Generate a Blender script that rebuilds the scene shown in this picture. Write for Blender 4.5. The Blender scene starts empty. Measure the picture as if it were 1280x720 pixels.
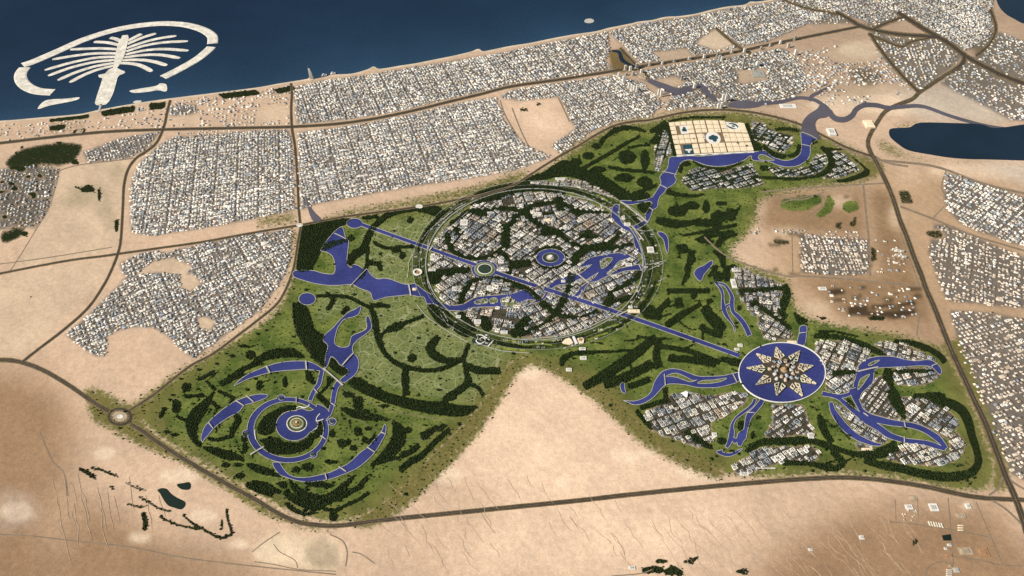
import bpy, math, random
import numpy as np
from mathutils import Vector
from mathutils.geometry import tessellate_polygon

random.seed(7)
RNG = np.random.default_rng(11)
R = math.radians
sc = bpy.context.scene
COL = sc.collection

# ------------------------------------------------------------------ camera, sky, sun, exposure
ALT = 10000.0                       # metres above the plain
PITCH = R(43.5)                     # view direction below the horizon
FPX = 1050.0                        # focal length in survey units (1280 wide)
Y0 = ALT / math.tan(PITCH)          # the plain's origin lies on the view axis
cam_d = bpy.data.cameras.new("Camera")
cam = bpy.data.objects.new("Camera", cam_d)
COL.objects.link(cam)
cam.location = (0, -Y0, ALT)
cam.rotation_euler = (R(90) - PITCH, 0, 0)
cam_d.sensor_width = 36.0
cam_d.lens = 36.0 * FPX / 1280.0
cam_d.clip_start = 10.0
cam_d.clip_end = 400000.0
sc.camera = cam

SUN_EL, SUN_AZ = R(36), R(252)      # azimuth clockwise from +Y: the sun stands in the west-south-west
world = bpy.data.worlds.new("World")
sc.world = world
world.use_nodes = True
wn = world.node_tree.nodes
wl = world.node_tree.links
sky = wn.new("ShaderNodeTexSky")
sky.sky_type = 'NISHITA'
sky.sun_disc = False
sky.sun_elevation = SUN_EL
sky.sun_rotation = SUN_AZ
wl.new(sky.outputs[0], wn["Background"].inputs[0])
wn["Background"].inputs[1].default_value = 0.05
sun_d = bpy.data.lights.new("sun", 'SUN')
sun_d.energy = 5.0
sun_d.angle = R(0.5)
sun_d.color = (1.0, 0.93, 0.82)
sun = bpy.data.objects.new("sun", sun_d)
COL.objects.link(sun)
dirv = Vector((math.sin(SUN_AZ) * math.cos(SUN_EL), math.cos(SUN_AZ) * math.cos(SUN_EL), math.sin(SUN_EL)))
sun.rotation_euler = dirv.to_track_quat('Z', 'Y').to_euler()
sun.location = (0, 0, 20000)
sc.view_settings.view_transform = 'Standard'
sc.view_settings.look = 'None'
sc.view_settings.exposure = 0.5
sc.view_settings.gamma = 1.0

# ------------------------------------------------------------------ survey plan -> plain
CP, SP = math.cos(PITCH), math.sin(PITCH)

def G(p):
    """survey plan coordinates -> metres on the plain (n,2)"""
    p = np.asarray(p, float).reshape(-1, 2)
    dx = (p[:, 0] - 640) / FPX
    q = (360 - p[:, 1]) / FPX
    dy = CP + q * SP
    dz = -SP + q * CP
    t = -ALT / dz
    return np.stack([dx * t, dy * t - Y0], 1)

def S(w):
    """metres on the plain -> survey plan coordinates"""
    w = np.asarray(w, float).reshape(-1, 2)
    x, y, z = w[:, 0], w[:, 1] + Y0, -ALT
    f = y * CP - z * SP
    u = y * SP + z * CP
    return np.stack([640 + FPX * x / f, 360 - FPX * u / f], 1)

def Z(ox, oy, k, pts):
    return [(ox + p[0] / k, oy + p[1] / k) for p in pts]

def smooth(pts, n=5, closed=False):
    P = np.asarray(pts, float)
    m = len(P)
    if m < 3:
        return P
    out = []
    segs = m if closed else m - 1
    for i in range(segs):
        if closed:
            a, b, c, d = P[(i - 1) % m], P[i], P[(i + 1) % m], P[(i + 2) % m]
        else:
            a, b, c, d = P[max(i - 1, 0)], P[i], P[i + 1], P[min(i + 2, m - 1)]
        for k in range(n):
            t = k / n
            out.append(0.5 * ((2 * b) + (c - a) * t + (2 * a - 5 * b + 4 * c - d) * t * t + (3 * b - a - 3 * c + d) * t ** 3))
    if not closed:
        out.append(P[-1])
    return np.array(out)

def sides(pts, w, n=5):
    """left and right edge of a band w wide along pts; w may be a list"""
    P = smooth(pts, n)
    m = len(P)
    if np.ndim(w) == 0:
        W = np.full(m, float(w))
    else:
        W = np.interp(np.linspace(0, 1, m), np.linspace(0, 1, len(w)), w)
    T = np.gradient(P, axis=0)
    T /= np.linalg.norm(T, axis=1)[:, None] + 1e-9
    N = np.stack([-T[:, 1], T[:, 0]], 1)
    return P + N * W[:, None] / 2, P - N * W[:, None] / 2

def band_poly(pts, w, n=5):
    a, b = sides(pts, w, n)
    return np.concatenate([a, b[::-1]])

def ell(cx, cy, rx, ry, n=40):
    a = np.linspace(0, 2 * np.pi, n, endpoint=False)
    return np.stack([cx + rx * np.cos(a), cy + ry * np.sin(a)], 1)

def inside(poly, x, y):
    P = np.asarray(poly, float)
    r = np.zeros(np.shape(x), bool)
    j = len(P) - 1
    for i in range(len(P)):
        xi, yi = P[i]
        xj, yj = P[j]
        if yi != yj:
            c = ((yi > y) != (yj > y)) & (x < (xj - xi) * (y - yi) / (yj - yi) + xi)
            r ^= c
        j = i
    return r

# land-cover raster in plan coordinates
STEP = 1.25
XS = np.arange(-220, 1500.1, STEP)
YS = np.arange(-110, 810.1, STEP)
NX, NY = len(XS), len(YS)
def layer():
    return np.zeros((NY, NX), np.float32)
def paint(arr, poly, v=1.0):
    P = np.asarray(poly, float)
    x0, y0 = P.min(0)
    x1, y1 = P.max(0)
    i0, i1 = np.searchsorted(XS, [x0, x1 + STEP])
    j0, j1 = np.searchsorted(YS, [y0, y1 + STEP])
    if i1 <= i0 or j1 <= j0:
        return
    gx, gy = np.meshgrid(XS[i0:i1], YS[j0:j1])
    m = inside(P, gx, gy)
    sub = arr[j0:j1, i0:i1]
    sub[m] = v
def blur(a, r, times=2):
    r = int(r)
    for _ in range(times):
        for ax in (0, 1):
            p = np.pad(a, [(r + 1, r) if k == ax else (0, 0) for k in (0, 1)], mode='edge')
            c = np.cumsum(p, axis=ax, dtype=np.float64)
            n = a.shape[ax]
            if ax == 0:
                a = ((c[2 * r + 1:2 * r + 1 + n] - c[:n]) / (2 * r + 1)).astype(np.float32)
            else:
                a = ((c[:, 2 * r + 1:2 * r + 1 + n] - c[:, :n]) / (2 * r + 1)).astype(np.float32)
    return a
def look(arr, s):
    i = np.clip(((s[:, 0] - XS[0]) / STEP + 0.5).astype(int), 0, NX - 1)
    j = np.clip(((s[:, 1] - YS[0]) / STEP + 0.5).astype(int), 0, NY - 1)
    return arr[j, i]

# ------------------------------------------------------------------ object helpers
def tag(o, label=None, cat=None, group=None, kind=None):
    if label: o['label'] = label
    if cat: o['category'] = cat
    if group: o['group'] = group
    if kind: o['kind'] = kind
    return o

def link(o, parent=None):
    COL.objects.link(o)
    if parent: o.parent = parent
    return o

def empty(name, loc, label, cat, group=None, rz=0.0):
    o = bpy.data.objects.new(name, None)
    o.location = loc
    o.rotation_euler = (0, 0, rz)
    link(o)
    return tag(o, label, cat, group)

def np_mesh(name, verts, faces, mat, col=None, fsize=4):
    """verts (n,3), faces (m,fsize) numpy; col (n,3) point tint"""
    me = bpy.data.meshes.new(name)
    verts = np.ascontiguousarray(verts, np.float32)
    faces = np.ascontiguousarray(faces, np.int32)
    me.vertices.add(len(verts))
    me.vertices.foreach_set("co", verts.ravel())
    me.loops.add(faces.size)
    me.loops.foreach_set("vertex_index", faces.ravel())
    me.polygons.add(len(faces))
    me.polygons.foreach_set("loop_start", np.arange(0, faces.size, fsize, dtype=np.int32))
    me.polygons.foreach_set("loop_total", np.full(len(faces), fsize, np.int32))
    if col is not None:
        a = me.attributes.new("tint", 'FLOAT_COLOR', 'POINT')
        c = np.ones((len(verts), 4), np.float32)
        c[:, :3] = col
        a.data.foreach_set("color", c.ravel())
    me.update(calc_edges=True)
    me.materials.append(mat)
    return me

class MB:
    """collects polygons for one mesh object"""
    def __init__(s):
        s.v, s.f = [], []
    def add(s, vs, fs):
        b = len(s.v)
        s.v += [tuple(map(float, q)) for q in vs]
        s.f += [tuple(b + i for i in f) for f in fs]
    def prism(s, poly, z0, z1, top_scale=1.0):
        """closed vertical prism over a world polygon (n,2)"""
        P = np.asarray(poly, float)
        a = np.sum(P[:, 0] * np.roll(P[:, 1], -1) - np.roll(P[:, 0], -1) * P[:, 1])
        if a < 0: P = P[::-1]
        n = len(P)
        c = P.mean(0)
        T = c + (P - c) * top_scale
        vs = [(x, y, z0) for x, y in P] + [(x, y, z1) for x, y in T]
        fs = [(i, (i + 1) % n, n + (i + 1) % n, n + i) for i in range(n)]
        tri = tessellate_polygon([[Vector((x, y, 0)) for x, y in T]])
        for t in tri:
            p = [T[i] for i in t]
            cr = (p[1][0] - p[0][0]) * (p[2][1] - p[0][1]) - (p[1][1] - p[0][1]) * (p[2][0] - p[0][0])
            fs.append(tuple(n + i for i in (t if cr > 0 else t[::-1])))
        s.add(vs, fs)
    def box(s, cx, cy, sx, sy, z0, z1, rz=0.0, ts=1.0):
        c, d = math.cos(rz), math.sin(rz)
        P = [(cx + c * x - d * y, cy + d * x + c * y) for x, y in ((-sx / 2, -sy / 2), (sx / 2, -sy / 2), (sx / 2, sy / 2), (-sx / 2, sy / 2))]
        s.prism(P, z0, z1, ts)
    def cyl(s, cx, cy, r0, r1, z0, z1, n=24):
        a = np.linspace(0, 2 * np.pi, n, endpoint=False)
        vs = [(cx + r0 * math.cos(t), cy + r0 * math.sin(t), z0) for t in a] + [(cx + r1 * math.cos(t), cy + r1 * math.sin(t), z1) for t in a]
        s.add(vs, [(i, (i + 1) % n, n + (i + 1) % n, n + i) for i in range(n)] + [tuple(range(n, 2 * n))])
    def ring(s, cx, cy, ri, ro, z0, z1, n=40, a0=0.0, a1=2 * math.pi):
        full = abs(a1 - a0 - 2 * math.pi) < 1e-6
        a = np.linspace(a0, a1, n, endpoint=not full)
        m = len(a)
        vs = []
        for t in a:
            c, d = math.cos(t), math.sin(t)
            vs += [(cx + ri * c, cy + ri * d, z0), (cx + ro * c, cy + ro * d, z0), (cx + ro * c, cy + ro * d, z1), (cx + ri * c, cy + ri * d, z1)]
        fs = []
        for i in range(m if full else m - 1):
            p, q = 4 * i, 4 * ((i + 1) % m)
            fs += [(p + 1, q + 1, q + 2, p + 2), (p + 2, q + 2, q + 3, p + 3), (p + 3, q + 3, q, p)]
        if not full:
            fs += [(0, 1, 2, 3), (4 * m - 4, 4 * m - 1, 4 * m - 2, 4 * m - 3)]
        s.add(vs, fs)
    def sheet(s, poly, z):
        P = np.asarray(poly, float)
        tri = tessellate_polygon([[Vector((x, y, 0)) for x, y in P]])
        fs = []
        for t in tri:
            p = [P[i] for i in t]
            cr = (p[1][0] - p[0][0]) * (p[2][1] - p[0][1]) - (p[1][1] - p[0][1]) * (p[2][0] - p[0][0])
            fs.append(tuple(t if cr > 0 else t[::-1]))
        s.add([(x, y, z) for x, y in P], fs)
    def strip(s, a, b, z):
        """flat band between two world edges (n,2)"""
        n = len(a)
        s.add([(x, y, z) for x, y in a] + [(x, y, z) for x, y in b], [(i, n + i, n + i + 1, i + 1) for i in range(n - 1)])
    def bank(s, a, b, z0, z1):
        """raised band with sloping sides between two world edges"""
        n = len(a)
        a, b = np.asarray(a), np.asarray(b)
        ai, bi = a + (b - a) * 0.12, b + (a - b) * 0.12
        vs = [(x, y, z0) for x, y in a] + [(x, y, z1) for x, y in ai] + [(x, y, z1) for x, y in bi] + [(x, y, z0) for x, y in b]
        fs = []
        for k in range(3):
            fs += [(k * n + i, (k + 1) * n + i, (k + 1) * n + i + 1, k * n + i + 1) for i in range(n - 1)]
        fs += [(0, n, 2 * n, 3 * n), (n - 1, 4 * n - 1, 3 * n - 1, 2 * n - 1)]
        s.add(vs, fs)
    def build(s, name, mat, parent=None, origin=None):
        me = bpy.data.meshes.new(name)
        v = s.v
        if origin is not None:
            v = [(x - origin[0], y - origin[1], z - origin[2]) for x, y, z in v]
        me.from_pydata(v, [], s.f)
        me.update()
        me.materials.append(mat)
        o = bpy.data.objects.new(name, me)
        if origin is not None and parent is None:
            o.location = origin
        return link(o, parent)

# ------------------------------------------------------------------ materials
def new_mat(name):
    m = bpy.data.materials.new(name)
    m.use_nodes = True
    nt = m.node_tree
    b = nt.nodes["Principled BSDF"]
    b.inputs["Roughness"].default_value = 0.85
    b.inputs["Specular IOR Level"].default_value = 0.25
    return m, nt, b

class NT:
    def __init__(s, nt): s.nt = nt
    def n(s, t, **kw):
        nd = s.nt.nodes.new(t)
        for k, v in kw.items(): setattr(nd, k, v)
        return nd
    def put(s, sock, v):
        if isinstance(v, bpy.types.NodeSocket): s.nt.links.new(v, sock)
        else: sock.default_value = v
    def noise(s, scale, detail=4.0, rough=0.55, vec=None):
        nd = s.n("ShaderNodeTexNoise")
        nd.inputs["Scale"].default_value = scale
        nd.inputs["Detail"].default_value = detail
        nd.inputs["Roughness"].default_value = rough
        s.put(nd.inputs["Vector"], vec if vec is not None else s.pos())
        return nd.outputs["Fac"]
    def pos(s):
        if not hasattr(s, '_p'): s._p = s.n("ShaderNodeNewGeometry")
        return s._p.outputs["Position"]
    def attr(s, name, fac=False):
        nd = s.n("ShaderNodeAttribute", attribute_name=name)
        return nd.outputs["Fac" if fac else "Color"]
    def math(s, op, a, b=0.0, clamp=False):
        nd = s.n("ShaderNodeMath", operation=op, use_clamp=clamp)
        s.put(nd.inputs[0], a); s.put(nd.inputs[1], b)
        return nd.outputs[0]
    def mix(s, fac, a, b, mode='MIX'):
        nd = s.n("ShaderNodeMix", data_type='RGBA', blend_type=mode)
        s.put(nd.inputs[0], fac); s.put(nd.inputs[6], a if isinstance(a, bpy.types.NodeSocket) else (*a, 1)); s.put(nd.inputs[7], b if isinstance(b, bpy.types.NodeSocket) else (*b, 1))
        return nd.outputs[2]
    def ramp(s, fac, lo, hi, a=0.0, b=1.0):
        nd = s.n("ShaderNodeMapRange", clamp=True)
        s.put(nd.inputs[0], fac)
        for i, v in enumerate((lo, hi, a, b)): s.put(nd.inputs[1 + i], v)
        return nd.outputs[0]
    def grey(s, v):
        nd = s.n("ShaderNodeCombineColor")
        for i in range(3): s.put(nd.inputs[i], v)
        return nd.outputs[0]

def plain(name, c, var=0.25, scale=0.01, rough=0.85, scale2=None):
    m, nt, b = new_mat(name)
    t = NT(nt)
    f = t.ramp(t.noise(scale, 5), 0.3, 0.7, 1 - var, 1 + var)
    if scale2:
        f = t.math('MULTIPLY', f, t.ramp(t.noise(scale2, 3), 0.3, 0.7, 1 - var, 1 + var))
    t.put(b.inputs["Base Color"], t.mix(1.0, c, t.grey(f), 'MULTIPLY'))
    b.inputs["Roughness"].default_value = rough
    return m

def water(name, c, rough=0.35, var=0.18, spec=0.3):
    m, nt, b = new_mat(name)
    t = NT(nt)
    f = t.ramp(t.noise(0.0011, 6), 0.3, 0.7, 1 - var, 1 + var)
    f = t.math('MULTIPLY', f, t.ramp(t.noise(0.02, 3), 0.3, 0.7, 1 - var * 0.5, 1 + var * 0.5))
    t.put(b.inputs["Base Color"], t.mix(1.0, c, t.grey(f), 'MULTIPLY'))
    b.inputs["Roughness"].default_value = rough
    b.inputs["Specular IOR Level"].default_value = spec
    bp = t.n("ShaderNodeBump")
    bp.inputs["Strength"].default_value = 0.15
    bp.inputs["Distance"].default_value = 3.0
    t.put(bp.inputs["Height"], t.noise(0.03, 4))
    t.put(b.inputs["Normal"], bp.outputs[0])
    return m

M = {}
M['canal'] = water('canal_water', (0.034, 0.041, 0.150), 0.28, 0.3)
M['grey_canal'] = water('creek_water', (0.085, 0.078, 0.092), 0.4)
M['lake'] = water('lake_water', (0.008, 0.018, 0.030), 0.35)
M['road'] = plain('asphalt', (0.046, 0.036, 0.026), 0.25, 0.02)
M['verge'] = plain('dry_verge', (0.135, 0.100, 0.050), 0.4, 0.006, scale2=0.03)
M['track'] = plain('dirt_track', (0.19, 0.145, 0.10), 0.2, 0.01)
M['path'] = plain('pale_paving', (0.40, 0.38, 0.34), 0.2, 0.01)
M['ringroad'] = plain('grey_paving', (0.26, 0.26, 0.23), 0.2, 0.01)
M['white'] = plain('white_render', (0.62, 0.60, 0.55), 0.08, 0.02)
M['beach'] = plain('beach_sand', (0.50, 0.41, 0.30), 0.2, 0.004)
M['island_sand'] = plain('island_sand', (0.58, 0.545, 0.47), 0.26, 0.006, scale2=0.03)
M['cream'] = plain('cream_stone', (0.68, 0.57, 0.40), 0.07, 0.01)
M['plaza'] = plain('brown_paving', (0.17, 0.115, 0.065), 0.2, 0.01)
M['brown'] = plain('brown_roof', (0.30, 0.17, 0.09), 0.15, 0.02)
M['dark_green'] = plain('clipped_hedge', (0.018, 0.035, 0.022), 0.4, 0.03)
M['teal'] = plain('teal_pool', (0.02, 0.06, 0.075), 0.2, 0.02, rough=0.3)
M['tan'] = plain('tan_paving', (0.33, 0.26, 0.18), 0.25, 0.02)
M['ochre'] = plain('ochre_roof', (0.30, 0.17, 0.075), 0.15, 0.05)

m, nt, b = new_mat('sea_water'); t = NT(nt)
sh = t.attr('shallow', True)
f = t.ramp(t.noise(0.0003, 6), 0.3, 0.7, 0.82, 1.2)
f = t.math('MULTIPLY', f, t.ramp(t.noise(0.012, 4), 0.3, 0.7, 0.9, 1.12))
c = t.mix(sh, (0.0038, 0.0125, 0.032), (0.018, 0.046, 0.084))
t.put(b.inputs["Base Color"], t.mix(1.0, c, t.grey(f), 'MULTIPLY'))
b.inputs["Roughness"].default_value = 0.55
b.inputs["Specular IOR Level"].default_value = 0.12
M['sea'] = m

# turf on islands and lawns laid as sheets
m, nt, b = new_mat('turf'); t = NT(nt)
g = t.mix(t.ramp(t.noise(0.004, 5), 0.35, 0.65), (0.095, 0.125, 0.030), (0.165, 0.180, 0.060))
g = t.mix(t.ramp(t.noise(0.03, 3), 0.45, 0.7), g, (0.040, 0.055, 0.018))
t.put(b.inputs["Base Color"], g)
M['turf'] = m

# foliage: each crown carries its own tint
m, nt, b = new_mat('foliage'); t = NT(nt)
f = t.ramp(t.noise(0.15, 3), 0.3, 0.7, 0.55, 1.45)
t.put(b.inputs["Base Color"], t.mix(1.0, t.attr('tint'), t.grey(f), 'MULTIPLY'))
b.inputs["Specular IOR Level"].default_value = 0.1
M['foliage'] = m
M['dark_pond'] = water('pond_water', (0.010, 0.019, 0.012), 0.4)
M['star_stone'] = plain('weathered_stone', (0.60, 0.535, 0.40), 0.15, 0.02)
M['star_base'] = plain('dark_brown_paving', (0.055, 0.040, 0.026), 0.3, 0.01)
M['trunk'] = plain('bark', (0.10, 0.07, 0.045), 0.2, 0.1)

# buildings: tinted render, windows in bands on the walls, dusty roofs
m, nt, b = new_mat('building_render'); t = NT(nt)
tint = t.attr('tint')
geo = t.n("ShaderNodeNewGeometry")
sx = t.n("ShaderNodeSeparateXYZ"); t.put(sx.inputs[0], geo.outputs["Normal"])
px = t.n("ShaderNodeSeparateXYZ"); t.put(px.inputs[0], geo.outputs["Position"])
wall = t.math('LESS_THAN', t.math('ABSOLUTE', sx.outputs[2]), 0.5)
fr = t.math('FRACT', t.math('DIVIDE', px.outputs[2], 3.6))
win = t.math('MULTIPLY', t.math('LESS_THAN', fr, 0.42), wall)
hz = t.math('FRACT', t.math('DIVIDE', t.math('ADD', px.outputs[0], px.outputs[1]), 4.1))
win = t.math('MULTIPLY', win, t.math('LESS_THAN', hz, 0.55))
roofc = t.mix(1.0, tint, t.grey(t.ramp(t.noise(0.05, 4), 0.3, 0.7, 0.75, 1.15)), 'MULTIPLY')
t.put(b.inputs["Base Color"], t.mix(win, roofc, (0.06, 0.07, 0.085)))
b.inputs["Roughness"].default_value = 0.7
M['building'] = m

# ================================================================== PLAN DATA
# ---- coast (land/sea edge), west to east
COAST = [(-900, 330), (-400, 235), (-200, 193), (-80, 167), (-30, 157), (0, 152), (15, 151), (48, 148), (95, 144), (112, 141), (125, 138), (170, 130), (212, 124), (260, 118), (320, 110.5),
         (345, 106), (370, 102), (385, 99.5), (400, 97), (420, 94), (440, 93), (460, 87.5), (467, 84), (475, 87), (500, 83), (520, 80), (545, 75), (570, 70),
         (590, 65), (598, 62), (604, 65), (620, 62), (640, 58), (660, 55), (680, 51), (700, 47), (720, 43.5), (745, 40), (760, 36), (775, 33), (790, 30), (798, 28),
         (815, 26), (832, 22), (850, 21), (870, 18), (890, 13), (910, 9), (930, 7), (938, 3), (945, 3), (960, 1), (990, -6), (1040, -18), (1100, -34), (1250, -75), (1500, -140), (2200, -300)]

# ---- canals and lakes of the gardens: (closed outline | (centre line, width))
WP = []          # (outline in plan coordinates, material key, name)
def wp(poly, mk='canal', name='canal', sm=3):
    WP.append((smooth(poly, sm, True) if sm else np.asarray(poly, float), mk, name))
def wl_(pts, w, mk='canal', name='canal', n=5):
    WP.append((band_poly(pts, w, n), mk, name))

wp([(426, 284), (429, 286), (432, 297), (436, 302), (435, 312), (434, 322), (434, 330), (439, 335), (441, 331), (447, 332), (454, 336), (459, 337), (464, 344), (472, 349), (480, 348), (490, 350),
    (500, 354), (510, 356), (519, 355), (531, 364), (537, 367), (546, 375), (554, 379), (562, 381.5), (571, 382), (580, 380), (587, 376), (595, 372), (609, 370), (625, 369), (641, 367), (650, 364),
    (656, 362), (663, 366), (669, 375), (659, 375), (650, 379), (640, 383), (632, 386), (626, 385), (621, 384), (607, 384), (591, 385), (580, 389), (575, 389), (559, 388), (550, 384), (542, 380), (534, 380), (530, 372), (522, 371),
    (512, 369), (500, 370), (482, 372), (467, 376), (463, 366), (450, 361), (440, 356), (425, 357), (410, 357), (395, 355), (380, 351), (367, 346), (369, 338.5), (390, 338.5),
    (397, 340), (404, 342), (415, 343), (418, 341), (419, 335), (417.5, 325), (414, 319), (407, 315), (401, 314), (403, 309), (410, 299), (419, 289)], name='lake')
wp([(636, 389), (641, 391.5), (650, 387.5), (660, 381.5), (671, 375), (677, 374), (682, 366), (684, 361), (690, 353), (700, 348), (712, 345), (720, 344), (730, 339), (738, 332), (748, 328), (762, 325), (775, 319), (785, 318),
    (789, 322), (783, 324), (770, 327), (764, 331), (757, 336), (748, 341), (738, 347), (733, 350), (728, 349), (718, 353), (706, 356), (697, 357), (690, 361), (686, 366), (681, 374), (674, 377.5), (665, 380), (652, 384.5), (644, 389)], name='lake')
wp([(713, 374), (718, 375.5), (724, 370), (730, 362), (737, 354), (746, 352), (758, 346), (770, 343), (782, 339), (797, 338), (803, 338), (801, 331), (794, 331.5), (783, 334), (775, 336), (765, 340), (758, 343), (750, 345), (740, 350), (730, 356), (722, 364)])
wp(Z(640, 300, 8, [(680, 260), (740, 210), (800, 175), (870, 160), (960, 145), (1060, 130), (1140, 145), (1170, 165), (1130, 200), (1060, 250), (1000, 300), (940, 350), (880, 385), (820, 410), (780, 425), (830, 370), (870, 310), (870, 240), (820, 245), (760, 260), (700, 275)]), name='lake')
wl_([(452, 281), (520, 305), (596, 332)], 4.6, n=2)
wl_([(620, 341), (640, 348), (671, 358)], 5.0, n=2)
wl_([(680, 361), (760, 387), (840, 415), (924, 445)], 5.4, n=2)
WP.append((ell(443.3, 279.5, 10, 6.2), 'canal', 'pond'))
WP.append((ell(384, 374, 10.5, 7.6), 'canal', 'pond'))
WP.append((ell(606, 337, 16.5, 11.5), 'canal', 'pond'))
WP.append((ell(688, 322.5, 18, 11), 'canal', 'pond'))
A = lambda p: Z(320, 360, 4, p)
wp(A([(525, 90), (515, 130), (490, 145), (440, 160), (412, 195), (400, 230), (393, 270), (405, 290), (435, 298), (465, 290), (475, 250), (490, 235), (540, 215), (555, 195), (550, 160), (560, 140), (575, 170), (576, 205), (545, 235),
      (510, 260), (485, 290), (485, 320), (508, 350), (515, 385), (500, 430), (470, 455), (440, 475), (420, 460), (460, 427), (455, 405), (420, 385), (400, 360), (375, 345), (360, 385), (345, 402), (348, 340), (360, 290), (337, 265), (345, 235),
      (385, 200), (420, 160), (460, 125), (500, 105)]), name='lake')
wl_(Z(300, 440, 8, [(822, 185), (805, 260), (790, 320), (750, 380), (715, 450), (700, 490)]), [5.2, 5.6, 5.4, 5.4])
wl_(Z(300, 440, 8, [(1000, 300), (962, 350), (940, 430), (925, 530), (890, 640)]), [7.5, 6.5, 6, 4])
wp([(292.5, 483), (299, 476), (311, 467.5), (324, 462), (332, 458.7), (346, 454.4), (362, 452), (381, 451.8), (390, 453.7), (399, 458.5), (405, 463.5), (400, 464), (392.5, 463), (382, 462), (370, 462.7), (356, 463.7), (344, 465), (336, 466.5), (325, 469.5), (312, 473.5), (300, 479)])
wp([(335.5, 494.4), (327, 493), (318, 494), (305, 497.5), (294, 502), (280, 511), (272, 517.5), (265, 523.5), (257, 532.5), (253, 541), (251.5, 549), (253.5, 553), (256, 549), (260, 545), (267.5, 535.5), (277.5, 527.5), (287, 521.5), (299, 515), (305, 507.5), (317, 503.8), (330, 499)])
B = lambda p: Z(400, 500, 8, p)
D = lambda p: Z(300, 570, 8, p)
wp(B([(642, 250), (615, 320), (560, 380), (480, 470), (400, 530)]) + D([(1160, 10), (1080, 80), (1000, 120), (920, 160), (850, 180), (740, 205), (640, 218), (550, 213), (480, 180), (420, 110), (395, 70), (330, 70), (350, 130), (400, 190), (460, 215), (520, 235), (600, 255), (700, 262), (800, 250), (900, 235), (1000, 200), (1100, 160), (1180, 120), (1280, 40)]) + B([(560, 510), (620, 410), (655, 340), (660, 260)]))
RING_C = (360.0, 538.0)
# ring canal as an outline with a hole is laid as a band
WBAND = [(ell(360, 538, 51, 41, 72), ell(361, 537.5, 43.5, 35, 72))]
WP.append((ell(367.3, 532.5, 22.2, 18.8), 'canal', 'lake'))
wp(Z(300, 500, 8, [(560, 110), (620, 90), (690, 112), (760, 85), (770, 45), (850, 75), (905, 140), (860, 210), (850, 280), (835, 210), (770, 215), (785, 255), (740, 300), (700, 320), (660, 240), (620, 160)]), name='lake')
for c in ((351.5, 498.5), (308.5, 542.5), (415, 527.5), (391, 568.5)):
    WP.append((ell(c[0], c[1], 5.6, 4.6, 20), 'canal', 'pond'))
# river by the plaza
wp(Z(800, 130, 8, [(300, 535), (400, 530), (500, 521), (600, 525), (700, 517), (850, 505), (1000, 494), (1100, 490), (1240, 468), (1215, 505), (1180, 548), (1150, 545), (1100, 522), (1050, 560), (950, 600), (850, 622), (750, 627), (650, 612), (570, 582), (500, 562), (440, 572), (400, 602), (380, 650), (350, 712)])
   + Z(760, 220, 8, [(665, 0), (682, 45), (650, 92), (590, 127), (560, 170), (520, 210), (500, 260), (495, 310), (445, 352), (430, 400), (410, 440), (380, 482), (320, 522), (280, 535), (258, 505), (320, 470), (375, 430), (370, 390), (415, 320), (440, 275), (400, 256), (300, 278), (200, 290), (120, 250), (220, 251), (320, 251), (400, 232), (440, 212), (460, 188), (520, 95), (528, 60), (520, 5)])
   + Z(800, 130, 8, [(270, 650), (282, 600)]), name='river')
wp(Z(760, 220, 8, [(60, 290), (110, 300), (108, 380), (130, 450), (165, 492), (250, 540), (300, 610), (312, 652), (262, 672), (250, 610), (210, 560), (150, 530), (100, 490), (50, 440), (30, 380)]))
wp(Z(760, 300, 8, [(262, 30), (312, 10), (345, 110), (365, 180), (372, 260), (365, 320), (335, 310), (345, 240), (335, 160), (290, 110)]))
wp(Z(940, 140, 8, [(0, 425), (60, 408), (120, 388), (150, 410), (210, 455), (260, 472), (330, 490), (420, 470), (478, 422), (495, 350), (490, 270), (500, 205), (645, 272), (602, 310), (580, 350), (582, 420), (542, 492), (452, 542), (350, 552), (250, 532), (180, 502), (60, 492), (0, 480)]), name='river')
E1 = lambda p: Z(960, 0, 4, p)
wp(E1([(168, 665), (168, 640), (172, 610), (200, 575), (245, 545), (262, 520), (285, 520), (310, 545), (318, 565), (290, 588), (252, 595), (236, 620), (245, 660), (262, 700)]), 'grey_canal', 'creek')
wl_(E1([(305, 555), (320, 580), (345, 596), (385, 598), (420, 578), (440, 548), (480, 527), (540, 527), (600, 540), (660, 535), (740, 530), (800, 540), (900, 577), (1000, 607), (1100, 632), (1190, 645)]), [7, 7, 6, 5, 4, 4], 'grey_canal', 'creek')
wl_(E1([(280, 530), (230, 500), (150, 490), (60, 512), (-20, 515), (-70, 525)]), [5, 4, 4, 5], 'grey_canal', 'creek')
wl_(E1([(205, 505), (220, 480), (260, 460), (315, 428)]), [5, 4, 2], 'grey_canal', 'creek')
wp(Z(860, 60, 8, [(400, 585), (430, 550), (520, 520), (620, 530), (700, 545), (760, 520), (760, 560), (700, 590), (600, 605), (500, 605)]), 'grey_canal', 'creek')
wl_(Z(640, 0, 4, [(680, 400), (760, 435), (830, 460), (890, 445), (940, 430), (985, 470), (1020, 505)]), [5, 9, 9, 6, 8, 4], 'grey_canal', 'creek')
wl_(Z(640, 0, 4, [(500, 255), (535, 262), (550, 300), (590, 325), (640, 345)]), [2, 4, 5, 3, 2], 'lake', 'creek')
wp([(382, 246), (386, 246), (389.5, 261), (402, 275), (392, 277), (386, 265)], 'grey_canal', 'creek')
wp([(1111, 165), (1114, 161), (1126, 160), (1138, 159), (1150, 153.5), (1190, 154), (1225, 155.5), (1240, 160), (1258, 159), (1290, 155), (1330, 158), (1330, 202), (1285, 201), (1235, 199.5), (1210, 199), (1185, 197), (1160, 193), (1135, 188), (1122, 180), (1113, 172)], 'lake', 'lake')
wp([(1243, -12), (1247, 5), (1255, 16), (1268, 24), (1285, 30), (1320, 20), (1320, -40), (1240, -40)], 'lake', 'creek')
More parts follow.
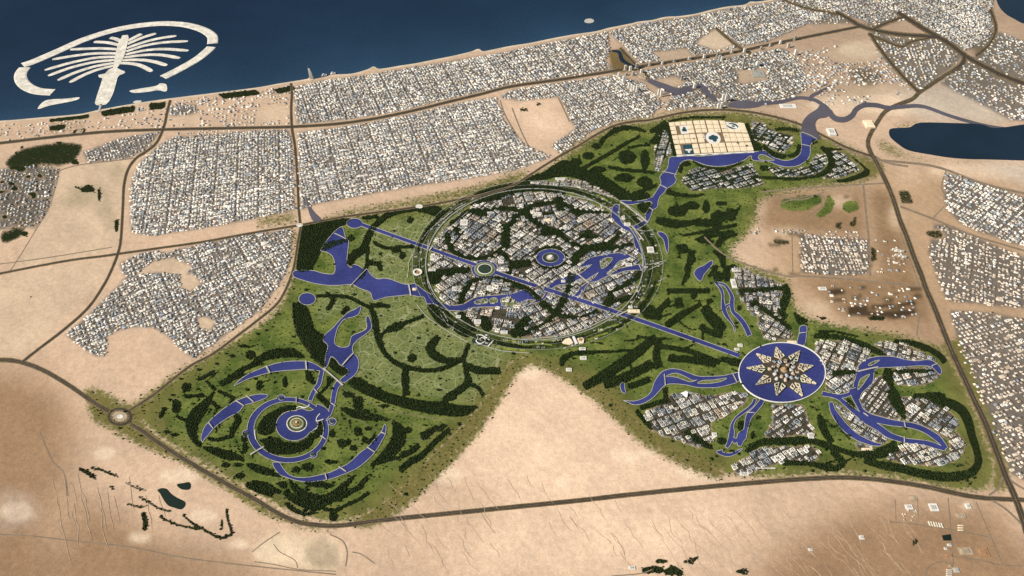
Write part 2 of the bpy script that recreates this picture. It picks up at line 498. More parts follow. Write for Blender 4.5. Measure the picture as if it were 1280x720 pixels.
wp(Z(760, 300, 8, [(868, 312), (900, 280), (960, 255), (1030, 208), (1048, 238), (1010, 290), (960, 350), (945, 390), (920, 415), (882, 382), (860, 345)]), name='pond')
wp([(822, 290.5), (829, 291), (834, 296), (835.5, 303), (835.5, 311), (834, 318), (831, 308), (829, 300), (824, 295)], name='pond')
F_ = lambda p: Z(880, 320, 8, p)
wl_(F_([(110, 268), (160, 320), (185, 380), (188, 450), (195, 520), (215, 580), (245, 630), (290, 690), (310, 760)]), [2, 4, 3.2, 6, 5, 2.4, 1.6])
wl_(F_([(110, 268), (200, 290), (250, 350), (280, 420), (276, 480), (290, 560), (335, 605), (390, 670), (425, 730), (455, 800)]), [2, 3.4, 4.5, 6, 4.5, 6, 6.2, 6.5])
wl_(F_([(190, 555), (235, 497), (285, 500)]), [4, 3, 3])
H = lambda p: Z(760, 440, 8, p)
wp(H([(150, 487), (200, 492), (280, 491), (370, 455), (430, 400), (460, 310), (510, 230), (560, 190), (640, 170), (720, 180), (800, 210), (880, 240), (950, 248), (1060, 245), (1150, 240), (1240, 220), (1310, 212), (1310, 295), (1200, 335), (1100, 357), (1000, 362), (880, 356), (800, 337), (720, 326), (640, 322), (580, 332), (540, 362), (480, 430), (420, 482), (340, 522), (260, 532), (210, 512)]))
wp(H([(122, 330), (140, 312), (165, 318), (166, 360), (178, 412), (145, 408), (122, 365)]), name='pond')
WP.append((ell(977.5, 466, 54, 37.2, 72), 'canal', 'lake'))
wp(Z(900, 410, 8, [(798, -10), (865, -15), (862, 90), (840, 175), (770, 158), (790, 60)]))
K = lambda p: Z(860, 490, 8, p)
wl_(K([(668, 70), (652, 120), (600, 172), (530, 222), (470, 275), (440, 340), (436, 420), (415, 500), (385, 560)]), [4, 4.4, 4, 4, 3, 4, 7, 6, 4])
wl_(K([(745, 80), (712, 130), (660, 190), (612, 240), (590, 310), (575, 380), (540, 440), (520, 490), (515, 545)]), [6, 6.5, 7, 8, 6, 5, 12, 9, 4])
wp(K([(440, 420), (475, 470), (550, 440), (540, 500), (490, 505), (470, 520), (445, 500)]))
wp(K([(280, 600), (340, 582), (352, 608), (430, 612), (500, 582), (545, 570), (512, 602), (462, 635), (392, 650), (320, 630)]))
L = lambda p: Z(1020, 490, 8, p)
Q = lambda p: Z(1020, 410, 8, p)
wl_(L([(145, 105), (165, 180), (205, 250), (265, 330), (335, 400), (410, 455), (490, 492), (570, 522), (650, 532)]), [5, 7, 9, 9, 8, 7, 5, 3])
wl_(L([(60, 20), (140, 35), (220, 62), (275, 105), (345, 165), (420, 225), (500, 290), (570, 330), (640, 372), (720, 430), (800, 462), (900, 490), (1000, 502), (1100, 515), (1200, 545), (1295, 580)]), [6, 5, 5, 6, 7, 8, 8, 8, 7, 6, 6, 7, 4])
wl_(L([(360, -30), (390, 60), (425, 130), (460, 195), (520, 245), (600, 275), (680, 295), (760, 312), (860, 325), (960, 340), (1060, 372), (1150, 422), (1230, 482), (1300, 570)]), [9, 7, 6, 8, 9, 8, 7, 7, 7, 8, 5])
wl_(L([(60, 10), (180, 40), (260, 45), (340, 20), (380, -20)]), [4, 5, 5, 5, 4])
wp(Q([(365, 660), (375, 560), (395, 490), (410, 410), (450, 352), (520, 310), (600, 290), (700, 285), (800, 295), (900, 320), (1000, 332), (1100, 320), (1160, 330), (1220, 372), (1252, 420), (1245, 470), (1205, 445), (1150, 392), (1050, 382), (950, 387), (850, 392), (750, 397), (620, 405), (580, 442), (575, 500), (560, 560), (505, 610), (455, 660), (435, 720), (380, 715)]))
wp([(197, 613), (202, 610.5), (208, 611.5), (213, 617), (220, 622), (230, 627), (231, 632), (226, 637), (218, 635), (210, 632), (204, 624), (200, 617)], 'dark_pond', 'pond')
wp([(221, 606), (230, 604), (236, 603), (238, 607), (236, 612), (227, 612)], 'dark_pond', 'pond')
wp([(1177, 669.5), (1188, 668), (1189, 676), (1179, 676)], 'dark_pond', 'pond', 0)

# ---- islands of turf in the water
ISL = [H([(572, 250), (640, 218), (700, 218), (780, 252), (850, 287), (898, 277), (830, 302), (760, 284), (690, 258), (620, 247)]),
       H([(893, 315), (950, 287), (1050, 282), (1188, 263), (1120, 300), (1000, 318)]),
       Q([(520, 370), (560, 342), (635, 322), (600, 350), (545, 378)]), Q([(415, 622), (430, 540), (460, 500), (538, 463), (500, 520), (460, 580)]),
       Z(500, 300, 8, [(740, 625), (790, 600), (865, 590), (880, 620), (840, 640), (770, 645)]), Z(500, 300, 8, [(895, 600), (930, 580), (970, 590), (970, 625), (920, 640), (895, 625)]),
       Z(500, 300, 8, [(1005, 600), (1060, 580), (1110, 585), (1175, 635), (1110, 688), (1030, 660)]),
       Z(640, 300, 8, [(885, 215), (940, 180), (1005, 185), (980, 230), (930, 275), (900, 290), (885, 260)]), Z(640, 300, 8, [(950, 330), (1000, 300), (1050, 235), (1095, 205), (1085, 260), (1030, 310), (975, 352)]),
       Z(940, 140, 8, [(62, 455), (80, 430), (130, 435), (180, 462), (225, 485), (160, 487), (80, 480)])]

# ---- roads: (centre line, width)
ROADS = [([(-60, 452), (0, 450), (25, 452.5), (50, 461), (75, 474.5), (100, 491), (120, 505), (136, 514)], 4.6),
         ([(163, 530), (180, 540), (200, 555), (240, 580), (280, 603), (320, 625), (350, 643), (375, 653), (405, 657), (430, 656.5), (480, 650), (560, 642), (640, 634), (720, 626), (800, 617), (880, 609), (960, 602), (1010, 598.5), (1060, 597), (1110, 601), (1160, 609), (1200, 618), (1230, 622.5), (1280, 625), (1350, 628)], 4.8),
         ([(1200, 85), (1185, 92), (1165, 105), (1150, 115), (1140, 124), (1120, 132), (1106, 140), (1096, 154), (1088, 168), (1085, 178), (1088, 190), (1097, 206), (1108, 228), (1117, 250), (1125, 275), (1133, 295), (1142, 320), (1152, 345), (1158, 362), (1168, 385), (1178, 410), (1190, 440), (1204, 470), (1218, 500), (1231, 527), (1245, 563), (1257, 595), (1268, 620), (1279, 650), (1290, 690), (1300, 730)], [4, 4, 4.4, 5, 5.5, 6, 7, 7.5]),
         ([(-40, 349), (0, 342), (40, 334), (90, 325), (130, 320), (147, 317.5), (165, 315), (200, 310), (250, 303), (300, 294), (340, 287), (375, 281.5), (430, 271), (520, 259), (600, 244), (640, 232), (665, 217), (682, 206), (700, 195), (725, 181), (745, 168.5), (770, 156.5), (795, 151.5), (812, 150), (850, 141.5), (885, 137.5), (920, 138), (960, 144), (1000, 155.5), (1030, 170), (1060, 185), (1095, 197)], 2.4),
         ([(363, 100), (365, 115), (364, 135), (365, 160), (369, 185), (372, 225), (373.5, 260), (375.5, 281)], 3.0),
         ([(-40, 184), (0, 179), (60, 172), (130, 165), (200, 162), (300, 160), (365, 158.5), (420, 155), (470, 148), (520, 137.5), (560, 127.5), (600, 118), (640, 108), (700, 99.5), (760, 90), (800, 83), (850, 75.5), (920, 65), (970, 54), (1075, 33)], 3.2),
         ([(213, 125), (209, 140), (205, 158), (196, 178), (182, 190), (170, 198), (160, 212), (155, 232), (153.5, 260), (151, 300), (147, 318), (140, 336), (130, 356), (110, 385), (80, 412), (50, 435), (27, 453)], 3.0),
         ([(376, 283), (372, 305), (367, 335), (358, 360), (346, 380), (325, 398), (295, 421), (265, 443), (240, 456), (215, 475), (190, 495), (162, 513)], 2.6),
         ([(1045, 15), (1060, 23), (1075, 32), (1095, 38), (1125, 43), (1165, 46), (1185, 51)], 4), ([(1122, 15), (1150, 33), (1172, 46), (1190, 57), (1207, 70), (1230, 83), (1260, 97), (1310, 115)], 5), ([(1205, 66), (1204, 78), (1190, 90)], 5),
         ([(1092, 36), (1110, 28), (1130, 21)], 3), ([(1088, 42), (1098, 58), (1115, 80), (1135, 102), (1149, 115)], 3.4), ([(1238, 12), (1245, 35), (1237, 55), (1220, 70)], 3), ([(960, -10), (1000, 8), (1048, 18)], 2), ([(1085, 42), (1125, 58), (1140, 52), (1175, 45)], 2.4),
         ([(895, 35), (910, 48), (925, 60), (945, 70)], 2.2), ([(775, 60), (788, 74), (800, 86), (812, 98)], 2.6)]
TRACKS = [([(75, 210), (70, 232), (60, 262), (45, 287), (25, 320), (11, 341)], 1.3), ([(75, 213), (100, 206), (150, 200), (172, 197)], 1.3), ([(0, 330), (60, 322), (140, 309)], 1.2),
          ([(1079, 231), (1083, 270), (1086, 300), (1088, 345)], 2.6), ([(950, 240), (1000, 235.5), (1050, 232), (1107, 229)], 1.8), ([(1125, 258), (1165, 273), (1210, 292), (1262, 308), (1310, 322)], 2.4), ([(1095, 200), (1130, 203), (1160, 206.5), (1185, 213), (1230, 230), (1300, 246)], 3.0),
          ([(1183, 213), (1177, 235), (1188, 252)], 1.8), ([(1166, 273), (1180, 258)], 1.4), ([(880, 296), (905, 318), (940, 333), (985, 345.5), (1000, 345), (1060, 349), (1150, 358)], 2.0), ([(990, 293), (991, 343)], 1.3), ([(1150, 387), (1146, 420)], 2.0), ([(1125, 290), (1150, 358)], 1.5),
          ([(1119, 624), (1120, 652)], 1), ([(1147, 622), (1148, 655)], 1), ([(1185, 622), (1189, 665), (1192, 706)], 1.4), ([(1220, 627), (1232, 655), (1253, 705)], 1.2), ([(1112, 652), (1150, 656), (1190, 662), (1240, 672)], 1.3), ([(1190, 695), (1230, 701), (1250, 706), (1300, 708)], 1.3), ([(1213, 698), (1215, 714)], 1.2), ([(1158, 720), (1160, 710), (1175, 702), (1192, 706)], 1.3),
          ([(1253, 596), (1248, 610), (1236, 619)], 2.6), ([(1258, 592), (1268, 604), (1300, 622)], 2.4), ([(1234, 622), (1258, 637), (1282, 660)], 2.6), ([(1090, 193), (1108, 203), (1135, 208)], 2.5), ([(1092, 200), (1040, 180)], 1.4),
          ([(975, 246), (1000, 250), (1020, 244), (1030, 240)], 1.4), ([(1003, 275), (1025, 260), (1031, 250), (1022, 243), (990, 250), (975, 255), (978, 262)], 1.4),
          ([(0, 668), (40, 670), (100, 677), (165, 684), (230, 697), (320, 708), (420, 718)], 1.6), ([(50, 540), (65, 575), (80, 592), (85, 620)], 1.6), ([(315, 690), (330, 678), (350, 665)], 1.2), ([(440, 690), (452, 693), (468, 704)], 1.4), ([(432, 708), (434, 690), (428, 676), (412, 668)], 1.6), ([(318, 702), (345, 706), (375, 712), (420, 714)], 1.2), ([(342, 680), (350, 690), (368, 700), (372, 710)], 1.0),
          ([(765, 720), (800, 717), (815, 712)], 1.4), ([(1095, 62), (1130, 75), (1150, 90)], 1.4), ([(640, 135), (652, 165), (662, 185)], 1.6), ([(697, 120), (712, 152)], 1.8), ([(625, 125), (632, 145), (648, 172)], 1.6), ([(366, 120), (420, 113), (470, 105)], 0)]
TRACKS = [x for x in TRACKS if x[1]]

# ---- tree belts and woods
BELT = []         # (centre line, width)
WOOD = []         # outlines
def belts(f, lst, k0=1.0):
    for pts, w in lst:
        k = f([(0, 0), (1, 0)])
        q_ = f(pts)[len(pts) // 2]; wf = k0 * 1.2 if ((q_[0] - 668) / 136) ** 2 + ((q_[1] - 331) / 95) ** 2 < 1 else k0 * 1.18
        BELT.append((f(pts), [v * wf * (k[1][0] - k[0][0]) for v in w] if isinstance(w, list) else w * wf * (k[1][0] - k[0][0])))
def woods(f, lst):
    for p in lst: WOOD.append(smooth(f(p), 3, True))
def blobs(f, lst):
    for x, y, rx, ry in lst:
        k = f([(0, 0), (1, 0), (x, y)])
        s = k[1][0] - k[0][0]
        e = ell(k[2][0], k[2][1], rx * s, ry * s, 18)
        WOOD.append(e + (RNG.random((18, 2)) - 0.5) * 0.35 * min(rx, ry) * s)
X1 = lambda p: Z(360, 260, 8, p)
X2 = lambda p: Z(500, 220, 8, p)
X3 = lambda p: Z(500, 300, 8, p)
X4 = lambda p: Z(640, 220, 8, p)
X5 = lambda p: Z(640, 300, 8, p)
X6 = lambda p: Z(640, 370, 8, p)
X7 = lambda p: Z(500, 370, 8, p)
X8 = lambda p: Z(640, 360, 4, p)
X9 = lambda p: Z(760, 220, 8, p)
XA = lambda p: Z(640, 180, 4, p)
XB = lambda p: Z(640, 0, 4, p)
XC = lambda p: Z(800, 130, 8, p)
XD = lambda p: Z(940, 140, 8, p)
XE = lambda p: Z(760, 300, 8, p)
XF = lambda p: Z(180, 430, 8, p)
XG = lambda p: Z(180, 510, 8, p)
XH = lambda p: Z(300, 440, 8, p)
XI = lambda p: Z(960, 540, 4, p)
XJ = lambda p: Z(900, 540, 8, p)
XK = lambda p: Z(300, 500, 8, p)
woods(X1, [[(150, 180), (400, 130), (620, 100), (570, 170), (520, 190), (400, 310), (330, 430), (250, 600), (240, 625), (85, 625), (110, 400), (130, 200)]])
woods(A, [[(185, 75), (240, 85), (270, 130), (290, 200), (320, 225), (345, 240), (335, 265), (355, 290), (350, 340), (345, 395), (320, 385), (280, 345), (240, 290), (200, 220), (185, 150)],
          [(505, 445), (560, 475), (650, 520), (740, 545), (850, 565), (940, 570), (1020, 588), (1105, 590), (1080, 620), (1040, 640), (960, 640), (850, 625), (740, 600), (640, 570), (540, 530), (460, 480)],
          [(375, 350), (400, 365), (420, 390), (460, 405), (468, 425), (430, 440), (385, 410), (365, 390)]])
belts(A, [([(300, 40), (400, 40), (470, 50), (530, 80), (570, 100)], 14), ([(570, 90), (620, 85), (670, 95)], 18), ([(570, 95), (590, 140), (600, 200), (610, 250), (640, 320), (690, 370), (750, 395)], [14, 28, 26, 18, 26]),
          ([(750, 395), (830, 412), (900, 410), (980, 385), (1035, 350), (1050, 310), (1065, 280)], 18), ([(620, 245), (650, 215), (700, 195), (760, 170), (840, 140)], [8, 16, 38, 14, 14]),
          ([(1040, 350), (1000, 360), (940, 360), (890, 335), (870, 300), (890, 270), (910, 245)], [12, 18, 34, 38, 34, 24]), ([(1040, 360), (1050, 420), (1060, 470), (1020, 510), (960, 545), (940, 570)], [14, 20, 30, 30, 30, 22]),
          ([(1050, 385), (1100, 410), (1160, 415), (1220, 415)], [20, 34, 28, 30]), ([(1060, 480), (1110, 500), (1135, 540)], 14), ([(750, 395), (745, 450), (750, 540)], 28), ([(430, 130), (450, 105), (462, 95)], 20), ([(350, 20), (385, 60), (355, 110)], [8, 20, 18])])
blobs(A, [(780, 350, 24, 22), (905, 255, 16, 14), (975, 540, 30, 24)])
belts(X1, [([(1280, 10), (1130, 30), (1000, 70), (920, 130), (850, 200), (800, 290), (770, 370), (730, 430), (650, 480), (610, 570)], [40, 45, 50, 50, 60, 55, 75, 55]), ([(800, 380), (790, 470), (790, 560), (760, 640), (720, 710)], 32), ([(850, 340), (930, 385), (1020, 400), (1150, 390), (1270, 385)], 28),
           ([(800, 550), (870, 555), (930, 560)], 40), ([(340, 410), (430, 365), (530, 340), (620, 310), (650, 285)], [55, 55, 40, 40, 50]), ([(1235, 95), (1210, 150)], 45), ([(740, 100), (820, 95), (900, 80)], 30)])
blobs(X1, [(1080, 425, 45, 30), (1145, 475, 32, 38), (925, 600, 26, 35), (920, 460, 22, 16), (820, 90, 40, 14)])
belts(X2, [([(0, 345), (120, 335), (250, 330), (350, 350), (440, 390)], [16, 30, 70, 90, 60]), ([(640, 370), (720, 350), (830, 370), (900, 340), (1000, 325), (1120, 330), (1230, 350)], [30, 50, 80, 28, 28, 30, 40]), ([(700, 290), (850, 230), (1000, 190), (1150, 120), (1280, 60), (1400, 0)], [20, 50, 70, 80, 70, 50]),
           ([(680, 370), (600, 420), (500, 480)], 35), ([(470, 560), (480, 650), (510, 720)], 45), ([(560, 510), (590, 600)], 50), ([(1050, 480), (1060, 600), (1050, 720)], [70, 90, 60]), ([(1230, 350), (1150, 440), (1080, 520)], 45)])
belts(X3, [([(480, 0), (500, 80), (560, 130), (650, 172), (760, 185), (870, 175), (960, 135), (1030, 70), (1050, 10)], 34), ([(270, 370), (360, 340), (450, 330), (560, 310), (700, 300)], [60, 80, 60, 60, 50]), ([(610, 640), (610, 590), (640, 520), (680, 450), (750, 400), (850, 380), (950, 380), (1060, 400), (1140, 440), (1230, 490)], [36, 46, 46, 36, 28, 24, 26, 34, 30]),
           ([(1070, 340), (1150, 260), (1290, 230)], [40, 55, 50]), ([(1150, 250), (1060, 180), (1030, 130)], 40)])
woods(X3, [[(265, 360), (390, 360), (385, 445), (290, 430)]])
belts(X4, [([(-20, 320), (60, 345), (110, 365), (180, 420), (260, 480), (340, 530), (430, 560), (520, 570)], [30, 50, 55, 50]), ([(110, 365), (190, 310), (290, 280), (400, 260), (480, 230)], [50, 45, 30, 45]), ([(480, 210), (500, 290), (540, 290), (600, 330), (660, 370), (720, 362), (850, 360), (960, 375)], [50, 70, 40, 50, 60, 26, 24, 22]),
           ([(0, 440), (60, 400), (110, 370)], 50), ([(300, 610), (340, 550), (400, 555)], 65), ([(430, 580), (510, 620), (590, 675), (700, 705), (880, 700), (1010, 645), (1080, 560)], [40, 40, 36, 36, 45, 40, 30]), ([(650, 645), (700, 605), (790, 600), (870, 612)], [16, 40, 40, 14]), ([(310, 380), (420, 370)], 20),
           ([(0, 165), (120, 130), (300, 125), (450, 140), (540, 165)], [70, 65, 50, 60, 40]), ([(540, 150), (620, 150), (720, 190)], 30)])
blobs(X4, [(490, 310, 50, 40), (760, 560, 40, 20)])
belts(X5, [([(1210, 35), (1080, 70), (900, 85), (740, 95), (650, 160), (605, 260)], [24, 40, 45, 60, 70, 50]), (list(map(tuple, ell(385, 180, 165, 105, 24))) + [(550, 180)], 24), ([(0, 240), (100, 235), (190, 225)], 55), ([(600, 340), (580, 420), (560, 500), (510, 600), (460, 700)], [60, 55, 55, 50]),
           ([(90, 460), (180, 520), (260, 590), (340, 660), (420, 720)], [40, 45, 34, 40]), ([(1290, 310), (1230, 385), (1130, 450), (1000, 510), (980, 580), (930, 660)], [40, 50, 36, 60, 50]), ([(930, 660), (1050, 612), (1150, 575), (1260, 545)], 36), ([(0, 470), (60, 440), (110, 490)], 24)])
belts(X6, [([(280, 60), (350, 110), (430, 170)], 50), ([(530, 30), (490, 110), (440, 180), (370, 240), (300, 290), (200, 340), (60, 390)], [50, 50, 60, 45, 34, 34, 50]), ([(450, 180), (540, 205), (650, 215), (760, 190), (860, 155)], [50, 36, 22, 30, 34]), ([(910, 105), (1050, 60), (1220, 10)], 36), ([(0, 400), (50, 330), (110, 260), (180, 220)], [70, 60, 55, 45]),
           ([(490, 700), (510, 640), (580, 590), (700, 560), (850, 560), (1000, 560)], [30, 50, 45, 24, 22, 16])])
belts(X7, [([(600, 155), (650, 230), (700, 290), (750, 345)], [40, 60, 60, 30]), ([(830, 200), (855, 280), (890, 350)], [36, 90, 60]), ([(1110, 390), (1180, 330), (1270, 255)], [50, 70, 55]), ([(620, 0), (610, 80)], 36)])
woods(X7, [[(270, 110), (330, 80), (400, 150), (480, 260), (500, 330), (420, 300), (340, 230)], [(520, 260), (620, 300), (690, 350), (690, 420), (600, 390), (540, 340)]])
belts(X8, [([(360, 495), (470, 430), (560, 370), (640, 310), (720, 245)], [34, 44, 46, 44, 30]), ([(460, 482), (540, 460), (620, 420), (700, 378)], 40), ([(740, 250), (720, 330), (735, 400)], [20, 30, 36]), ([(720, 290), (800, 300), (900, 320), (980, 350), (1040, 375)], 20), ([(780, 352), (860, 355), (950, 368), (1020, 380)], 30), ([(580, 495), (640, 475), (690, 455)], 26),
           ([(770, 190), (840, 140), (890, 110), (945, 80)], [30, 30, 22, 16]), ([(955, 100), (1000, 160), (1060, 212)], [30, 40, 36]), ([(940, 190), (990, 220), (1050, 240)], 26), ([(730, 160), (740, 110), (790, 60)], 24), ([(785, 15), (990, 15)], 22), ([(830, 50), (840, 100)], 30), ([(620, 612), (660, 660), (700, 700)], 18), ([(640, 602), (720, 577), (785, 560)], 20), ([(765, 500), (770, 570)], 20),
           ([(240, 370), (260, 345), (300, 330), (380, 325), (500, 318), (600, 310)], [10, 22, 20, 12, 10, 8]), ([(1040, 355), (1100, 365), (1140, 372)], 22), ([(640, 120), (690, 110), (720, 130)], [10, 40, 20])])
blobs(X8, [(910, 40, 14, 18), (990, 65, 15, 12), (1095, 365, 45, 12), (690, 130, 40, 26)])
blobs(X9, [(690, 350, 95, 58), (830, 300, 95, 42), (980, 310, 32, 68), (1130, 275, 62, 26), (1110, 400, 85, 58), (1225, 385, 65, 65)])
belts(X9, [([(480, 440), (560, 460), (680, 480), (800, 475), (880, 450), (940, 420)], [40, 70, 70, 50, 30, 12]), ([(870, 490), (980, 470), (1130, 492)], [16, 75, 20]), ([(740, 597), (900, 570), (1080, 530), (1290, 488)], [14, 26, 30, 28]), ([(860, 645), (1000, 600), (1150, 575), (1260, 558)], [10, 45, 40, 14]), ([(900, 640), (1050, 670)], 40), ([(1090, 710), (1130, 640), (1200, 602), (1290, 590)], [45, 50, 40, 20]),
           ([(590, 150), (640, 172), (720, 190), (850, 200), (960, 185)], [60, 40, 30, 30, 14]), ([(110, 220), (250, 190), (360, 145), (450, 110)], [12, 22, 26, 20]), ([(200, 215), (300, 210), (390, 190)], 40), ([(300, 290), (380, 320), (420, 275)], [40, 100, 40])])
blobs(XE, [(740, 75, 60, 36), (830, 190, 42, 60), (800, 290, 34, 55), (1150, 200, 30, 80), (1090, 370, 40, 55), (1190, 340, 30, 80), (1010, 615, 30, 26), (985, 690, 50, 40)])
belts(XE, [([(700, 130), (770, 110), (880, 125)], [10, 36, 14]), ([(800, 340), (770, 390), (740, 450)], [50, 36, 14]), ([(1050, 110), (1110, 150), (1150, 250)], [20, 40, 30]), ([(1080, 250), (1060, 310), (1000, 370)], [30, 40, 20]), ([(570, 650), (520, 700), (490, 730)], 40), ([(1170, 300), (1200, 280), (1270, 265)], 40), ([(590, 512), (700, 510), (1000, 512)], 40), ([(700, 600), (710, 680)], 60)])
woods(XA, [[(175, 130), (220, 100), (270, 80), (360, 125), (440, 150), (500, 185), (560, 230), (600, 260), (550, 285), (480, 240), (400, 205), (300, 165), (200, 170), (60, 200), (120, 160)]])
blobs(XA, [(575, 65, 42, 36), (665, 80, 24, 50), (560, 170, 50, 22), (660, 190, 40, 26), (420, 12, 22, 14), (380, 60, 30, 18), (320, 90, 30, 18), (430, 130, 40, 16)])
belts(XA, [([(350, 125), (430, 80), (500, 40), (580, -10)], 15), ([(480, 115), (560, 130), (640, 135), (710, 145)], 13), ([(580, 20), (640, 8), (690, 5)], 9), ([(600, 250), (660, 230), (725, 205)], 13), ([(590, 272), (690, 262)], 22)])
belts(XB, [([(450, 700), (520, 650), (600, 640), (670, 660)], [10, 24, 16, 8]), ([(555, 725), (640, 680)], 12), ([(710, 655), (770, 610)], 18), ([(690, 715), (740, 660), (780, 620)], 14), ([(460, 690), (440, 720)], 20)])
belts(XC, [([(255, 190), (310, 300), (345, 480), (345, 520)], 44), ([(1055, 200), (1100, 330), (1160, 465)], 50), ([(290, 178), (400, 150), (520, 138), (640, 132), (850, 135)], 16), ([(530, 572), (620, 622), (760, 645), (900, 632), (1030, 575)], 16), ([(100, 280), (170, 240), (230, 200)], 36), ([(120, 390), (190, 350)], 40)])
blobs(XC, [(460, 600, 50, 24), (400, 650, 26, 40), (1180, 430, 30, 40)])
belts(XD, [([(690, 350), (770, 420), (800, 500), (780, 560), (720, 610), (640, 640)], [36, 50, 66, 60, 44, 24]), ([(230, 178), (340, 168), (470, 190)], 24), ([(360, 445), (450, 412), (475, 330)], [24, 40, 34]), ([(110, 330), (170, 400), (260, 440), (340, 450)], [20, 50, 45, 30]), ([(0, 650), (200, 660), (450, 670), (650, 640)], 22), ([(1160, 600), (1080, 640), (950, 680), (850, 692)], [60, 45, 36, 20]), ([(740, 365), (820, 372), (910, 378)], 18), ([(0, 300), (60, 350), (80, 400)], [60, 40, 20]), ([(1000, 450), (1100, 530), (1160, 590)], 16)])
blobs(XD, [(1150, 600, 32, 34), (620, 300, 34, 20), (120, 560, 50, 30)])
belts(F_, [([(350, 345), (480, 345), (640, 335), (800, 320)], 36), ([(800, 285), (830, 380), (800, 470), (780, 560), (820, 625)], [40, 60, 70, 60, 50]), ([(560, 510), (640, 560), (720, 620), (800, 680), (860, 740)], 38), ([(200, 160), (240, 115), (350, 110)], [30, 25, 14]), ([(220, 190), (240, 250)], 50), ([(20, 530), (110, 620), (190, 700)], 50), ([(340, 340), (390, 400)], 20)])
blobs(F_, [(505, 480, 45, 32), (150, 210, 45, 50), (350, 520, 20, 28), (50, 450, 28, 22)])
woods(F_, [[(890, 560), (960, 600), (1040, 650), (960, 690), (930, 660)]])
belts(Q, [([(-20, 80), (150, 85), (300, 110), (430, 150), (540, 200), (640, 250), (700, 282)], [40, 40, 40, 45, 50, 45, 24]), ([(780, 130), (900, 140), (1020, 170), (1150, 220), (1250, 290), (1290, 350)], [30, 40, 55, 50, 55, 50]), ([(160, 450), (280, 450), (400, 448)], 36), ([(720, 400), (720, 480), (745, 550), (760, 600)], [60, 90, 60, 20]), ([(780, 442), (900, 435), (1050, 430), (1195, 432)], [26, 30, 30, 22]), ([(760, 600), (790, 660), (800, 720)], [30, 60, 80]), ([(970, 700), (1050, 682), (1150, 675), (1290, 690)], [20, 40, 50, 60]), ([(0, 30), (200, 40), (420, 90)], 16)])
belts(L, [([(740, -20), (790, 80), (840, 170), (890, 275)], [70, 100, 80, 12]), ([(970, 35), (1100, 42), (1200, 72), (1290, 140)], [30, 45, 60, 60]), ([(30, 240), (60, 330), (100, 420), (160, 510)], [40, 70, 60, 40]), ([(0, 500), (120, 545), (250, 585), (380, 620), (520, 620), (640, 590), (740, 540), (800, 490)], [50, 45, 40, 45, 55, 60, 50, 40]), ([(520, 645), (640, 645), (760, 595), (870, 510)], [16, 36, 36, 20]), ([(150, 590), (210, 640), (290, 720)], [40, 50, 40]), ([(300, 80), (350, 130), (390, 180)], [30, 50, 14]), ([(180, 240), (250, 380), (340, 480)], 12)])
belts(XI, [([(480, 140), (560, 165), (650, 180), (750, 205), (850, 222), (950, 222), (1020, 200), (1052, 150), (1040, 80), (1020, 20), (1005, -40), (980, -95), (940, -130), (880, -152), (820, -165)], [26, 34, 36, 40, 36, 30, 36, 42, 40, 30])])
belts(XJ, [([(250, 195), (330, 150), (400, 110), (500, 95), (650, 95), (800, 85), (920, 90), (1030, 112), (1130, 145), (1200, 170)], [30, 50, 55, 60, 60, 65, 50, 40, 30, 16]), ([(620, 312), (700, 310), (820, 310), (930, 322), (1050, 352), (1160, 362), (1215, 320), (1180, 260), (1120, 200)], [40, 50, 40, 40, 60, 55, 55, 50, 30])])
belts(K, [([(-20, 385), (80, 470), (160, 520), (245, 565)], [60, 55, 50, 20]), ([(640, 400), (650, 470)], 32), ([(620, 300), (600, 350)], 24)])
blobs(K, [(335, 490, 45, 36), (525, 340, 28, 60), (440, 590, 40, 12), (700, 260, 30, 20)])
# garden with the round lake in the south-west: leaf-shaped belts
belts(XF, [([(760, 427), (850, 360), (950, 280), (1075, 200)], [8, 45, 40, 8]), ([(1110, 175), (1200, 130), (1280, 95)], [8, 40, 45]), ([(540, 360), (640, 310), (700, 265)], 20), ([(400, 525), (500, 520), (600, 518)], [36, 24, 30]), ([(620, 370), (680, 430), (720, 460)], [10, 24, 12]), ([(740, 470), (830, 510), (910, 550)], 20), ([(640, 560), (700, 600), (750, 650)], 26)], 1.22)
blobs(XF, [(420, 435, 45, 46), (320, 610, 44, 48), (320, 660, 28, 20), (200, 655, 30, 20), (1060, 120, 45, 30), (180, 690, 30, 20), (1150, 420, 24, 50), (880, 120, 30, 14), (1000, 20, 60, 12)])
belts(XG, [([(700, -165), (640, -80), (580, 0), (520, 70), (482, 150), (480, 230), (500, 300), (545, 385)], [8, 40, 78, 90, 90, 70, 50, 8]), ([(585, 393), (700, 430), (820, 470), (920, 492), (1000, 525)], [8, 56, 66, 50, 8]), ([(640, 300), (720, 320), (850, 290), (900, 280)], 24), ([(320, 80), (380, 110), (450, 130)], 22), ([(900, 60), (940, 120), (900, 200), (880, 260)], [16, 50, 40, 20])], 1.22)
blobs(XG, [(170, 80, 30, 20), (320, 20, 46, 30), (230, 240, 36, 14), (300, 270, 50, 14), (820, 570, 45, 26), (940, 570, 50, 20), (1000, 300, 30, 50), (960, 680, 50, 26), (1010, 400, 28, 50), (560, 360, 20, 30)])
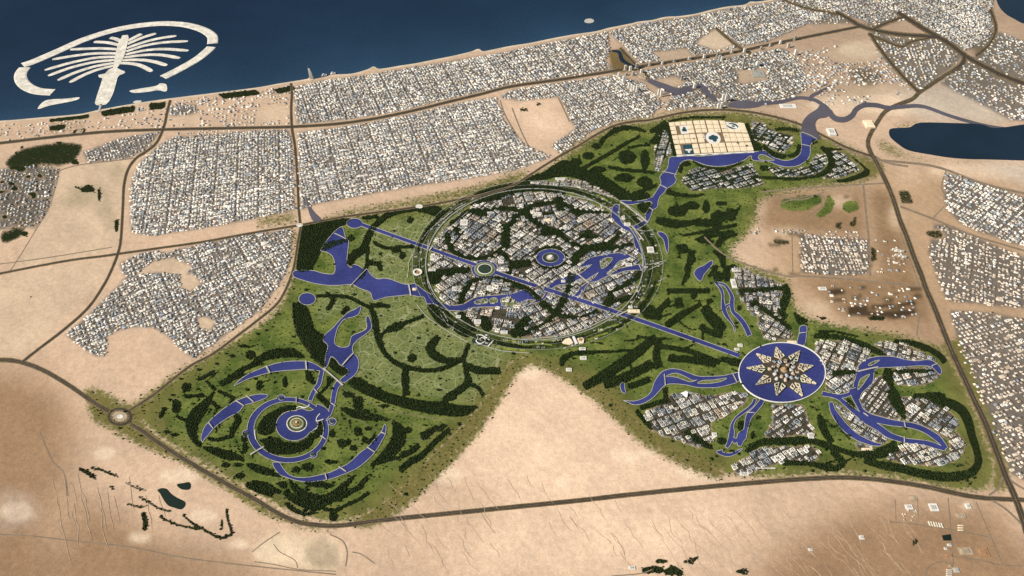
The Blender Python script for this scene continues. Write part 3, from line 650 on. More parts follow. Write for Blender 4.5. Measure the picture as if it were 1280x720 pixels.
belts(D, [([(60, 80), (100, 95), (180, 130), (280, 160), (410, 207)], [8, 36, 56, 50, 8]), ([(488, 240), (540, 310), (600, 370), (680, 420), (780, 448), (880, 432), (960, 380), (1040, 300), (1150, 190)], [8, 45, 66, 76, 80, 76, 66, 50, 8]), ([(110, 260), (250, 300), (400, 365)], [24, 50, 30]), ([(60, 285), (200, 350), (330, 390)], 34), ([(450, 350), (540, 440), (650, 490), (740, 520), (850, 508)], [50, 45, 45, 40, 20]), ([(470, 480), (540, 540), (650, 580), (760, 560)], [36, 30, 26, 16]), ([(830, 532), (960, 545), (1060, 490), (1180, 440), (1290, 365)], 24), ([(940, 440), (1050, 390), (1210, 300)], 34), ([(650, 270), (780, 285), (930, 300)], [20, 45, 16]), ([(1180, 330), (1230, 260), (1280, 210)], 34)], 1.22)
blobs(D, [(935, 605, 46, 46), (680, 110, 60, 40), (560, 140, 40, 30), (430, 290, 40, 40), (950, 60, 30, 16)])
belts(XH, [([(0, 212), (100, 140), (200, 70), (300, 30), (420, 10), (540, 15), (640, 62)], [14, 30, 50, 66, 66, 60, 8]), ([(668, 185), (690, 250), (745, 325)], [14, 56, 12]), ([(940, 250), (880, 330), (810, 410)], 20), ([(770, 430), (830, 480), (900, 540)], 40), ([(1000, 560), (1060, 580), (1130, 600), (1290, 615)], [10, 30, 40, 50])], 1.22)
blobs(XH, [(450, 300, 26, 60), (190, 320, 28, 40), (1090, 430, 60, 30), (1180, 480, 60, 40), (880, 280, 20, 40), (110, 30, 40, 50)])
belts(B, [([(220, 100), (330, 140), (450, 168), (570, 178), (695, 203)], [8, 46, 50, 45, 8]), ([(720, 212), (785, 300), (782, 400), (720, 490), (630, 575), (500, 660)], [8, 90, 100, 92, 60, 8]), ([(1240, 240), (1200, 290), (1130, 280)], 34), ([(1010, 370), (1060, 350), (1140, 290)], [60, 60, 30]), ([(800, 562), (900, 520), (990, 450)], 40), ([(800, 710), (900, 620), (1010, 560), (1130, 440), (1250, 330), (1290, 290)], [40, 50, 40, 34, 26]), ([(560, 640), (680, 600), (800, 580)], 26), ([(190, 400), (220, 450), (300, 410)], 40), ([(420, 390), (510, 420), (560, 350)], 34), ([(370, 280), (390, 360)], 50)], 1.22)
blobs(B, [(380, 60, 60, 26), (120, 340, 30, 40), (330, 480, 40, 30), (100, 620, 60, 20), (480, 290, 40, 20), (880, 300, 40, 30), (640, 60, 60, 14)])
# woodland inside the ring of the round garden
woods(XK, [[(250, 160), (330, 110), (450, 60), (560, 60), (540, 100), (420, 130), (370, 200), (350, 300), (280, 350), (180, 330), (190, 240)], [(200, 400), (300, 380), (380, 380), (440, 420), (560, 425), (660, 390), (720, 330), (740, 400), (680, 480), (560, 530), (420, 550), (280, 530), (250, 460)], [(790, 220), (835, 215), (840, 290), (810, 360), (750, 380), (745, 310)]])
for a0, a1, rx, ry, w in ((1.6, 2.2, 151, 103, 5), (2.35, 3.0, 141.5, 98, 3.2), (0.2, 0.9, 151, 103, 5), (1.0, 1.5, 141, 97.6, 3), (3.3, 3.9, 151, 102, 5), (4.0, 4.7, 150, 102, 5.5), (4.2, 5.4, 142, 98, 3), (5.6, 6.1, 150, 102, 4), (2.1, 2.5, 151, 103, 4.5), (0.0, 0.25, 142, 98, 3.4)):
    a_ = np.linspace(a0, a1, 9); BELT.append(([(671 + rx * math.cos(t_), 332 + ry * math.sin(t_)) for t_ in a_], [w * .4, w, w, w * .4]))
HEDGE = []
hr = np.random.default_rng(21)
for _ in range(95):
    k_ = hr.uniform(1.25, 2.75); t0 = hr.uniform(0, 6.283); dt = hr.uniform(0.05, 0.22)
    a_ = np.linspace(t0, t0 + dt, 5); dx_ = hr.uniform(-3, 3)
    HEDGE.append(([(360 + dx_ + 51 * k_ * math.cos(t_), 536 + 41 * k_ * math.sin(t_)) for t_ in a_], hr.uniform(0.9, 2.0)))
for _ in range(70):
    cx, cy = hr.uniform(640, 930), hr.uniform(150, 480)
    an = hr.choice([-0.45, 0.5, -0.2, 1.2]) + hr.normal(0, 0.2); ln_ = hr.uniform(4, 13)
    HEDGE.append(([(cx - ln_ * math.cos(an), cy - ln_ * math.sin(an)), (cx + hr.normal(0, 1), cy + hr.normal(0, 1)), (cx + ln_ * math.cos(an), cy + ln_ * math.sin(an))], hr.uniform(1.0, 2.4)))
for _ in range(50):
    cx, cy = hr.uniform(900, 1200), hr.uniform(400, 590)
    an = hr.normal(0.25, 0.5); ln_ = hr.uniform(4, 10)
    HEDGE.append(([(cx - ln_ * math.cos(an), cy - ln_ * math.sin(an)), (cx, cy + hr.normal(0, 1)), (cx + ln_ * math.cos(an), cy + ln_ * math.sin(an))], hr.uniform(1.0, 2.0)))
# oasis plantings out in the desert and town
DES = []
for pts, w in [([(98, 585), (108, 590), (120, 598)], [4, 6, 4]), ([(112, 585), (125, 587), (138, 592), (150, 596)], [3, 4, 4, 3]), ([(155, 602), (168, 609), (182, 613)], 3), ([(134, 608), (146, 612)], 3), ([(158, 628), (170, 633), (185, 633)], 3.5), ([(172, 620), (185, 627), (200, 636), (215, 639)], 3.5), ([(178, 640), (182, 652), (180, 664)], 7), ([(198, 645), (212, 652), (230, 658), (250, 662)], 3.5), ([(228, 642), (238, 652), (255, 662), (275, 672), (290, 668)], 4), ([(283, 635), (285, 650), (291, 668)], 4), ([(277, 648), (278, 662)], 3.5)]:
    DES.append(band_poly(pts, w))
for c in [(815, 712, 14, 5), (842, 715, 14, 6), (827, 702, 10, 3), (860, 702, 8, 3), (928, 714, 9, 4), (1145, 676, 4, 3), (1142, 681, 2, 4), (870, 698, 5, 3), (1097, 398, 12, 3), (110, 236, 9, 5), (97, 235, 5, 2), (124, 243, 2, 10), (146, 282, 3, 9), (655, 137, 7, 2), (673, 130, 4, 2), (30, 292, 6, 3), (38, 372, 3, 1.5), (1030, 398, 6, 2)]:
    DES.append(ell(*c, 14) + (RNG.random((14, 2)) - .5) * min(c[2:]) * .8)
OASIS = []
orr = np.random.default_rng(8)
for k_ in range(170):
    cx, cy = orr.uniform(-4, 106), orr.uniform(174, 302)
    if not inside([(0, 205), (12, 192), (30, 182), (60, 177), (108, 178), (100, 206), (76, 214), (66, 246), (46, 286), (20, 302), (-6, 304)], np.array([cx]), np.array([cy]))[0]: continue
    if cy > 212 and orr.random() < .45: continue
    r0_ = orr.uniform(1.5, 5.5) if cy < 212 else orr.uniform(1.2, 3.4)
    OASIS.append(ell(cx, cy, r0_ * orr.uniform(1, 1.9), r0_ * .7, 12) + (orr.random((12, 2)) - .5) * r0_ * .7)
OASIS += [[(125, 139), (150, 134), (170, 132), (168, 140), (128, 146)], [(60, 149), (112, 142), (112, 148), (62, 153)], [(340, 112), (366, 106), (372, 112), (350, 117)], [(62, 157), (85, 155), (80, 162), (62, 164)], [(90, 163), (110, 160), (104, 168), (92, 170)], [(185, 129), (208, 127), (206, 136), (188, 138)], [(270, 116), (320, 112), (328, 118), (280, 124)]]
FIELDS = [[(1121, 237), (1137, 237), (1144, 255), (1126, 256)], [(976, 250), (1000, 245), (1025, 244), (1028, 252), (1012, 262), (990, 264), (976, 260)], [(1018, 270), (1030, 258), (1034, 242), (1044, 252), (1040, 264), (1028, 272)], [(1053, 255), (1062, 250), (1073, 253), (1074, 262), (1062, 266), (1053, 262)], [(964, 298), (988, 299), (988, 307), (966, 306)], [(1066, 270), (1072, 269), (1071, 284), (1061, 285), (1061, 275), (1066, 276)], [(1043, 277), (1054, 276), (1053, 288), (1043, 287)], [(1155, 288), (1175, 286), (1182, 296), (1172, 300), (1158, 296)], [(1086, 305), (1096, 310), (1098, 325), (1088, 330)]]

# ---- districts
GARDEN = [(165, 517), (172, 506), (200, 482), (240, 457), (290, 427), (340, 395), (358, 366), (369, 330), (374, 295), (377, 283), (440, 270), (520, 259), (600, 246), (645, 233), (690, 206), (740, 170), (775, 156), (815, 151), (850, 142), (920, 139), (980, 149), (1040, 175), (1080, 197), (1092, 214), (1075, 228), (1000, 236),
          (968, 243), (945, 252), (948, 275), (930, 298), (905, 315), (925, 328), (960, 341), (985, 347), (992, 380), (1003, 396), (1050, 407), (1120, 418), (1178, 434), (1200, 470), (1222, 520), (1243, 580), (1240, 612), (1200, 614), (1150, 603), (1060, 592), (960, 597), (905, 592), (850, 568), (810, 546), (775, 512), (745, 488), (715, 470), (690, 455), (665, 446), (640, 452), (632, 470), (605, 508), (575, 540), (535, 580), (498, 618), (470, 640), (440, 652), (402, 651), (362, 640), (300, 606), (240, 573), (190, 540)]
SKIRT = [[(100, 482), (125, 486), (150, 500), (165, 505), (200, 478), (235, 452), (245, 455), (200, 495), (180, 530), (240, 572), (300, 605), (360, 645), (405, 655), (430, 653), (420, 664), (380, 662), (330, 645), (280, 612), (230, 582), (180, 560), (140, 540), (115, 528)],
         [(376, 279), (430, 262), (520, 247), (600, 231), (640, 216), (660, 212), (668, 217), (640, 233), (600, 246), (520, 260), (430, 272), (378, 283)], [(690, 200), (720, 178), (770, 152), (850, 137), (920, 134), (980, 144), (1060, 180), (1110, 205), (1100, 222), (1060, 233), (960, 243), (955, 236), (1060, 222), (1080, 205), (1040, 178), (980, 150), (920, 142), (850, 146), (775, 160), (700, 205)],
         [(1240, 575), (1215, 510), (1190, 455), (1170, 430), (1200, 420), (1232, 500), (1262, 585), (1262, 612), (1240, 618)], [(575, 60), (560, 64)]]
SKIRT = SKIRT[:4] + [[(652, 436), (630, 455), (600, 500), (570, 534), (530, 572), (492, 610), (465, 634), (436, 650), (440, 660), (462, 662), (492, 648), (524, 622), (560, 586), (596, 548), (624, 508), (646, 470), (662, 458), (680, 462), (710, 480), (740, 500), (766, 524), (800, 556), (840, 578), (890, 600), (910, 600), (905, 580), (855, 556), (820, 532), (785, 500), (755, 475), (722, 455), (695, 440)]]
OLIVE = [[(1090, 170), (1112, 176), (1135, 192), (1185, 200), (1235, 202), (1215, 208), (1150, 203), (1110, 196), (1098, 188)], [(320, 270), (372, 262), (372, 280), (320, 288)], [(1112, 160), (1120, 152), (1150, 150), (1152, 157), (1120, 165)], [(362, 285), (376, 285), (366, 340), (346, 380), (300, 422), (240, 458), (232, 452), (300, 412), (345, 370), (358, 335)]]
BROWN = [[(-220, 440), (0, 458), (60, 470), (85, 500), (100, 540), (95, 590), (60, 640), (70, 810), (-220, 810)], [(960, 690), (1050, 640), (1110, 625), (1250, 630), (1290, 700), (1500, 600), (1500, 810), (900, 810)], [(1090, 205), (1180, 380), (1250, 600), (1235, 600), (1150, 420), (1080, 240)], [(85, 615), (130, 625), (190, 670), (300, 700), (420, 730), (60, 760)], [(1060, 360), (1150, 365), (1170, 430), (1070, 405)]]
PALE = [smooth([(762, 562), (775, 563), (792, 564), (808, 563), (822, 568), (800, 572), (795, 578), (778, 577), (768, 572)], 3, True), smooth([(842, 588), (858, 583), (880, 590), (900, 597), (905, 600), (880, 600), (862, 599)], 3, True), ell(703, 602, 6, 7), ell(130, 567, 14, 8), ell(255, 645, 18, 10), ell(175, 672, 14, 7), ell(350, 690, 34, 14), ell(225, 595, 26, 10), ell(20, 640, 22, 12), ell(298, 680, 14, 6), ell(1135, 226, 16, 12), ell(1050, 245, 18, 8), ell(1125, 130, 60, 14), ell(1050, 130, 40, 12), ell(1078, 62, 30, 10), ell(900, 50, 30, 12), ell(1220, 215, 60, 10), ell(660, 460, 20, 14), ell(1170, 588, 20, 4), ell(560, 595, 20, 10), ell(1208, 632, 8, 4)]
PEACH = [[(628, 128), (700, 122), (712, 150), (720, 160), (690, 170), (655, 168), (640, 150)], [(560, 560), (640, 470), (690, 470), (800, 560), (880, 600), (640, 640)], [(640, 640), (900, 612), (960, 640), (800, 720), (560, 700)]]
PLOT = [[(75, 212), (160, 198), (152, 260), (148, 310), (20, 336), (60, 265)], [(0, 345), (140, 322), (130, 350), (30, 445), (0, 445)], [(168, 345), (190, 327), (215, 322), (240, 332), (232, 345), (200, 340)], [(225, 346), (240, 342), (252, 354), (238, 364), (226, 360)], [(247, 398), (258, 396), (270, 402), (262, 413), (250, 410)], [(880, 45), (896, 35), (920, 55), (895, 64), (870, 55)], [(1030, 64), (1062, 55), (1090, 62), (1100, 76), (1060, 80), (1036, 74)], [(1040, 108), (1120, 104), (1140, 114), (1080, 120)], [(340, 132), (360, 130), (360, 150), (318, 154), (318, 140)], [(216, 146), (250, 142), (250, 154), (212, 156)], [(812, 100), (845, 95), (860, 105), (830, 112)], [(920, 88), (960, 85), (958, 100), (925, 106)], [(815, 65), (860, 60), (870, 75), (830, 80)]]

PINKW = (0.62, 0.55, 0.48)
# name, outline, street direction (two plan points), (pitch along, across), (houses between streets), (length, depth), height, share built, phrase
HOUSES = [
 ("dark-earth yards below the walled compound", [(1038, 354), (1150, 362), (1146, 397), (1062, 398), (1034, 374)], [(1040, 360), (1150, 368)], (74, 62), (5, 2), (44, 34), (8, 16), 0.34),
 ("yards between the compound and the highway", [(1090, 300), (1122, 300), (1140, 345), (1092, 342)], [(1092, 320), (1135, 325)], (78, 64), (5, 2), (46, 34), (8, 18), 0.3),
 ("fields edge north of the compound", [(940, 284), (1000, 286), (1080, 290), (1080, 297), (1000, 293), (940, 292)], [(940, 288), (1080, 293)], (66, 54), (4, 2), (44, 32), (8, 16), 0.5),
 ("shore strip along the bay road", [(126, 141), (212, 127), (290, 117), (366, 105), (363, 118), (300, 128), (212, 138), (130, 150)], [(130, 146), (360, 110)], (74, 62), (5, 2), (50, 38), (8, 22), 0.6),
 ("plots between the two western roads", [(120, 152), (205, 142), (360, 122), (362, 155), (210, 159), (120, 165)], [(130, 160), (360, 140)], (84, 70), (5, 2), (54, 38), (8, 20), 0.5),
 ("old quarter inside the western bend road", [(163, 252), (163, 235), (168, 215), (178, 200), (196, 184), (215, 172), (300, 165), (361, 162), (366, 190), (369, 262), (340, 268), (300, 277), (250, 286), (190, 295), (164, 290)], [(165, 238), (365, 214)], (56, 37), (7, 3), (60, 27), (8, 19), 0.92),
 ("quarter in front of the bare sand plot", [(224, 311), (300, 294), (366, 287), (363, 325), (352, 352), (325, 388), (286, 416), (242, 448), (225, 436), (210, 420), (190, 409), (165, 410), (150, 412), (135, 420), (133, 444), (120, 446), (90, 425), (82, 418), (110, 395), (140, 365), (158, 345), (152, 340), (150, 330), (168, 320), (185, 314), (212, 316)], [(110, 405), (300, 335)], (54, 36), (6, 3), (54, 26), (8, 20), 0.9),
 ("gridded town above the garden road", [(373, 166), (420, 160), (470, 152), (560, 132), (620, 121), (630, 150), (648, 172), (658, 182), (690, 196), (640, 214), (560, 227), (510, 234), (450, 245), (400, 254), (377, 262), (374, 220)], [(376, 262), (640, 213)], (60, 38), (7, 3), (64, 29), (7, 18), 0.93),
 ("shore town west of the sail tower", [(367, 110), (400, 101), (460, 94), (560, 77), (640, 64), (640, 106), (560, 124), (500, 139), (420, 151), (371, 155)], [(372, 150), (640, 100)], (58, 44), (6, 3), (58, 33), (9, 24), 0.9),
 ("shore town beyond the brown park", [(640, 63), (700, 51), (760, 40), (763, 62), (757, 75), (765, 88), (700, 97), (640, 106)], [(640, 100), (760, 75)], (62, 54), (5, 3), (54, 40), (11, 32), 0.85),
 ("hillside of white blocks along the far shore", [(760, 40), (800, 30), (860, 22), (900, 13), (960, 4), (1060, -14), (1240, -60), (1242, 5), (1236, 45), (1210, 62), (1180, 48), (1140, 22), (1100, 33), (1045, 14), (960, 52), (880, 68), (800, 80), (780, 58)], [(780, 55), (960, 15)], (62, 60), (6, 4), (48, 42), (12, 38), 0.88),
 ("dense quarter between the two highways", [(640, 112), (700, 103), (770, 94), (805, 105), (830, 130), (812, 146), (770, 152), (735, 167), (702, 192), (688, 182), (718, 162), (706, 132), (697, 121), (650, 126), (625, 122)], [(650, 150), (800, 110)], (56, 48), (5, 3), (48, 35), (10, 28), 0.88),
 ("creekside quarter behind the tiled plaza", [(790, 92), (850, 80), (920, 70), (980, 60), (1000, 80), (1010, 112), (985, 125), (960, 132), (920, 134), (880, 133), (830, 138), (840, 120)], [(800, 120), (960, 85)], (64, 58), (6, 3), (50, 42), (12, 36), 0.82),
 ("blocks spread over the far crossroads", [(985, 30), (1045, 16), (1090, 40), (1110, 82), (1148, 114), (1190, 85), (1205, 70), (1180, 50), (1110, 46), (1090, 30)], [(1000, 45), (1200, 60)], (76, 74), (6, 4), (48, 40), (14, 36), 0.62),
 ("blocks east of the far crossroads", [(1215, 74), (1250, 40), (1300, 60), (1300, 152), (1262, 150), (1225, 130), (1175, 104)], [(1210, 80), (1280, 120)], (76, 72), (5, 3), (48, 40), (14, 34), 0.6),
 ("blocks on the far creek bank", [(1170, 45), (1185, 15), (1242, 10), (1240, 55), (1205, 64), (1190, 55)], [(1180, 50), (1240, 20)], (76, 72), (5, 3), (48, 40), (12, 32), 0.6),
 ("palm-shaded western quarter", [(0, 212), (40, 206), (76, 211), (70, 235), (60, 264), (45, 286), (20, 282), (0, 288), (-30, 290), (-30, 215)], [(0, 250), (60, 240)], (58, 48), (4, 2), (44, 30), (9, 26), 0.62),
 ("shore village beside the palm causeway", [(-20, 158), (50, 152), (112, 148), (118, 165), (60, 172), (-20, 178)], [(0, 170), (110, 155)], (70, 62), (5, 2), (44, 34), (9, 22), 0.42),
 ("terraces below the palm causeway", [(104, 190), (150, 173), (190, 166), (200, 166), (182, 188), (160, 198), (110, 204)], [(100, 200), (190, 175)], (56, 50), (6, 2), (40, 30), (9, 20), 0.8),
 ("beach cluster by the shore road", [(210, 134), (246, 130), (246, 142), (212, 145)], [(210, 140), (246, 134)], (66, 56), (5, 2), (42, 32), (9, 18), 0.7),
 ("roadside strip before the shore town", [(215, 160), (300, 156), (340, 150), (360, 120), (362, 162), (300, 166), (225, 172)], [(215, 165), (360, 155)], (58, 52), (6, 2), (40, 30), (8, 18), 0.45),
 ("orchard town beside the dark lake", [(1182, 216), (1200, 219), (1240, 232), (1290, 250), (1290, 312), (1262, 303), (1225, 290), (1200, 278), (1184, 262), (1180, 245)], [(1184, 262), (1285, 310)], (62, 52), (6, 3), (46, 36), (12, 28), 0.82),
 ("plain town behind the long highway", [(1168, 280), (1190, 282), (1215, 294), (1290, 326), (1290, 386), (1240, 382), (1184, 376), (1172, 350), (1160, 315)], [(1170, 350), (1285, 380)], (62, 54), (6, 3), (46, 36), (10, 26), 0.66),
 ("tan town beside the long highway", [(1187, 388), (1240, 391), (1275, 398), (1290, 405), (1290, 605), (1264, 592), (1248, 555), (1232, 512), (1212, 470), (1198, 430)], [(1210, 460), (1280, 440)], (70, 54), (5, 2), (60, 36), (9, 20), 0.78),
 ("walled compound in the desert", [(1000, 293), (1040, 296), (1085, 299), (1086, 342), (1050, 345), (1001, 341)], [(1000, 320), (1086, 322)], (56, 48), (5, 3), (44, 36), (9, 22), 0.8),
 ("lane of houses west of the compound", [(940, 288), (990, 285), (990, 296), (940, 294)], [(940, 290), (990, 290)], (90, 60), (5, 2), (46, 34), (9, 20), 0.4),
 ("scattered quarter on the open ground above the creek", [(962, 72), (1040, 58), (1098, 66), (1112, 84), (1146, 113), (1120, 119), (1060, 116), (1012, 113), (1000, 85)], [(970, 100), (1090, 80)], (78, 70), (5, 3), (56, 42), (14, 38), 0.62),
 ("creekside sheds on the sand flats", [(1020, 115), (1090, 120), (1082, 132), (1030, 132)], [(1020, 122), (1090, 118)], (80, 120), (8, 4), (56, 36), (12, 24), 0.5),
 ("trial plots below the long road", [(1125, 637), (1146, 637), (1147, 652), (1122, 651)], [(1122, 650), (1146, 652)], (32, 26), (5, 2), (20, 12), (5, 9), 0.5),
]
CITYP = [
 # round garden city: several street grids meet along the tree belts
 ("round garden city", ell(668, 331, 131, 91, 60), [((560, 280), [(560, 300), (600, 255)]), ((600, 285), [(590, 300), (640, 258)]), ((660, 255), [(640, 262), (720, 250)]), ((735, 275), [(690, 290), (760, 250)]), ((760, 300), [(720, 320), (780, 275)]), ((555, 330), [(540, 310), (590, 338)]), ((560, 360), [(550, 350), (585, 378)]), ((615, 360), [(590, 362), (640, 370)]), ((650, 300), [(620, 330), (680, 285)]), ((605, 400), [(580, 395), (640, 405)]), ((690, 400), [(650, 410), (720, 380)]), ((745, 370), [(700, 378), (790, 340)]), ((700, 350), [(690, 370), (730, 345)])], (62, 52), (3, 3), (60, 50), (14, 32), 0.93),
 ("village north of the round city", X4([(170, 70), (260, 50), (330, 55), (400, 65), (560, 20), (630, 40), (720, 40), (840, 75), (840, 120), (940, 140), (1040, 170), (1075, 220), (1000, 215), (880, 175), (760, 140), (640, 110), (500, 95), (330, 92)]), [((720, 232), [(670, 228), (760, 236)])], (62, 52), (3, 3), (60, 50), (14, 30), 0.9),
 ("quarter between the twin canals and the bare desert", F_([(285, 135), (340, 120), (430, 130), (530, 190), (680, 240), (800, 290), (790, 340), (770, 370), (740, 500), (790, 640), (700, 590), (610, 540), (540, 520), (520, 600), (480, 590), (400, 480), (340, 390), (340, 330), (350, 280), (310, 220)]), [((950, 360), [(920, 365), (975, 370)])], (62, 52), (3, 3), (60, 50), (12, 28), 0.92),
 ("wedge north of the star lake", F_([(525, 520), (560, 520), (640, 590), (720, 640), (800, 700), (900, 790), (870, 840), (680, 845), (600, 830), (545, 700)]), [((965, 405), [(950, 400), (990, 420)])], (62, 52), (3, 3), (60, 50), (12, 26), 0.92),
 ("fan of blocks west of the star lake", [(803, 520), (808, 513), (820, 508), (834, 500), (836, 494), (853, 491), (870, 492), (886, 496), (910, 490), (928, 491), (936, 497), (930, 506), (905, 520), (890, 528), (888, 538), (896, 545), (890, 552), (875, 561), (855, 553), (830, 545), (812, 536)], [((860, 520), [(830, 530), (925, 495)])], (62, 52), (3, 3), (60, 50), (10, 26), 0.9),
 ("diamond blocks south of the star lake", K([(820, 125), (950, 130), (1150, 125), (1200, 260), (1290, 460), (1190, 440), (1100, 430), (950, 460), (780, 470), (780, 400), (850, 280), (850, 200)]), [((980, 525), [(960, 540), (1000, 515)])], (68, 60), (3, 2), (54, 44), (12, 28), 0.9),
 ("boat-shaped quarter by the southern road", XJ([(125, 330), (300, 225), (330, 190), (420, 152), (650, 142), (920, 138), (1000, 200), (985, 270), (940, 298), (900, 300), (760, 282), (610, 310), (350, 390), (270, 425), (160, 440)]), [((960, 570), [(930, 590), (1000, 560)])], (62, 52), (3, 3), (60, 50), (12, 26), 0.92),
 ("blocks east of the star lake", Q([(0, 145), (150, 130), (290, 130), (420, 170), (560, 240), (540, 290), (450, 340), (410, 420), (375, 560), (340, 640), (200, 650), (100, 620), (90, 480), (60, 380), (0, 250)]), [((1040, 445), [(1030, 465), (1050, 425)]), ((1050, 480), [(1040, 490), (1070, 470)])], (62, 52), (3, 3), (60, 50), (12, 28), 0.92),
 ("terrace north of the looping canal", Q([(560, 150), (640, 140), (760, 130), (900, 160), (1050, 240), (1190, 320), (1100, 315), (1000, 325), (900, 312), (720, 280), (640, 215)]), [((1110, 440), [(1095, 430), (1160, 450)])], (62, 52), (3, 3), (60, 50), (12, 26), 0.92),
 ("terrace south of the looping canal", Q([(780, 395), (1040, 395), (1180, 400), (1200, 420), (1235, 480), (1180, 530), (1090, 570), (1000, 582), (800, 572), (780, 500)]), [((1140, 475), [(1120, 478), (1165, 470)])], (62, 52), (3, 3), (60, 50), (12, 26), 0.9),
 ("blocks inside the canal loop", L([(450, 0), (490, -60), (600, -140), (680, -180), (720, -90), (740, 0), (745, 110), (870, 285), (700, 265), (560, 235), (480, 180), (440, 90)]), [((1090, 500), [(1075, 520), (1105, 480)])], (58, 48), (3, 2), (44, 34), (10, 24), 0.93),
 ("blocks on the far side of the canal loop", L([(835, 35), (960, 55), (1130, 50), (1280, 150), (1400, 250), (1440, 330), (1400, 380), (1300, 470), (1180, 385), (1050, 335), (900, 292), (900, 180)]), [((1155, 510), [(1140, 530), (1170, 500)])], (62, 52), (3, 3), (60, 50), (12, 28), 0.93),
 ("sliver between the parallel canals", L([(165, 90), (280, 150), (430, 255), (570, 360), (740, 470), (690, 515), (560, 500), (430, 430), (340, 335), (265, 230)]), [((1070, 535), [(1045, 520), (1100, 550)])], (62, 52), (3, 3), (60, 50), (12, 26), 0.92),
 ("end quarter under the canal tip", [(1106, 573), (1120, 562), (1128, 556), (1145, 553), (1160, 556), (1178, 566), (1186, 566), (1187, 556), (1184, 545), (1196, 540), (1205, 550), (1206, 565), (1195, 577), (1170, 583), (1130, 580)], [((1150, 570), [(1130, 575), (1170, 560)])], (62, 52), (3, 3), (60, 50), (12, 26), 0.92),
 ("triangle lots by the parallel canals", L([(365, 480), (450, 515), (580, 545), (425, 592)]), [((1075, 558), [(1065, 555), (1090, 560)])], (56, 48), (3, 2), (44, 34), (10, 20), 0.8),
 ("terraces east of the tiled plaza", XD([(0, 85), (100, 105), (230, 195), (420, 230), (400, 320), (310, 420), (180, 360), (90, 300), (0, 290)]), [((960, 165), [(945, 160), (980, 172)])], (70, 62), (3, 2), (58, 46), (10, 22), 0.82),
 ("villas inside the river bend", XD([(150, 560), (250, 545), (400, 570), (560, 545), (640, 430), (740, 420), (755, 500), (700, 590), (600, 640), (400, 650), (230, 640)]), [((1010, 215), [(980, 222), (1030, 205)])], (68, 60), (4, 2), (56, 44), (8, 18), 0.85),
 ("tip of villas towards the highway", XD([(750, 395), (880, 392), (980, 470), (1080, 570), (1060, 600), (850, 665), (700, 665), (800, 590), (840, 500)]), [((1050, 215), [(1035, 222), (1065, 210)])], (62, 52), (3, 3), (60, 50), (8, 18), 0.85),
 ("villas south of the plaza river", XA([(845, 190), (870, 150), (900, 125), (960, 118), (1100, 120), (1200, 98), (1230, 150), (1262, 205), (1150, 222), (1000, 225), (900, 238)]), [((910, 215), [(870, 225), (940, 205)])], (70, 62), (4, 2), (58, 46), (8, 18), 0.85),
 ("strip of villas west of the tiled plaza", XC([(150, 300), (240, 245), (275, 240), (335, 470), (240, 560), (190, 680), (150, 660)]), [((825, 185), [(822, 200), (832, 165)])], (62, 52), (3, 3), (60, 50), (8, 18), 0.8),
 ("park pavilions around the round city", None, [((0, 0), [(0, 0), (1, 0)])], (1, 1), (1, 1), (1, 1), (1, 1), 1),
]
CITYP = CITYP[:-1]
OUTER = (ell(672, 332, 157, 106, 60), ell(668, 331, 135, 94, 60))

# ------------------------------------------------------------------ land cover
block = layer()
waterm = layer(); beltm = layer(); roadm = layer()
for p, mk, nm in WP: paint(waterm, p)
paint(waterm, WBAND[0][0]); 
_in = layer(); paint(_in, WBAND[0][1]); 
_inw = layer(); paint(_inw, ell(367.3, 532.5, 22.2, 18.8)); waterm[(_in > 0) & (_inw == 0)] = 0
for p in ISL: paint(waterm, smooth(p, 3, True), 0.0)
for pts, w in BELT: paint(beltm, band_poly(pts, w))
for p in WOOD: paint(beltm, p)
for pts, w in ROADS: paint(roadm, band_poly(pts, np.array(w) + 2.0))
for pts, w in TRACKS: paint(roadm, band_poly(pts, w + 1))
ringroad = [ell(668, 331, 137, 95.5, 80)]
plotm = layer()
for p in PLOT: paint(plotm, p)
for p in FIELDS + OASIS + PEACH[:1]: paint(plotm, p)
seam = layer(); paint(seam, COAST + [(2200, -900), (-900, -900)])
hedm = layer()
for pts, w in HEDGE: paint(hedm, band_poly(pts, [w * .4, w, w, w * .4]))
_g = layer(); paint(_g, [(205, 520), (215, 500), (300, 430), (358, 378), (400, 470), (470, 510), (560, 535), (500, 600), (440, 638), (380, 635), (300, 590), (225, 548)]); paint(_g, [(700, 195), (770, 162), (830, 155), (850, 240), (930, 250), (930, 298), (900, 318), (990, 420), (1180, 440), (1200, 560), (1180, 590), (900, 580), (760, 480), (700, 450), (780, 400), (830, 330), (810, 270), (760, 235)])
_c = layer()
for c_ in CITYP: paint(_c, c_[1])
paint(_c, ell(370, 537, 52, 42)); hedm *= (_g > 0) & (_c == 0) & (waterm == 0) & (roadm == 0)
beltm = np.maximum(beltm, hedm)
block = (waterm + beltm + roadm + plotm + seam) > 0

urban = layer(); gcity = layer()
for h in HOUSES:
    if not h[0].startswith(('dark-earth', 'yards', 'lane', 'fields edge', 'shore strip', 'plots between', 'creekside sheds', 'scattered', 'shore village', 'roadside', 'trial')): paint(urban, h[1])
for c in CITYP: paint(gcity, c[1])
urban *= (plotm == 0)
urban = blur(urban, 1); 
villam = layer()
for c in CITYP[-5:]: paint(villam, c[1])
villam = blur(villam * (waterm == 0), 1)
gcity = blur(gcity * (waterm == 0), 1)
nem = layer(); paint(nem, [(770, 100), (800, 20), (960, -30), (1400, -100), (1400, 160), (1170, 110), (1000, 140), (820, 130)]); nem = blur(nem, 8)
gx, gy = np.meshgrid(XS, YS)
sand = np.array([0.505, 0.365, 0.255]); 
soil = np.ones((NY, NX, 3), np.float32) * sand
soil *= (1 - 0.30 * np.clip((380 - gy) / 420, 0, 1))[..., None] ** 0.5
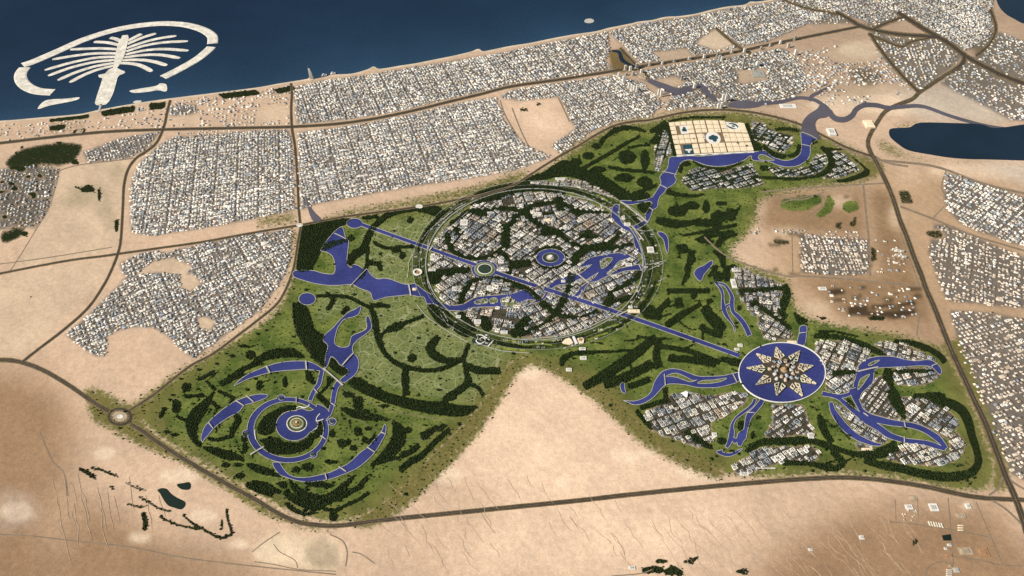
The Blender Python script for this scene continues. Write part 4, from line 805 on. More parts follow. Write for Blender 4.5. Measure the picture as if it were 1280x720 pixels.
def tone(masks, c, r, amt=1.0):
    global soil
    a = layer()
    for p in masks: paint(a, p)
    a = blur(a, r) * amt
    soil = soil * (1 - a[..., None]) + np.array(c) * a[..., None]
tone(PEACH, (0.63, 0.46, 0.325), 16)
tone(BROWN, (0.27, 0.172, 0.100), 18)
tone(PLOT, (0.48, 0.365, 0.255), 2)
tone([[(759, 63), (778, 60), (800, 88), (766, 92)]], (0.15, 0.105, 0.045), 1)
tone([[(1060, 382), (1145, 378), (1144, 394), (1125, 400), (1058, 390)], [(1046, 360), (1066, 368), (1058, 380), (1046, 376)], [(1086, 305), (1096, 310), (1098, 325), (1088, 330)]], (0.10, 0.065, 0.035), 2, 0.9)
tone(PALE, (0.74, 0.60, 0.44), 2, 0.5)
tone([[(1080, 205), (1290, 230), (1290, 620), (1180, 440)], [(960, 240), (1090, 235), (1150, 420), (1000, 390), (960, 330)]], (0.36, 0.245, 0.15), 10, 0.9)
tone([[(960, 243), (1050, 235), (1078, 236), (1082, 292), (1000, 290), (950, 285)], [(990, 345), (1090, 346), (1155, 362), (1165, 400), (1100, 402), (1050, 398), (1030, 372)], [(1088, 235), (1112, 236), (1140, 330), (1155, 380), (1100, 345)]], (0.20, 0.125, 0.065), 5, 0.75)
tone([[(1150, 12), (1172, 8), (1182, 42), (1165, 46)], [(1205, 42), (1245, 38), (1252, 64), (1222, 72)], [(1202, 78), (1240, 90), (1228, 104), (1205, 96)], [(1060, 86), (1088, 84), (1106, 95), (1090, 108), (1064, 103)], [(1180, 20), (1200, 10), (1215, 30), (1195, 50)]], (0.11, 0.085, 0.045), 3, 0.85)
tone([ell(1050, 252, 16, 8), ell(985, 290, 20, 5), ell(1120, 270, 10, 16), ell(1020, 385, 16, 8)], (0.50, 0.38, 0.26), 3, 0.7)
tone([[(1120, 115), (1200, 100), (1270, 150), (1240, 158), (1150, 150)], [(1220, 205), (1290, 205), (1290, 235)]], (0.42, 0.36, 0.29), 5, 0.8)
tone([(0, 610), (40, 620), (50, 650), (0, 668)] and [[(0, 610), (40, 620), (50, 650), (0, 668)]], (0.45, 0.36, 0.29), 6, 0.5)
tone([[(325, 680), (345, 664), (420, 675), (430, 700), (420, 716), (320, 702)]], (0.56, 0.45, 0.31), 3, 0.7)
tone([[(383, 682), (400, 672), (422, 685), (424, 708), (400, 712), (380, 700)]], (0.30, 0.24, 0.16), 2, 0.6)
tone([ell(110, 240, 26, 10), ell(95, 252, 20, 8), ell(148, 215, 10, 12), ell(130, 262, 12, 10), ell(140, 280, 8, 12)], (0.27, 0.225, 0.14), 4, 0.6)
rr_ = np.random.default_rng(31)
rects = []
for _ in range(34):
    cx, cy = (rr_.uniform(1045, 1150), rr_.uniform(358, 398)) if _ < 20 else (rr_.uniform(960, 1100), rr_.uniform(240, 345))
    w_, h_ = rr_.uniform(2, 8), rr_.uniform(1.2, 3.6)
    rects.append([(cx - w_, cy - h_), (cx + w_, cy - h_ + .6), (cx + w_ * .95, cy + h_), (cx - w_ * .95, cy + h_ - .6)])
tone(rects, (0.075, 0.052, 0.026), 1, 0.85)
tone([[(1060, 383), (1084, 381), (1086, 390), (1144, 386), (1145, 393), (1124, 398), (1060, 394)], [(1090, 381), (1118, 379), (1118, 384), (1090, 386)], [(1122, 378), (1144, 377), (1145, 382), (1122, 383)], [(1034, 362), (1052, 360), (1058, 367), (1040, 370)]], (0.045, 0.030, 0.017), 1, 0.95)
# dry gullies between the dunes
GULLY = []
wrng = np.random.default_rng(5)
def wadi(x, y, dx, dy, n, w):
    pts = []
    for k in range(n):
        pts.append((x, y))
        x += dx * wrng.uniform(.4, 1.6) + wrng.normal(0, 1.2); y += dy * wrng.uniform(.6, 1.4)
    GULLY.append((pts, [w * 0.3, w, w * .7, w, w * 0.2]))
for k in range(62):
    wadi(wrng.uniform(820, 1130), wrng.uniform(622, 712), 6.5, 8.5, int(wrng.integers(4, 10)), wrng.uniform(.5, .95))
for k in range(46):
    wadi(wrng.uniform(470, 820), wrng.uniform(590, 690), 4.5, 7, int(wrng.integers(3, 7)), wrng.uniform(.35, .7))
for k in range(16):
    wadi(wrng.uniform(50, 200), wrng.uniform(590, 640), 2.0, 11, int(wrng.integers(4, 8)), wrng.uniform(.5, 1.0))
soil = soil * (1 - urban[..., None] * 0.85) + np.array((0.102, 0.097, 0.090)) * urban[..., None] * 0.85
soil *= (1 - 0.22 * nem * (1 - urban))[..., None]
soil = soil * (1 - 0.4 * (nem * urban)[..., None]) + np.array((0.15, 0.125, 0.088)) * 0.4 * (nem * urban)[..., None]
soil = soil * (1 - gcity[..., None]) + np.array((0.058, 0.050, 0.036)) * gcity[..., None]
soil = soil * (1 - villam[..., None]) + np.array((0.016, 0.024, 0.010)) * villam[..., None]
grass = layer(); paint(grass, GARDEN)
grass = blur(grass, 7)
sk = layer()
for p in SKIRT: paint(sk, p)
sk = blur(sk, 5)
ol = layer()
for p in OLIVE: paint(ol, p)
ol = blur(ol, 4)
fl = layer()
for p in FIELDS: paint(fl, p)
for p in OASIS: paint(fl, p)
fl = blur(fl, 1)
oa_ = layer()
for p in OASIS: paint(oa_, p)
oa_ = blur(oa_, 1)
ob_ = layer(); paint(ob_, [(2, 206), (12, 194), (28, 184), (52, 179), (80, 176), (106, 179), (102, 192), (92, 205), (74, 209), (52, 207), (15, 212)], 0.60); paint(ob_, [(0, 212), (40, 208), (76, 211), (66, 240), (44, 284), (0, 288)], 0.42); paint(ob_, [(0, 290), (20, 286), (34, 286), (26, 298), (8, 306), (0, 304)], 0.62); paint(ob_, [(60, 150), (112, 146), (108, 170), (55, 172)], 0.40); paint(ob_, [(120, 140), (212, 126), (300, 116), (366, 105), (366, 118), (300, 127), (212, 137), (122, 150)], .38); paint(ob_, [(330, 112), (364, 108), (364, 120), (335, 122)], .45)
oa_ = np.maximum(oa_, blur(ob_, 2) / 0.88)
fd_ = layer()
for p in FIELDS[1:4]: paint(fd_, p)
fd_ = blur(fd_, 1)
dryness = np.clip(np.maximum(sk, ol * 0.8), 0, 1)
grassv = np.maximum(np.maximum(grass, fd_), np.maximum(sk * 0.86, ol * 0.6)) * (1 - gcity)
inner = layer(); paint(inner, [(385, 290), (440, 275), (520, 262), (600, 248), (690, 210), (780, 160), (1000, 170), (1075, 215), (1000, 232), (945, 245), (925, 300), (960, 345), (985, 380), (1110, 430), (1170, 445), (1205, 540), (1195, 590), (1060, 570), (960, 590), (890, 560), (820, 535), (760, 470), (660, 440), (620, 455), (590, 500), (530, 560), (460, 625), (400, 640), (310, 600), (210, 540), (205, 505), (300, 430), (360, 375)])
inner = blur(inner, 7)
dryness = np.clip(np.maximum(dryness * (1 - inner), 0.75 * (1 - inner) * grass), 0, 1)
lawn = layer(); paint(lawn, [(455, 285), (560, 262), (590, 300), (505, 330), (520, 372), (640, 440), (625, 460), (595, 505), (470, 480), (440, 470), (455, 380), (395, 400), (400, 360), (440, 345)])
lawn = blur(lawn, 3)
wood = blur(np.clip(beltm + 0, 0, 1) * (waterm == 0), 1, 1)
dz = layer()
for p in DES: paint(dz, p)
dz = blur(dz, 1)
pb = layer(); paint(pb, OUTER[0]); paint(pb, OUTER[1], 0.0)
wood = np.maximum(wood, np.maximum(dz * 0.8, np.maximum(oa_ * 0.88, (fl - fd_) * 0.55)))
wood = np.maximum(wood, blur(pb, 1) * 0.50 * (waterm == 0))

# ground: one sheet on the plan raster, with wide margins reaching past the horizon of the view
exs = np.concatenate([[-9000, -4500, -2200, -1200, -700, -420], XS, [1750, 2100, 2700, 3600, 6000, 10000]])
eys = np.concatenate([[-420, -330, -240, -170], YS, [900, 1050, 1250]])
ix = np.clip(np.searchsorted(XS, exs), 0, NX - 1); iy = np.clip(np.searchsorted(YS, eys), 0, NY - 1)
gx, gy = np.meshgrid(exs, eys)
gw = G(np.stack([gx.ravel(), gy.ravel()], 1))
gv = np.zeros((len(gw), 3), np.float32); gv[:, :2] = gw
nx, ny = len(exs), len(eys)
idx = np.arange(nx * ny).reshape(ny, nx)
gf = np.stack([idx[1:, :-1], idx[1:, 1:], idx[:-1, 1:], idx[:-1, :-1]], -1).reshape(-1, 4)

m, nt, b = new_mat('ground'); t = NT(nt)
so = t.attr('tint'); cv = t.attr('cover')
sp = t.n("ShaderNodeSeparateColor"); t.put(sp.inputs[0], cv)
gr, wd, lw = sp.outputs[0], sp.outputs[1], sp.outputs[2]
dr = t.attr('dry', True)
n1 = t.noise(0.0011, 6, 0.6); n2 = t.noise(0.012, 5, 0.6); n3 = t.noise(0.05, 3)
so = t.mix(1.0, so, t.grey(t.math('MULTIPLY', t.ramp(n1, 0.28, 0.72, 0.86, 1.14), t.ramp(n2, 0.3, 0.7, 0.88, 1.12))), 'MULTIPLY')
so = t.mix(t.ramp(n3, 0.62, 0.70, 0, 0.26), so, (0.16, 0.115, 0.07))
so = t.mix(1.0, so, t.grey(t.ramp(t.noise(0.035, 4, 0.7), 0.3, 0.7, 0.86, 1.14)), 'MULTIPLY')
gn = t.noise(0.0026, 6, 0.62); gn2 = t.noise(0.022, 4, 0.6)
green = t.mix(t.ramp(gn, 0.36, 0.64), (0.050, 0.082, 0.016), (0.150, 0.175, 0.042))
green = t.mix(t.math('MULTIPLY', lw, 0.6), green, (0.165, 0.185, 0.075))
green = t.mix(t.ramp(gn2, 0.50, 0.72, 0, 0.7), green, (0.036, 0.054, 0.015))
green = t.mix(t.ramp(gn2, 0.42, 0.30, 0, 0.5), green, (0.23, 0.215, 0.075))
dryc = t.mix(t.ramp(gn2, 0.35, 0.65), (0.075, 0.080, 0.020), (0.21, 0.155, 0.060))
green = t.mix(t.math('MULTIPLY', dr, 0.85), green, dryc)
vo = t.n("ShaderNodeTexVoronoi", feature='DISTANCE_TO_EDGE'); vo.inputs["Scale"].default_value = 0.0052
t.put(vo.inputs["Vector"], t.pos())
ln = t.math('MULTIPLY', t.math('LESS_THAN', vo.outputs[0], 0.028), t.math('MULTIPLY', lw, 0.5))
green = t.mix(ln, green, (0.31, 0.32, 0.18))
gfac = t.ramp(t.math('ADD', gr, t.math('MULTIPLY', t.math('SUBTRACT', t.math('ADD', t.math('MULTIPLY', n2, 0.5), t.math('MULTIPLY', gn2, 0.5)), 0.5), 2.2)), 0.30, 0.70)
c = t.mix(gfac, so, green)
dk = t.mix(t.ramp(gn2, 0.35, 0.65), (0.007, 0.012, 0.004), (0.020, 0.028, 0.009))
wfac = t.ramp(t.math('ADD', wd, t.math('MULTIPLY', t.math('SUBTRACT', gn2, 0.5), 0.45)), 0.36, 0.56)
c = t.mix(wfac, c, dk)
t.put(b.inputs["Base Color"], c)
b.inputs["Roughness"].default_value = 0.95
b.inputs["Specular IOR Level"].default_value = 0.05
bp = t.n("ShaderNodeBump"); bp.inputs["Strength"].default_value = 0.35; bp.inputs["Distance"].default_value = 12.0
wv = t.n("ShaderNodeTexWave", bands_direction='DIAGONAL'); wv.inputs["Scale"].default_value = 0.0012; wv.inputs["Distortion"].default_value = 9.0; wv.inputs["Detail"].default_value = 4; wv.inputs["Detail Scale"].default_value = 1.4
t.put(wv.inputs["Vector"], t.pos())
t.put(bp.inputs["Height"], t.math('ADD', t.math('MULTIPLY', n2, 1.0), t.math('MULTIPLY', wv.outputs["Fac"], 0.55)))
t.put(b.inputs["Normal"], bp.outputs[0])
M['ground'] = m
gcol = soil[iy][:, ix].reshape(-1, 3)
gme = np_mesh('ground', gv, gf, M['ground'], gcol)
cvv = np.ones((len(gv), 4), np.float32)
cvv[:, 0] = grassv[iy][:, ix].ravel(); cvv[:, 1] = wood[iy][:, ix].ravel(); cvv[:, 2] = lawn[iy][:, ix].ravel()
a = gme.attributes.new("cover", 'FLOAT_COLOR', 'POINT'); a.data.foreach_set("color", cvv.ravel())
a = gme.attributes.new("dry", 'FLOAT', 'POINT'); a.data.foreach_set("value", dryness[iy][:, ix].ravel().astype(np.float32))
ground = link(bpy.data.objects.new('ground', gme))
tag(ground, 'wide sandy desert plain with green garden ground and town plots', 'ground', kind='structure')

# ------------------------------------------------------------------ sea
cs = smooth(COAST, 3)
lev = np.array([0, 3, 8, 18, 40, 90, 160, 260, 400.0])
rows = []
for q in lev:
    r_ = cs.copy(); r_[:, 1] = cs[:, 1] - q; rows.append(r_)
far = np.stack([np.linspace(-3500, 6000, len(cs)), np.full(len(cs), -420.0)], 1)
rows = [r_ for r_ in rows]
rows = [np.stack([r_[:, 0], np.maximum(r_[:, 1], -410)], 1) for r_ in rows] + [far]
sv = np.concatenate([G(r_) for r_ in rows]); n = len(cs)
sv3 = np.zeros((len(sv), 3)); sv3[:, :2] = sv; sv3[:, 2] = 1.2
sid = np.arange(len(sv)).reshape(len(rows), n)
sf = np.stack([sid[:-1, :-1], sid[:-1, 1:], sid[1:, 1:], sid[1:, :-1]], -1).reshape(-1, 4)
sme = np_mesh('sea', sv3, sf, M['sea'])
shv = np.repeat(np.array([1.0, 0.9, 0.78, 0.62, 0.42, 0.2, 0.05, 0, 0, 0]), n).astype(np.float32)
a = sme.attributes.new("shallow", 'FLOAT', 'POINT'); a.data.foreach_set("value", shv)
tag(link(bpy.data.objects.new('sea', sme)), 'dark blue sea along the coast', 'sea', kind='structure')
la, lb = sides([p for p in COAST if -50 < p[0] < 1000], 2.0, 3)
mb = MB(); mb.bank(G(la), G(lb), 0.9, 2.2)
tag(mb.build('beach', M['beach']), 'pale sand beach along the sea edge', 'beach', kind='structure')

# ------------------------------------------------------------------ roads and tracks
def roadset(name, lst, mat, z, label, cat, widen=0.0):
    mb = MB()
    for i, (pts, w) in enumerate(lst):
        ww = [v + widen for v in w] if isinstance(w, list) else w + widen
        a_, b_ = sides(pts, ww)
        mb.strip(G(a_), G(b_), z + 0.03 * i)
    return tag(mb.build(name, mat), label, cat, kind='structure')
roadset('road_verge', [(p_, (np.array(w_) + (1.6 if i_ < 3 else 0.8 if i_ < 8 else 2.4)).tolist()) for i_, (p_, w_) in enumerate(ROADS)], M['verge'], 0.5, 'dry brown verges along the main roads', 'verge', 0.0)
roadset('road', ROADS, M['road'], 1.6, 'dark asphalt highways crossing the plain', 'road', -1.0)
roadset('dirt_track', TRACKS, M['track'], 0.2, 'narrow brown tracks and minor roads', 'track', 0)
M['gully'] = plain('gully_silt', (0.41, 0.30, 0.205), 0.3, 0.02)
roadset('dry_gully', [g_ for g_ in GULLY if 0 < S(G(g_[0]))[0, 0] < 1280], M['gully'], 0.1, 'thin brown dry gullies between the dunes', 'gully')
# median strips of the widest roads
mb = MB()
for i, (pts, w) in enumerate(ROADS[:3]):
    a_, b_ = sides(pts, 0.5 if not isinstance(w, list) else 0.8); mb.strip(G(a_), G(b_), 3.0 + 0.03 * i)
tag(mb.build('road_median', M['verge']), 'dry median strip between the carriageways', 'median strip', kind='structure')
def circ_w(cx, cy, r_px):
    c = G([(cx, cy)])[0]; e = G([(cx + r_px, cy)])[0]
    return c[0], c[1], float(e[0] - c[0])
# ring road of the round city and walks (true circles would drift from the plan: offsets of the surveyed outline are used)
def ringsheet(mb, outer, inner_, z):
    o_, i_ = np.vstack([outer, outer[:1]]), np.vstack([inner_, inner_[:1]])
    mb.strip(G(i_), G(o_), z)
mb = MB()
ringsheet(mb, ell(668, 331, 136.6, 95.2, 90), ell(668, 331, 135.2, 94.1, 90), 14.0)
ringsheet(mb, ell(672, 332, 157, 106, 90), ell(672, 332, 156.4, 105.6, 90), 13.0)
ringsheet(mb, ell(670, 331.5, 146, 100, 90), ell(670, 331.5, 145.65, 99.75, 90), 13.5)
tag(mb.build('ring_road', M['ringroad']), 'pale grey ring road around the round garden city', 'road', kind='structure')

# ------------------------------------------------------------------ water
mb_by = {}
for i, (p, mk, nm) in enumerate(WP):
    mb_by.setdefault((mk, nm), MB()).sheet(G(p), 4.0 + 0.06 * i)
o_ = WBAND[0]
k = mb_by.setdefault(('canal', 'canal'), MB()); ringsheet(k, o_[0], o_[1], 3.9)
WL = {('canal', 'canal'): 'indigo canals winding through the garden districts', ('canal', 'lake'): 'indigo lakes of the garden city', ('canal', 'pond'): 'small indigo ponds', ('canal', 'river'): 'indigo river between plaza and gardens',
      ('grey_canal', 'creek'): 'mauve grey creek crossing the sand flats', ('lake', 'lake'): 'dark lake beside the highway', ('dark_pond', 'pond'): 'small dark green desert ponds', ('lake', 'creek'): 'dark creek water'}
for (mk, nm), mb in mb_by.items():
    tag(mb.build(nm if mk == 'canal' else ('grey_' if mk == 'grey_canal' else 'dark_') + nm, M[mk]), WL.get((mk, nm), 'water'), 'water', kind='structure')
# banks: pale walks along every canal edge that is not open water
mb = MB()
isl = [smooth(p, 3, True) for p in ISL]
allw = [w[0] for w in WP if w[1] == 'canal']
def bankline(p, own, w=0.55, z=8.0):
    P = np.vstack([p, p[:1]])
    mid = (P[:-1] + P[1:]) / 2
    ok = np.ones(len(mid), bool)
    for j, q in enumerate(allw):
        if j == own: continue
        ok &= ~inside(q, mid[:, 0], mid[:, 1])
    if own != 'ring':
        rb = inside(WBAND[0][0], mid[:, 0], mid[:, 1]) & ~inside(WBAND[0][1], mid[:, 0], mid[:, 1])
        ok &= ~rb
    ok &= np.linalg.norm(P[1:] - P[:-1], axis=1) < 60
    i = 0
    while i < len(mid):
        if not ok[i]: i += 1; continue
        j = i
        while j < len(mid) and ok[j]: j += 1
        seg = P[i:j + 1]
        if len(seg) > 1:
            a_, b_ = sides(seg, w, 1)
            mb.strip(G(a_), G(b_), z)
        i = j
for j, q in enumerate(allw): bankline(q, j, 0.6 if len(q) != 72 else 0.4, 8.5 + 0.04 * j)
bankline(WBAND[0][0], 'ring', z=12.0); bankline(WBAND[0][1], 'ring', z=12.1)
tag(mb.build('bank_path', M['path']), 'pale walks along the canal and lake banks', 'path', kind='structure')
mb = MB(); mc = MB()
for i, p in enumerate(isl):
    mb.prism(G(p), 3.0, 7.5 + 0.02 * i)
    P = np.vstack([p, p[:1]]); a_, b_ = sides(P, 0.5, 1); mc.strip(G(a_), G(b_), 8.0 + 0.02 * i)
tag(mb.build('river_island', M['turf']), 'low grass islands in the canals', 'island', kind='structure')
tag(mc.build('island_path', M['path']), 'pale shore walks around the grass islands', 'path', kind='structure')

# ------------------------------------------------------------------ woods and hedges
def lattice(x0, x1, y0, y1, d, jit=0.5):
    xs = np.arange(x0, x1, d); ys = np.arange(y0, y1, d * 0.9)
    a_, b_ = np.meshgrid(xs, ys)
    a_ = a_ + (np.arange(len(ys)) % 2)[:, None] * d * 0.5
    p = np.stack([a_.ravel(), b_.ravel()], 1)
    return p + (RNG.random(p.shape) - 0.5) * d * jit * 2
PHI = (1 + 5 ** 0.5) / 2
ICO = np.array([(-1, PHI, 0), (1, PHI, 0), (-1, -PHI, 0), (1, -PHI, 0), (0, -1, PHI), (0, 1, PHI), (0, -1, -PHI), (0, 1, -PHI), (PHI, 0, -1), (PHI, 0, 1), (-PHI, 0, -1), (-PHI, 0, 1)]) / math.hypot(1, PHI)
ICOF = np.array([(0, 11, 5), (0, 5, 1), (0, 1, 7), (0, 7, 10), (0, 10, 11), (1, 5, 9), (5, 11, 4), (11, 10, 2), (10, 7, 6), (7, 1, 8), (3, 9, 4), (3, 4, 2), (3, 2, 6), (3, 6, 8), (3, 8, 9), (4, 9, 5), (2, 4, 11), (6, 2, 10), (8, 6, 7), (9, 8, 1)])
def crowns(pts, r0, r1, h, tint0, tint1, z=0.0):
    """a leafy clump at each point: a lumpy crown with uneven outline"""
    n = len(pts)
    rad = r0 + (r1 - r0) * RNG.random(n) ** 1.5
    sq = 0.65 + 0.5 * RNG.random(n)
    ang = RNG.random(n) * 6.283
    V = ICO[None] * (0.72 + 0.56 * RNG.random((n, 12, 1)))
    c, s_ = np.cos(ang)[:, None], np.sin(ang)[:, None]
    out = np.empty((n, 12, 3))
    out[..., 0] = (V[..., 0] * c - V[..., 1] * s_) * rad[:, None] + pts[:, :1]
    out[..., 1] = (V[..., 0] * s_ + V[..., 1] * c) * rad[:, None] + pts[:, 1:2]
    hh = h * (0.6 + 0.8 * RNG.random(n))
    out[..., 2] = V[..., 2] * (rad * sq)[:, None] + hh[:, None] + z
    F = ICOF[None] + (np.arange(n) * 12)[:, None, None]
    k = RNG.random((n, 1))
    tn = np.array(tint0) * (1 - k) + np.array(tint1) * k
    tn = tn * (0.6 + 0.8 * RNG.random((n, 1)))
    return out.reshape(-1, 3), F.reshape(-1, 3), np.repeat(tn, 12, 0)
lat = lattice(-6500, 6500, -5600, 7500, 16.5)
ls = S(lat)
keep = (look(beltm, ls) > 0) & (look(roadm, ls) == 0) & (RNG.random(len(ls)) < 0.94)
lat, ls = lat[keep], ls[keep]
GARD = [("woodland belts of the round lake garden", (365, 545)), ("woodland belts of the western lawns", (455, 400)), ("woodland belts inside the round city", (665, 330)), ("woodland belts of the northern park", (770, 200)),
        ("woodland belts east of the round city", (860, 360)), ("woodland belts around the star lake", (1030, 520)), ("woodland belts by the tiled plaza", (960, 190))]
gs = np.array([g_[1] for g_ in GARD])
own = np.argmin(((ls[:, None] - gs[None]) ** 2).sum(-1), 1)
for i, (lb_, _) in enumerate(GARD):
    q = lat[own == i]
    v, f, c_ = crowns(q, 7, 13, 7, (0.007, 0.014, 0.004), (0.026, 0.040, 0.011))
    o = link(bpy.data.objects.new('woodland', np_mesh('woodland', v, f, M['foliage'], c_, 3)))
    tag(o, 'dark green ' + lb_, 'woodland', kind='stuff')
# desert scrub, oases and planted fields outside the gardens
oas = layer()
for p in OASIS: paint(oas, p)
lat2 = lattice(-9000, 9000, -5600, 12500, 34)
l2 = S(lat2)
k2 = ((look(dz, l2) > 0.4) | (look(oas, l2) > 0.5) & (RNG.random(len(l2)) < 0.45)) & (look(roadm, l2) == 0) & (RNG.random(len(l2)) < 0.6)
v, f, c_ = crowns(lat2[k2], 8, 17, 5, (0.016, 0.018, 0.008), (0.05, 0.048, 0.02))
tag(link(bpy.data.objects.new('scrub', np_mesh('scrub', v, f, M['foliage'], c_, 3))), 'dark scrub and palms on the desert and town plots', 'scrub', kind='stuff')
# loose bushes over the lawns and verges
lat3 = lattice(-6500, 6500, -5600, 7500, 62, 0.8)
l3 = S(lat3)
gn_ = look(grassv, l3)
k3 = (gn_ > 0.3) & (look(waterm, l3) == 0) & (look(beltm, l3) == 0) & (look(roadm, l3) == 0) & (look(gcity, l3) < 0.2) & (RNG.random(len(l3)) < 0.42)
v, f, c_ = crowns(lat3[k3], 5, 15, 4, (0.02, 0.036, 0.010), (0.06, 0.07, 0.022))
tag(link(bpy.data.objects.new('shrubbery', np_mesh('shrubbery', v, f, M['foliage'], c_, 3))), 'small bushes dotted over the garden lawns', 'bushes', kind='stuff')
# greenery between the garden-city blocks
lat4 = lattice(-6500, 6500, -5600, 7500, 40, 0.8)
l4 = S(lat4)
k4 = (look(gcity, l4) > 0.6) & (look(waterm, l4) == 0) & (look(beltm, l4) == 0) & (RNG.random(len(l4)) < 0.34)
street_pts = lat4[k4]

# single big trees on the lawns
def make_tree(name):
    root = bpy.data.objects.new(name, None); link(root)
    r_ = random.Random(len(bpy.data.objects))
    mb = MB(); mb.cyl(0, 0, 1.3, 0.7, 0, 9, 8)
    for a_ in (0.4, 2.4, 4.6):
        mb.add([(0.5 * math.cos(a_ + d), 0.5 * math.sin(a_ + d), 7.5) for d in (0, 2.1, 4.2)] + [(7 * math.cos(a_) + 0.3 * math.cos(d), 7 * math.sin(a_) + 0.3 * math.sin(d), 14) for d in (0, 2.1, 4.2)], [(0, 1, 4, 3), (1, 2, 5, 4), (2, 0, 3, 5)])
    mb.build('trunk', M['trunk'], root)
    P = np.array([(r_.gauss(0, 6.5), r_.gauss(0, 6.5)) for _ in range(26)])
    v, f, c_ = crowns(P, 4, 9, 14, (0.014, 0.028, 0.008), (0.045, 0.062, 0.02))
    o = bpy.data.objects.new('crown', np_mesh('crown', v, f, M['foliage'], c_, 3)); link(o, root)
    return root
def copy_tree(o, parent=None):
    c = o.copy(); COL.objects.link(c)
    if parent is not None: c.parent = parent
    for ch in list(o.children): copy_tree(ch, c)
    return c
TREES = [("SW", (365, 545), "broad tree standing alone on the lawns of the round lake garden", 34), ("W", (500, 420), "broad tree standing alone on the veined western lawn", 34), ("N", (760, 215), "broad tree standing alone in the northern park", 18), ("E", (850, 330), "broad tree standing alone in the park east of the round city", 28), ("S", (880, 440), "broad tree standing alone on the slopes between round city and star lake", 24), ("SE", (1120, 560), "broad tree standing alone by the eastern canals", 16)]
cand = RNG.permutation(np.where((gn_ > 0.75) & (look(waterm, l3) == 0) & (look(beltm, l3) == 0) & (look(roadm, l3) == 0) & (look(gcity, l3) < 0.1))[0])
tseed = np.array([t_[1] for t_ in TREES])
cown = np.argmin(((l3[cand][:, None] - tseed[None]) ** 2).sum(-1), 1)
protos = [make_tree('tree') for _ in range(3)]
first = [True] * 3
for i, (_, _, lb_, cnt) in enumerate(TREES):
    for j, ci in enumerate(cand[cown == i][:cnt]):
        q = j % 3
        o = protos[q] if first[q] else copy_tree(protos[q]); first[q] = False
        o.location = (lat3[ci][0], lat3[ci][1], 0)
        sc_ = random.uniform(1.0, 1.5); o.scale = (sc_, sc_, sc_); o.rotation_euler = (0, 0, random.uniform(0, 6.28))
        tag(o, lb_, 'tree', 'single trees: ' + lb_.split(' in ')[-1].split(' on ')[-1])

# ------------------------------------------------------------------ buildings
BOXES = [
 [(-.5, .5, -.5, .5, 0, .84), (-.32, .12, -.2, .26, .84, 1.0)],
 [(-.5, .5, -.5, .02, 0, 1.0), (-.497, -.02, .02, .5, 0, .82), (.1, .34, -.34, -.1, 1.0, 1.14)],
 [(-.5, .5, -.5, -.2, 0, .95), (-.5, .5, .2, .5, 0, 1.0), (-.497, -.2, -.2, .2, 0, .9), (.2, .497, -.2, .2, 0, .86)],
 [(-.5, .5, -.5, .5, 0, .55), (-.42, .16, -.4, .4, .55, 1.0)],
 [(-.5, .5, -.14, .16, 0, 1.0), (-.497, -.22, -.5, -.14, 0, .8), (.2, .497, -.5, -.14, 0, .85), (-.12, .1, .16, .5, 0, .7)],
]
BOXES += [   # garden-city courts: thin wings round a planted or paved court (last number: shade of the piece)
 [(-.5, .5, -.5, -.37, 0, 1.0, 1), (-.5, .5, .37, .5, 0, .9, 1), (-.497, -.385, -.37, .37, 0, .95, 1), (.385, .497, -.37, .37, 0, .85, .9), (-.38, .38, -.365, .365, 0, .10, .10), (-.16, .1, -.14, .1, .10, .7, .8)],
 [(-.5, .5, -.5, -.36, 0, 1.0, 1), (-.497, -.38, -.36, .5, 0, .85, 1), (.02, .5, .24, .36, 0, .7, .8), (-.375, .5, -.355, .2, 0, .07, .09), (.2, .4, -.2, .02, .07, .9, .6), (-.2, .06, -.1, .1, .07, .6, .9)],
 [(-.5, -.38, -.5, .5, 0, 1.0, 1), (-.1, .02, -.5, .5, 0, .8, .9), (.3, .42, -.5, .5, 0, .9, 1), (-.38, -.1, -.45, .45, 0, .07, .08), (.02, .3, -.45, .45, 0, .07, .14)],
 [(-.5, .5, -.5, .5, 0, .16, .13), (-.44, -.3, -.44, .44, .16, 1.0, 1), (-.3, .44, .3, .44, .16, .8, .9), (.1, .3, -.3, -.06, .16, .8, .8), (-.16, 0, -.2, .1, .16, .6, .5)],
]
COOL = np.array((0.80, 1.15, 1.35))
GREENY = np.array((0.75, 1.05, 0.5))
def tmpl(bx):
    V, F, T_ = [], [], []
    for q in bx:
        x0, x1, y0, y1, z0, z1 = q[:6]
        sh_ = q[6] if len(q) > 6 else 1.0
        b_ = len(V)
        V += [(x0, y0, z0), (x1, y0, z0), (x1, y1, z0), (x0, y1, z0), (x0, y0, z1), (x1, y0, z1), (x1, y1, z1), (x0, y1, z1)]
        F += [(b_, b_ + 1, b_ + 5, b_ + 4), (b_ + 1, b_ + 2, b_ + 6, b_ + 5), (b_ + 2, b_ + 3, b_ + 7, b_ + 6), (b_ + 3, b_, b_ + 4, b_ + 7), (b_ + 4, b_ + 5, b_ + 6, b_ + 7)]
        T_ += [np.ones(3) * sh_ * (GREENY if sh_ < 0.11 else COOL if sh_ < 0.2 else 1.0)] * 8
    return np.array(V, float), np.array(F), np.array(T_)
TM = [tmpl(b_) for b_ in BOXES]

TINTS = np.array([(0.66, 0.62, 0.53), (0.76, 0.71, 0.61), (0.46, 0.45, 0.42), (0.64, 0.54, 0.43), (0.30, 0.325, 0.35), (0.82, 0.79, 0.73), (0.44, 0.35, 0.26), (0.64, 0.54, 0.43)])
PR = {'city': [.22, .20, .14, .09, .18, .12, .05, 0], 'ne': [.20, .07, .30, .08, .22, .04, .09, 0], 'tan': [0.08, .05, .04, .3, .03, .05, .2, .25], 'garden': [.24, .16, .20, .05, .20, .12, .03, 0]}

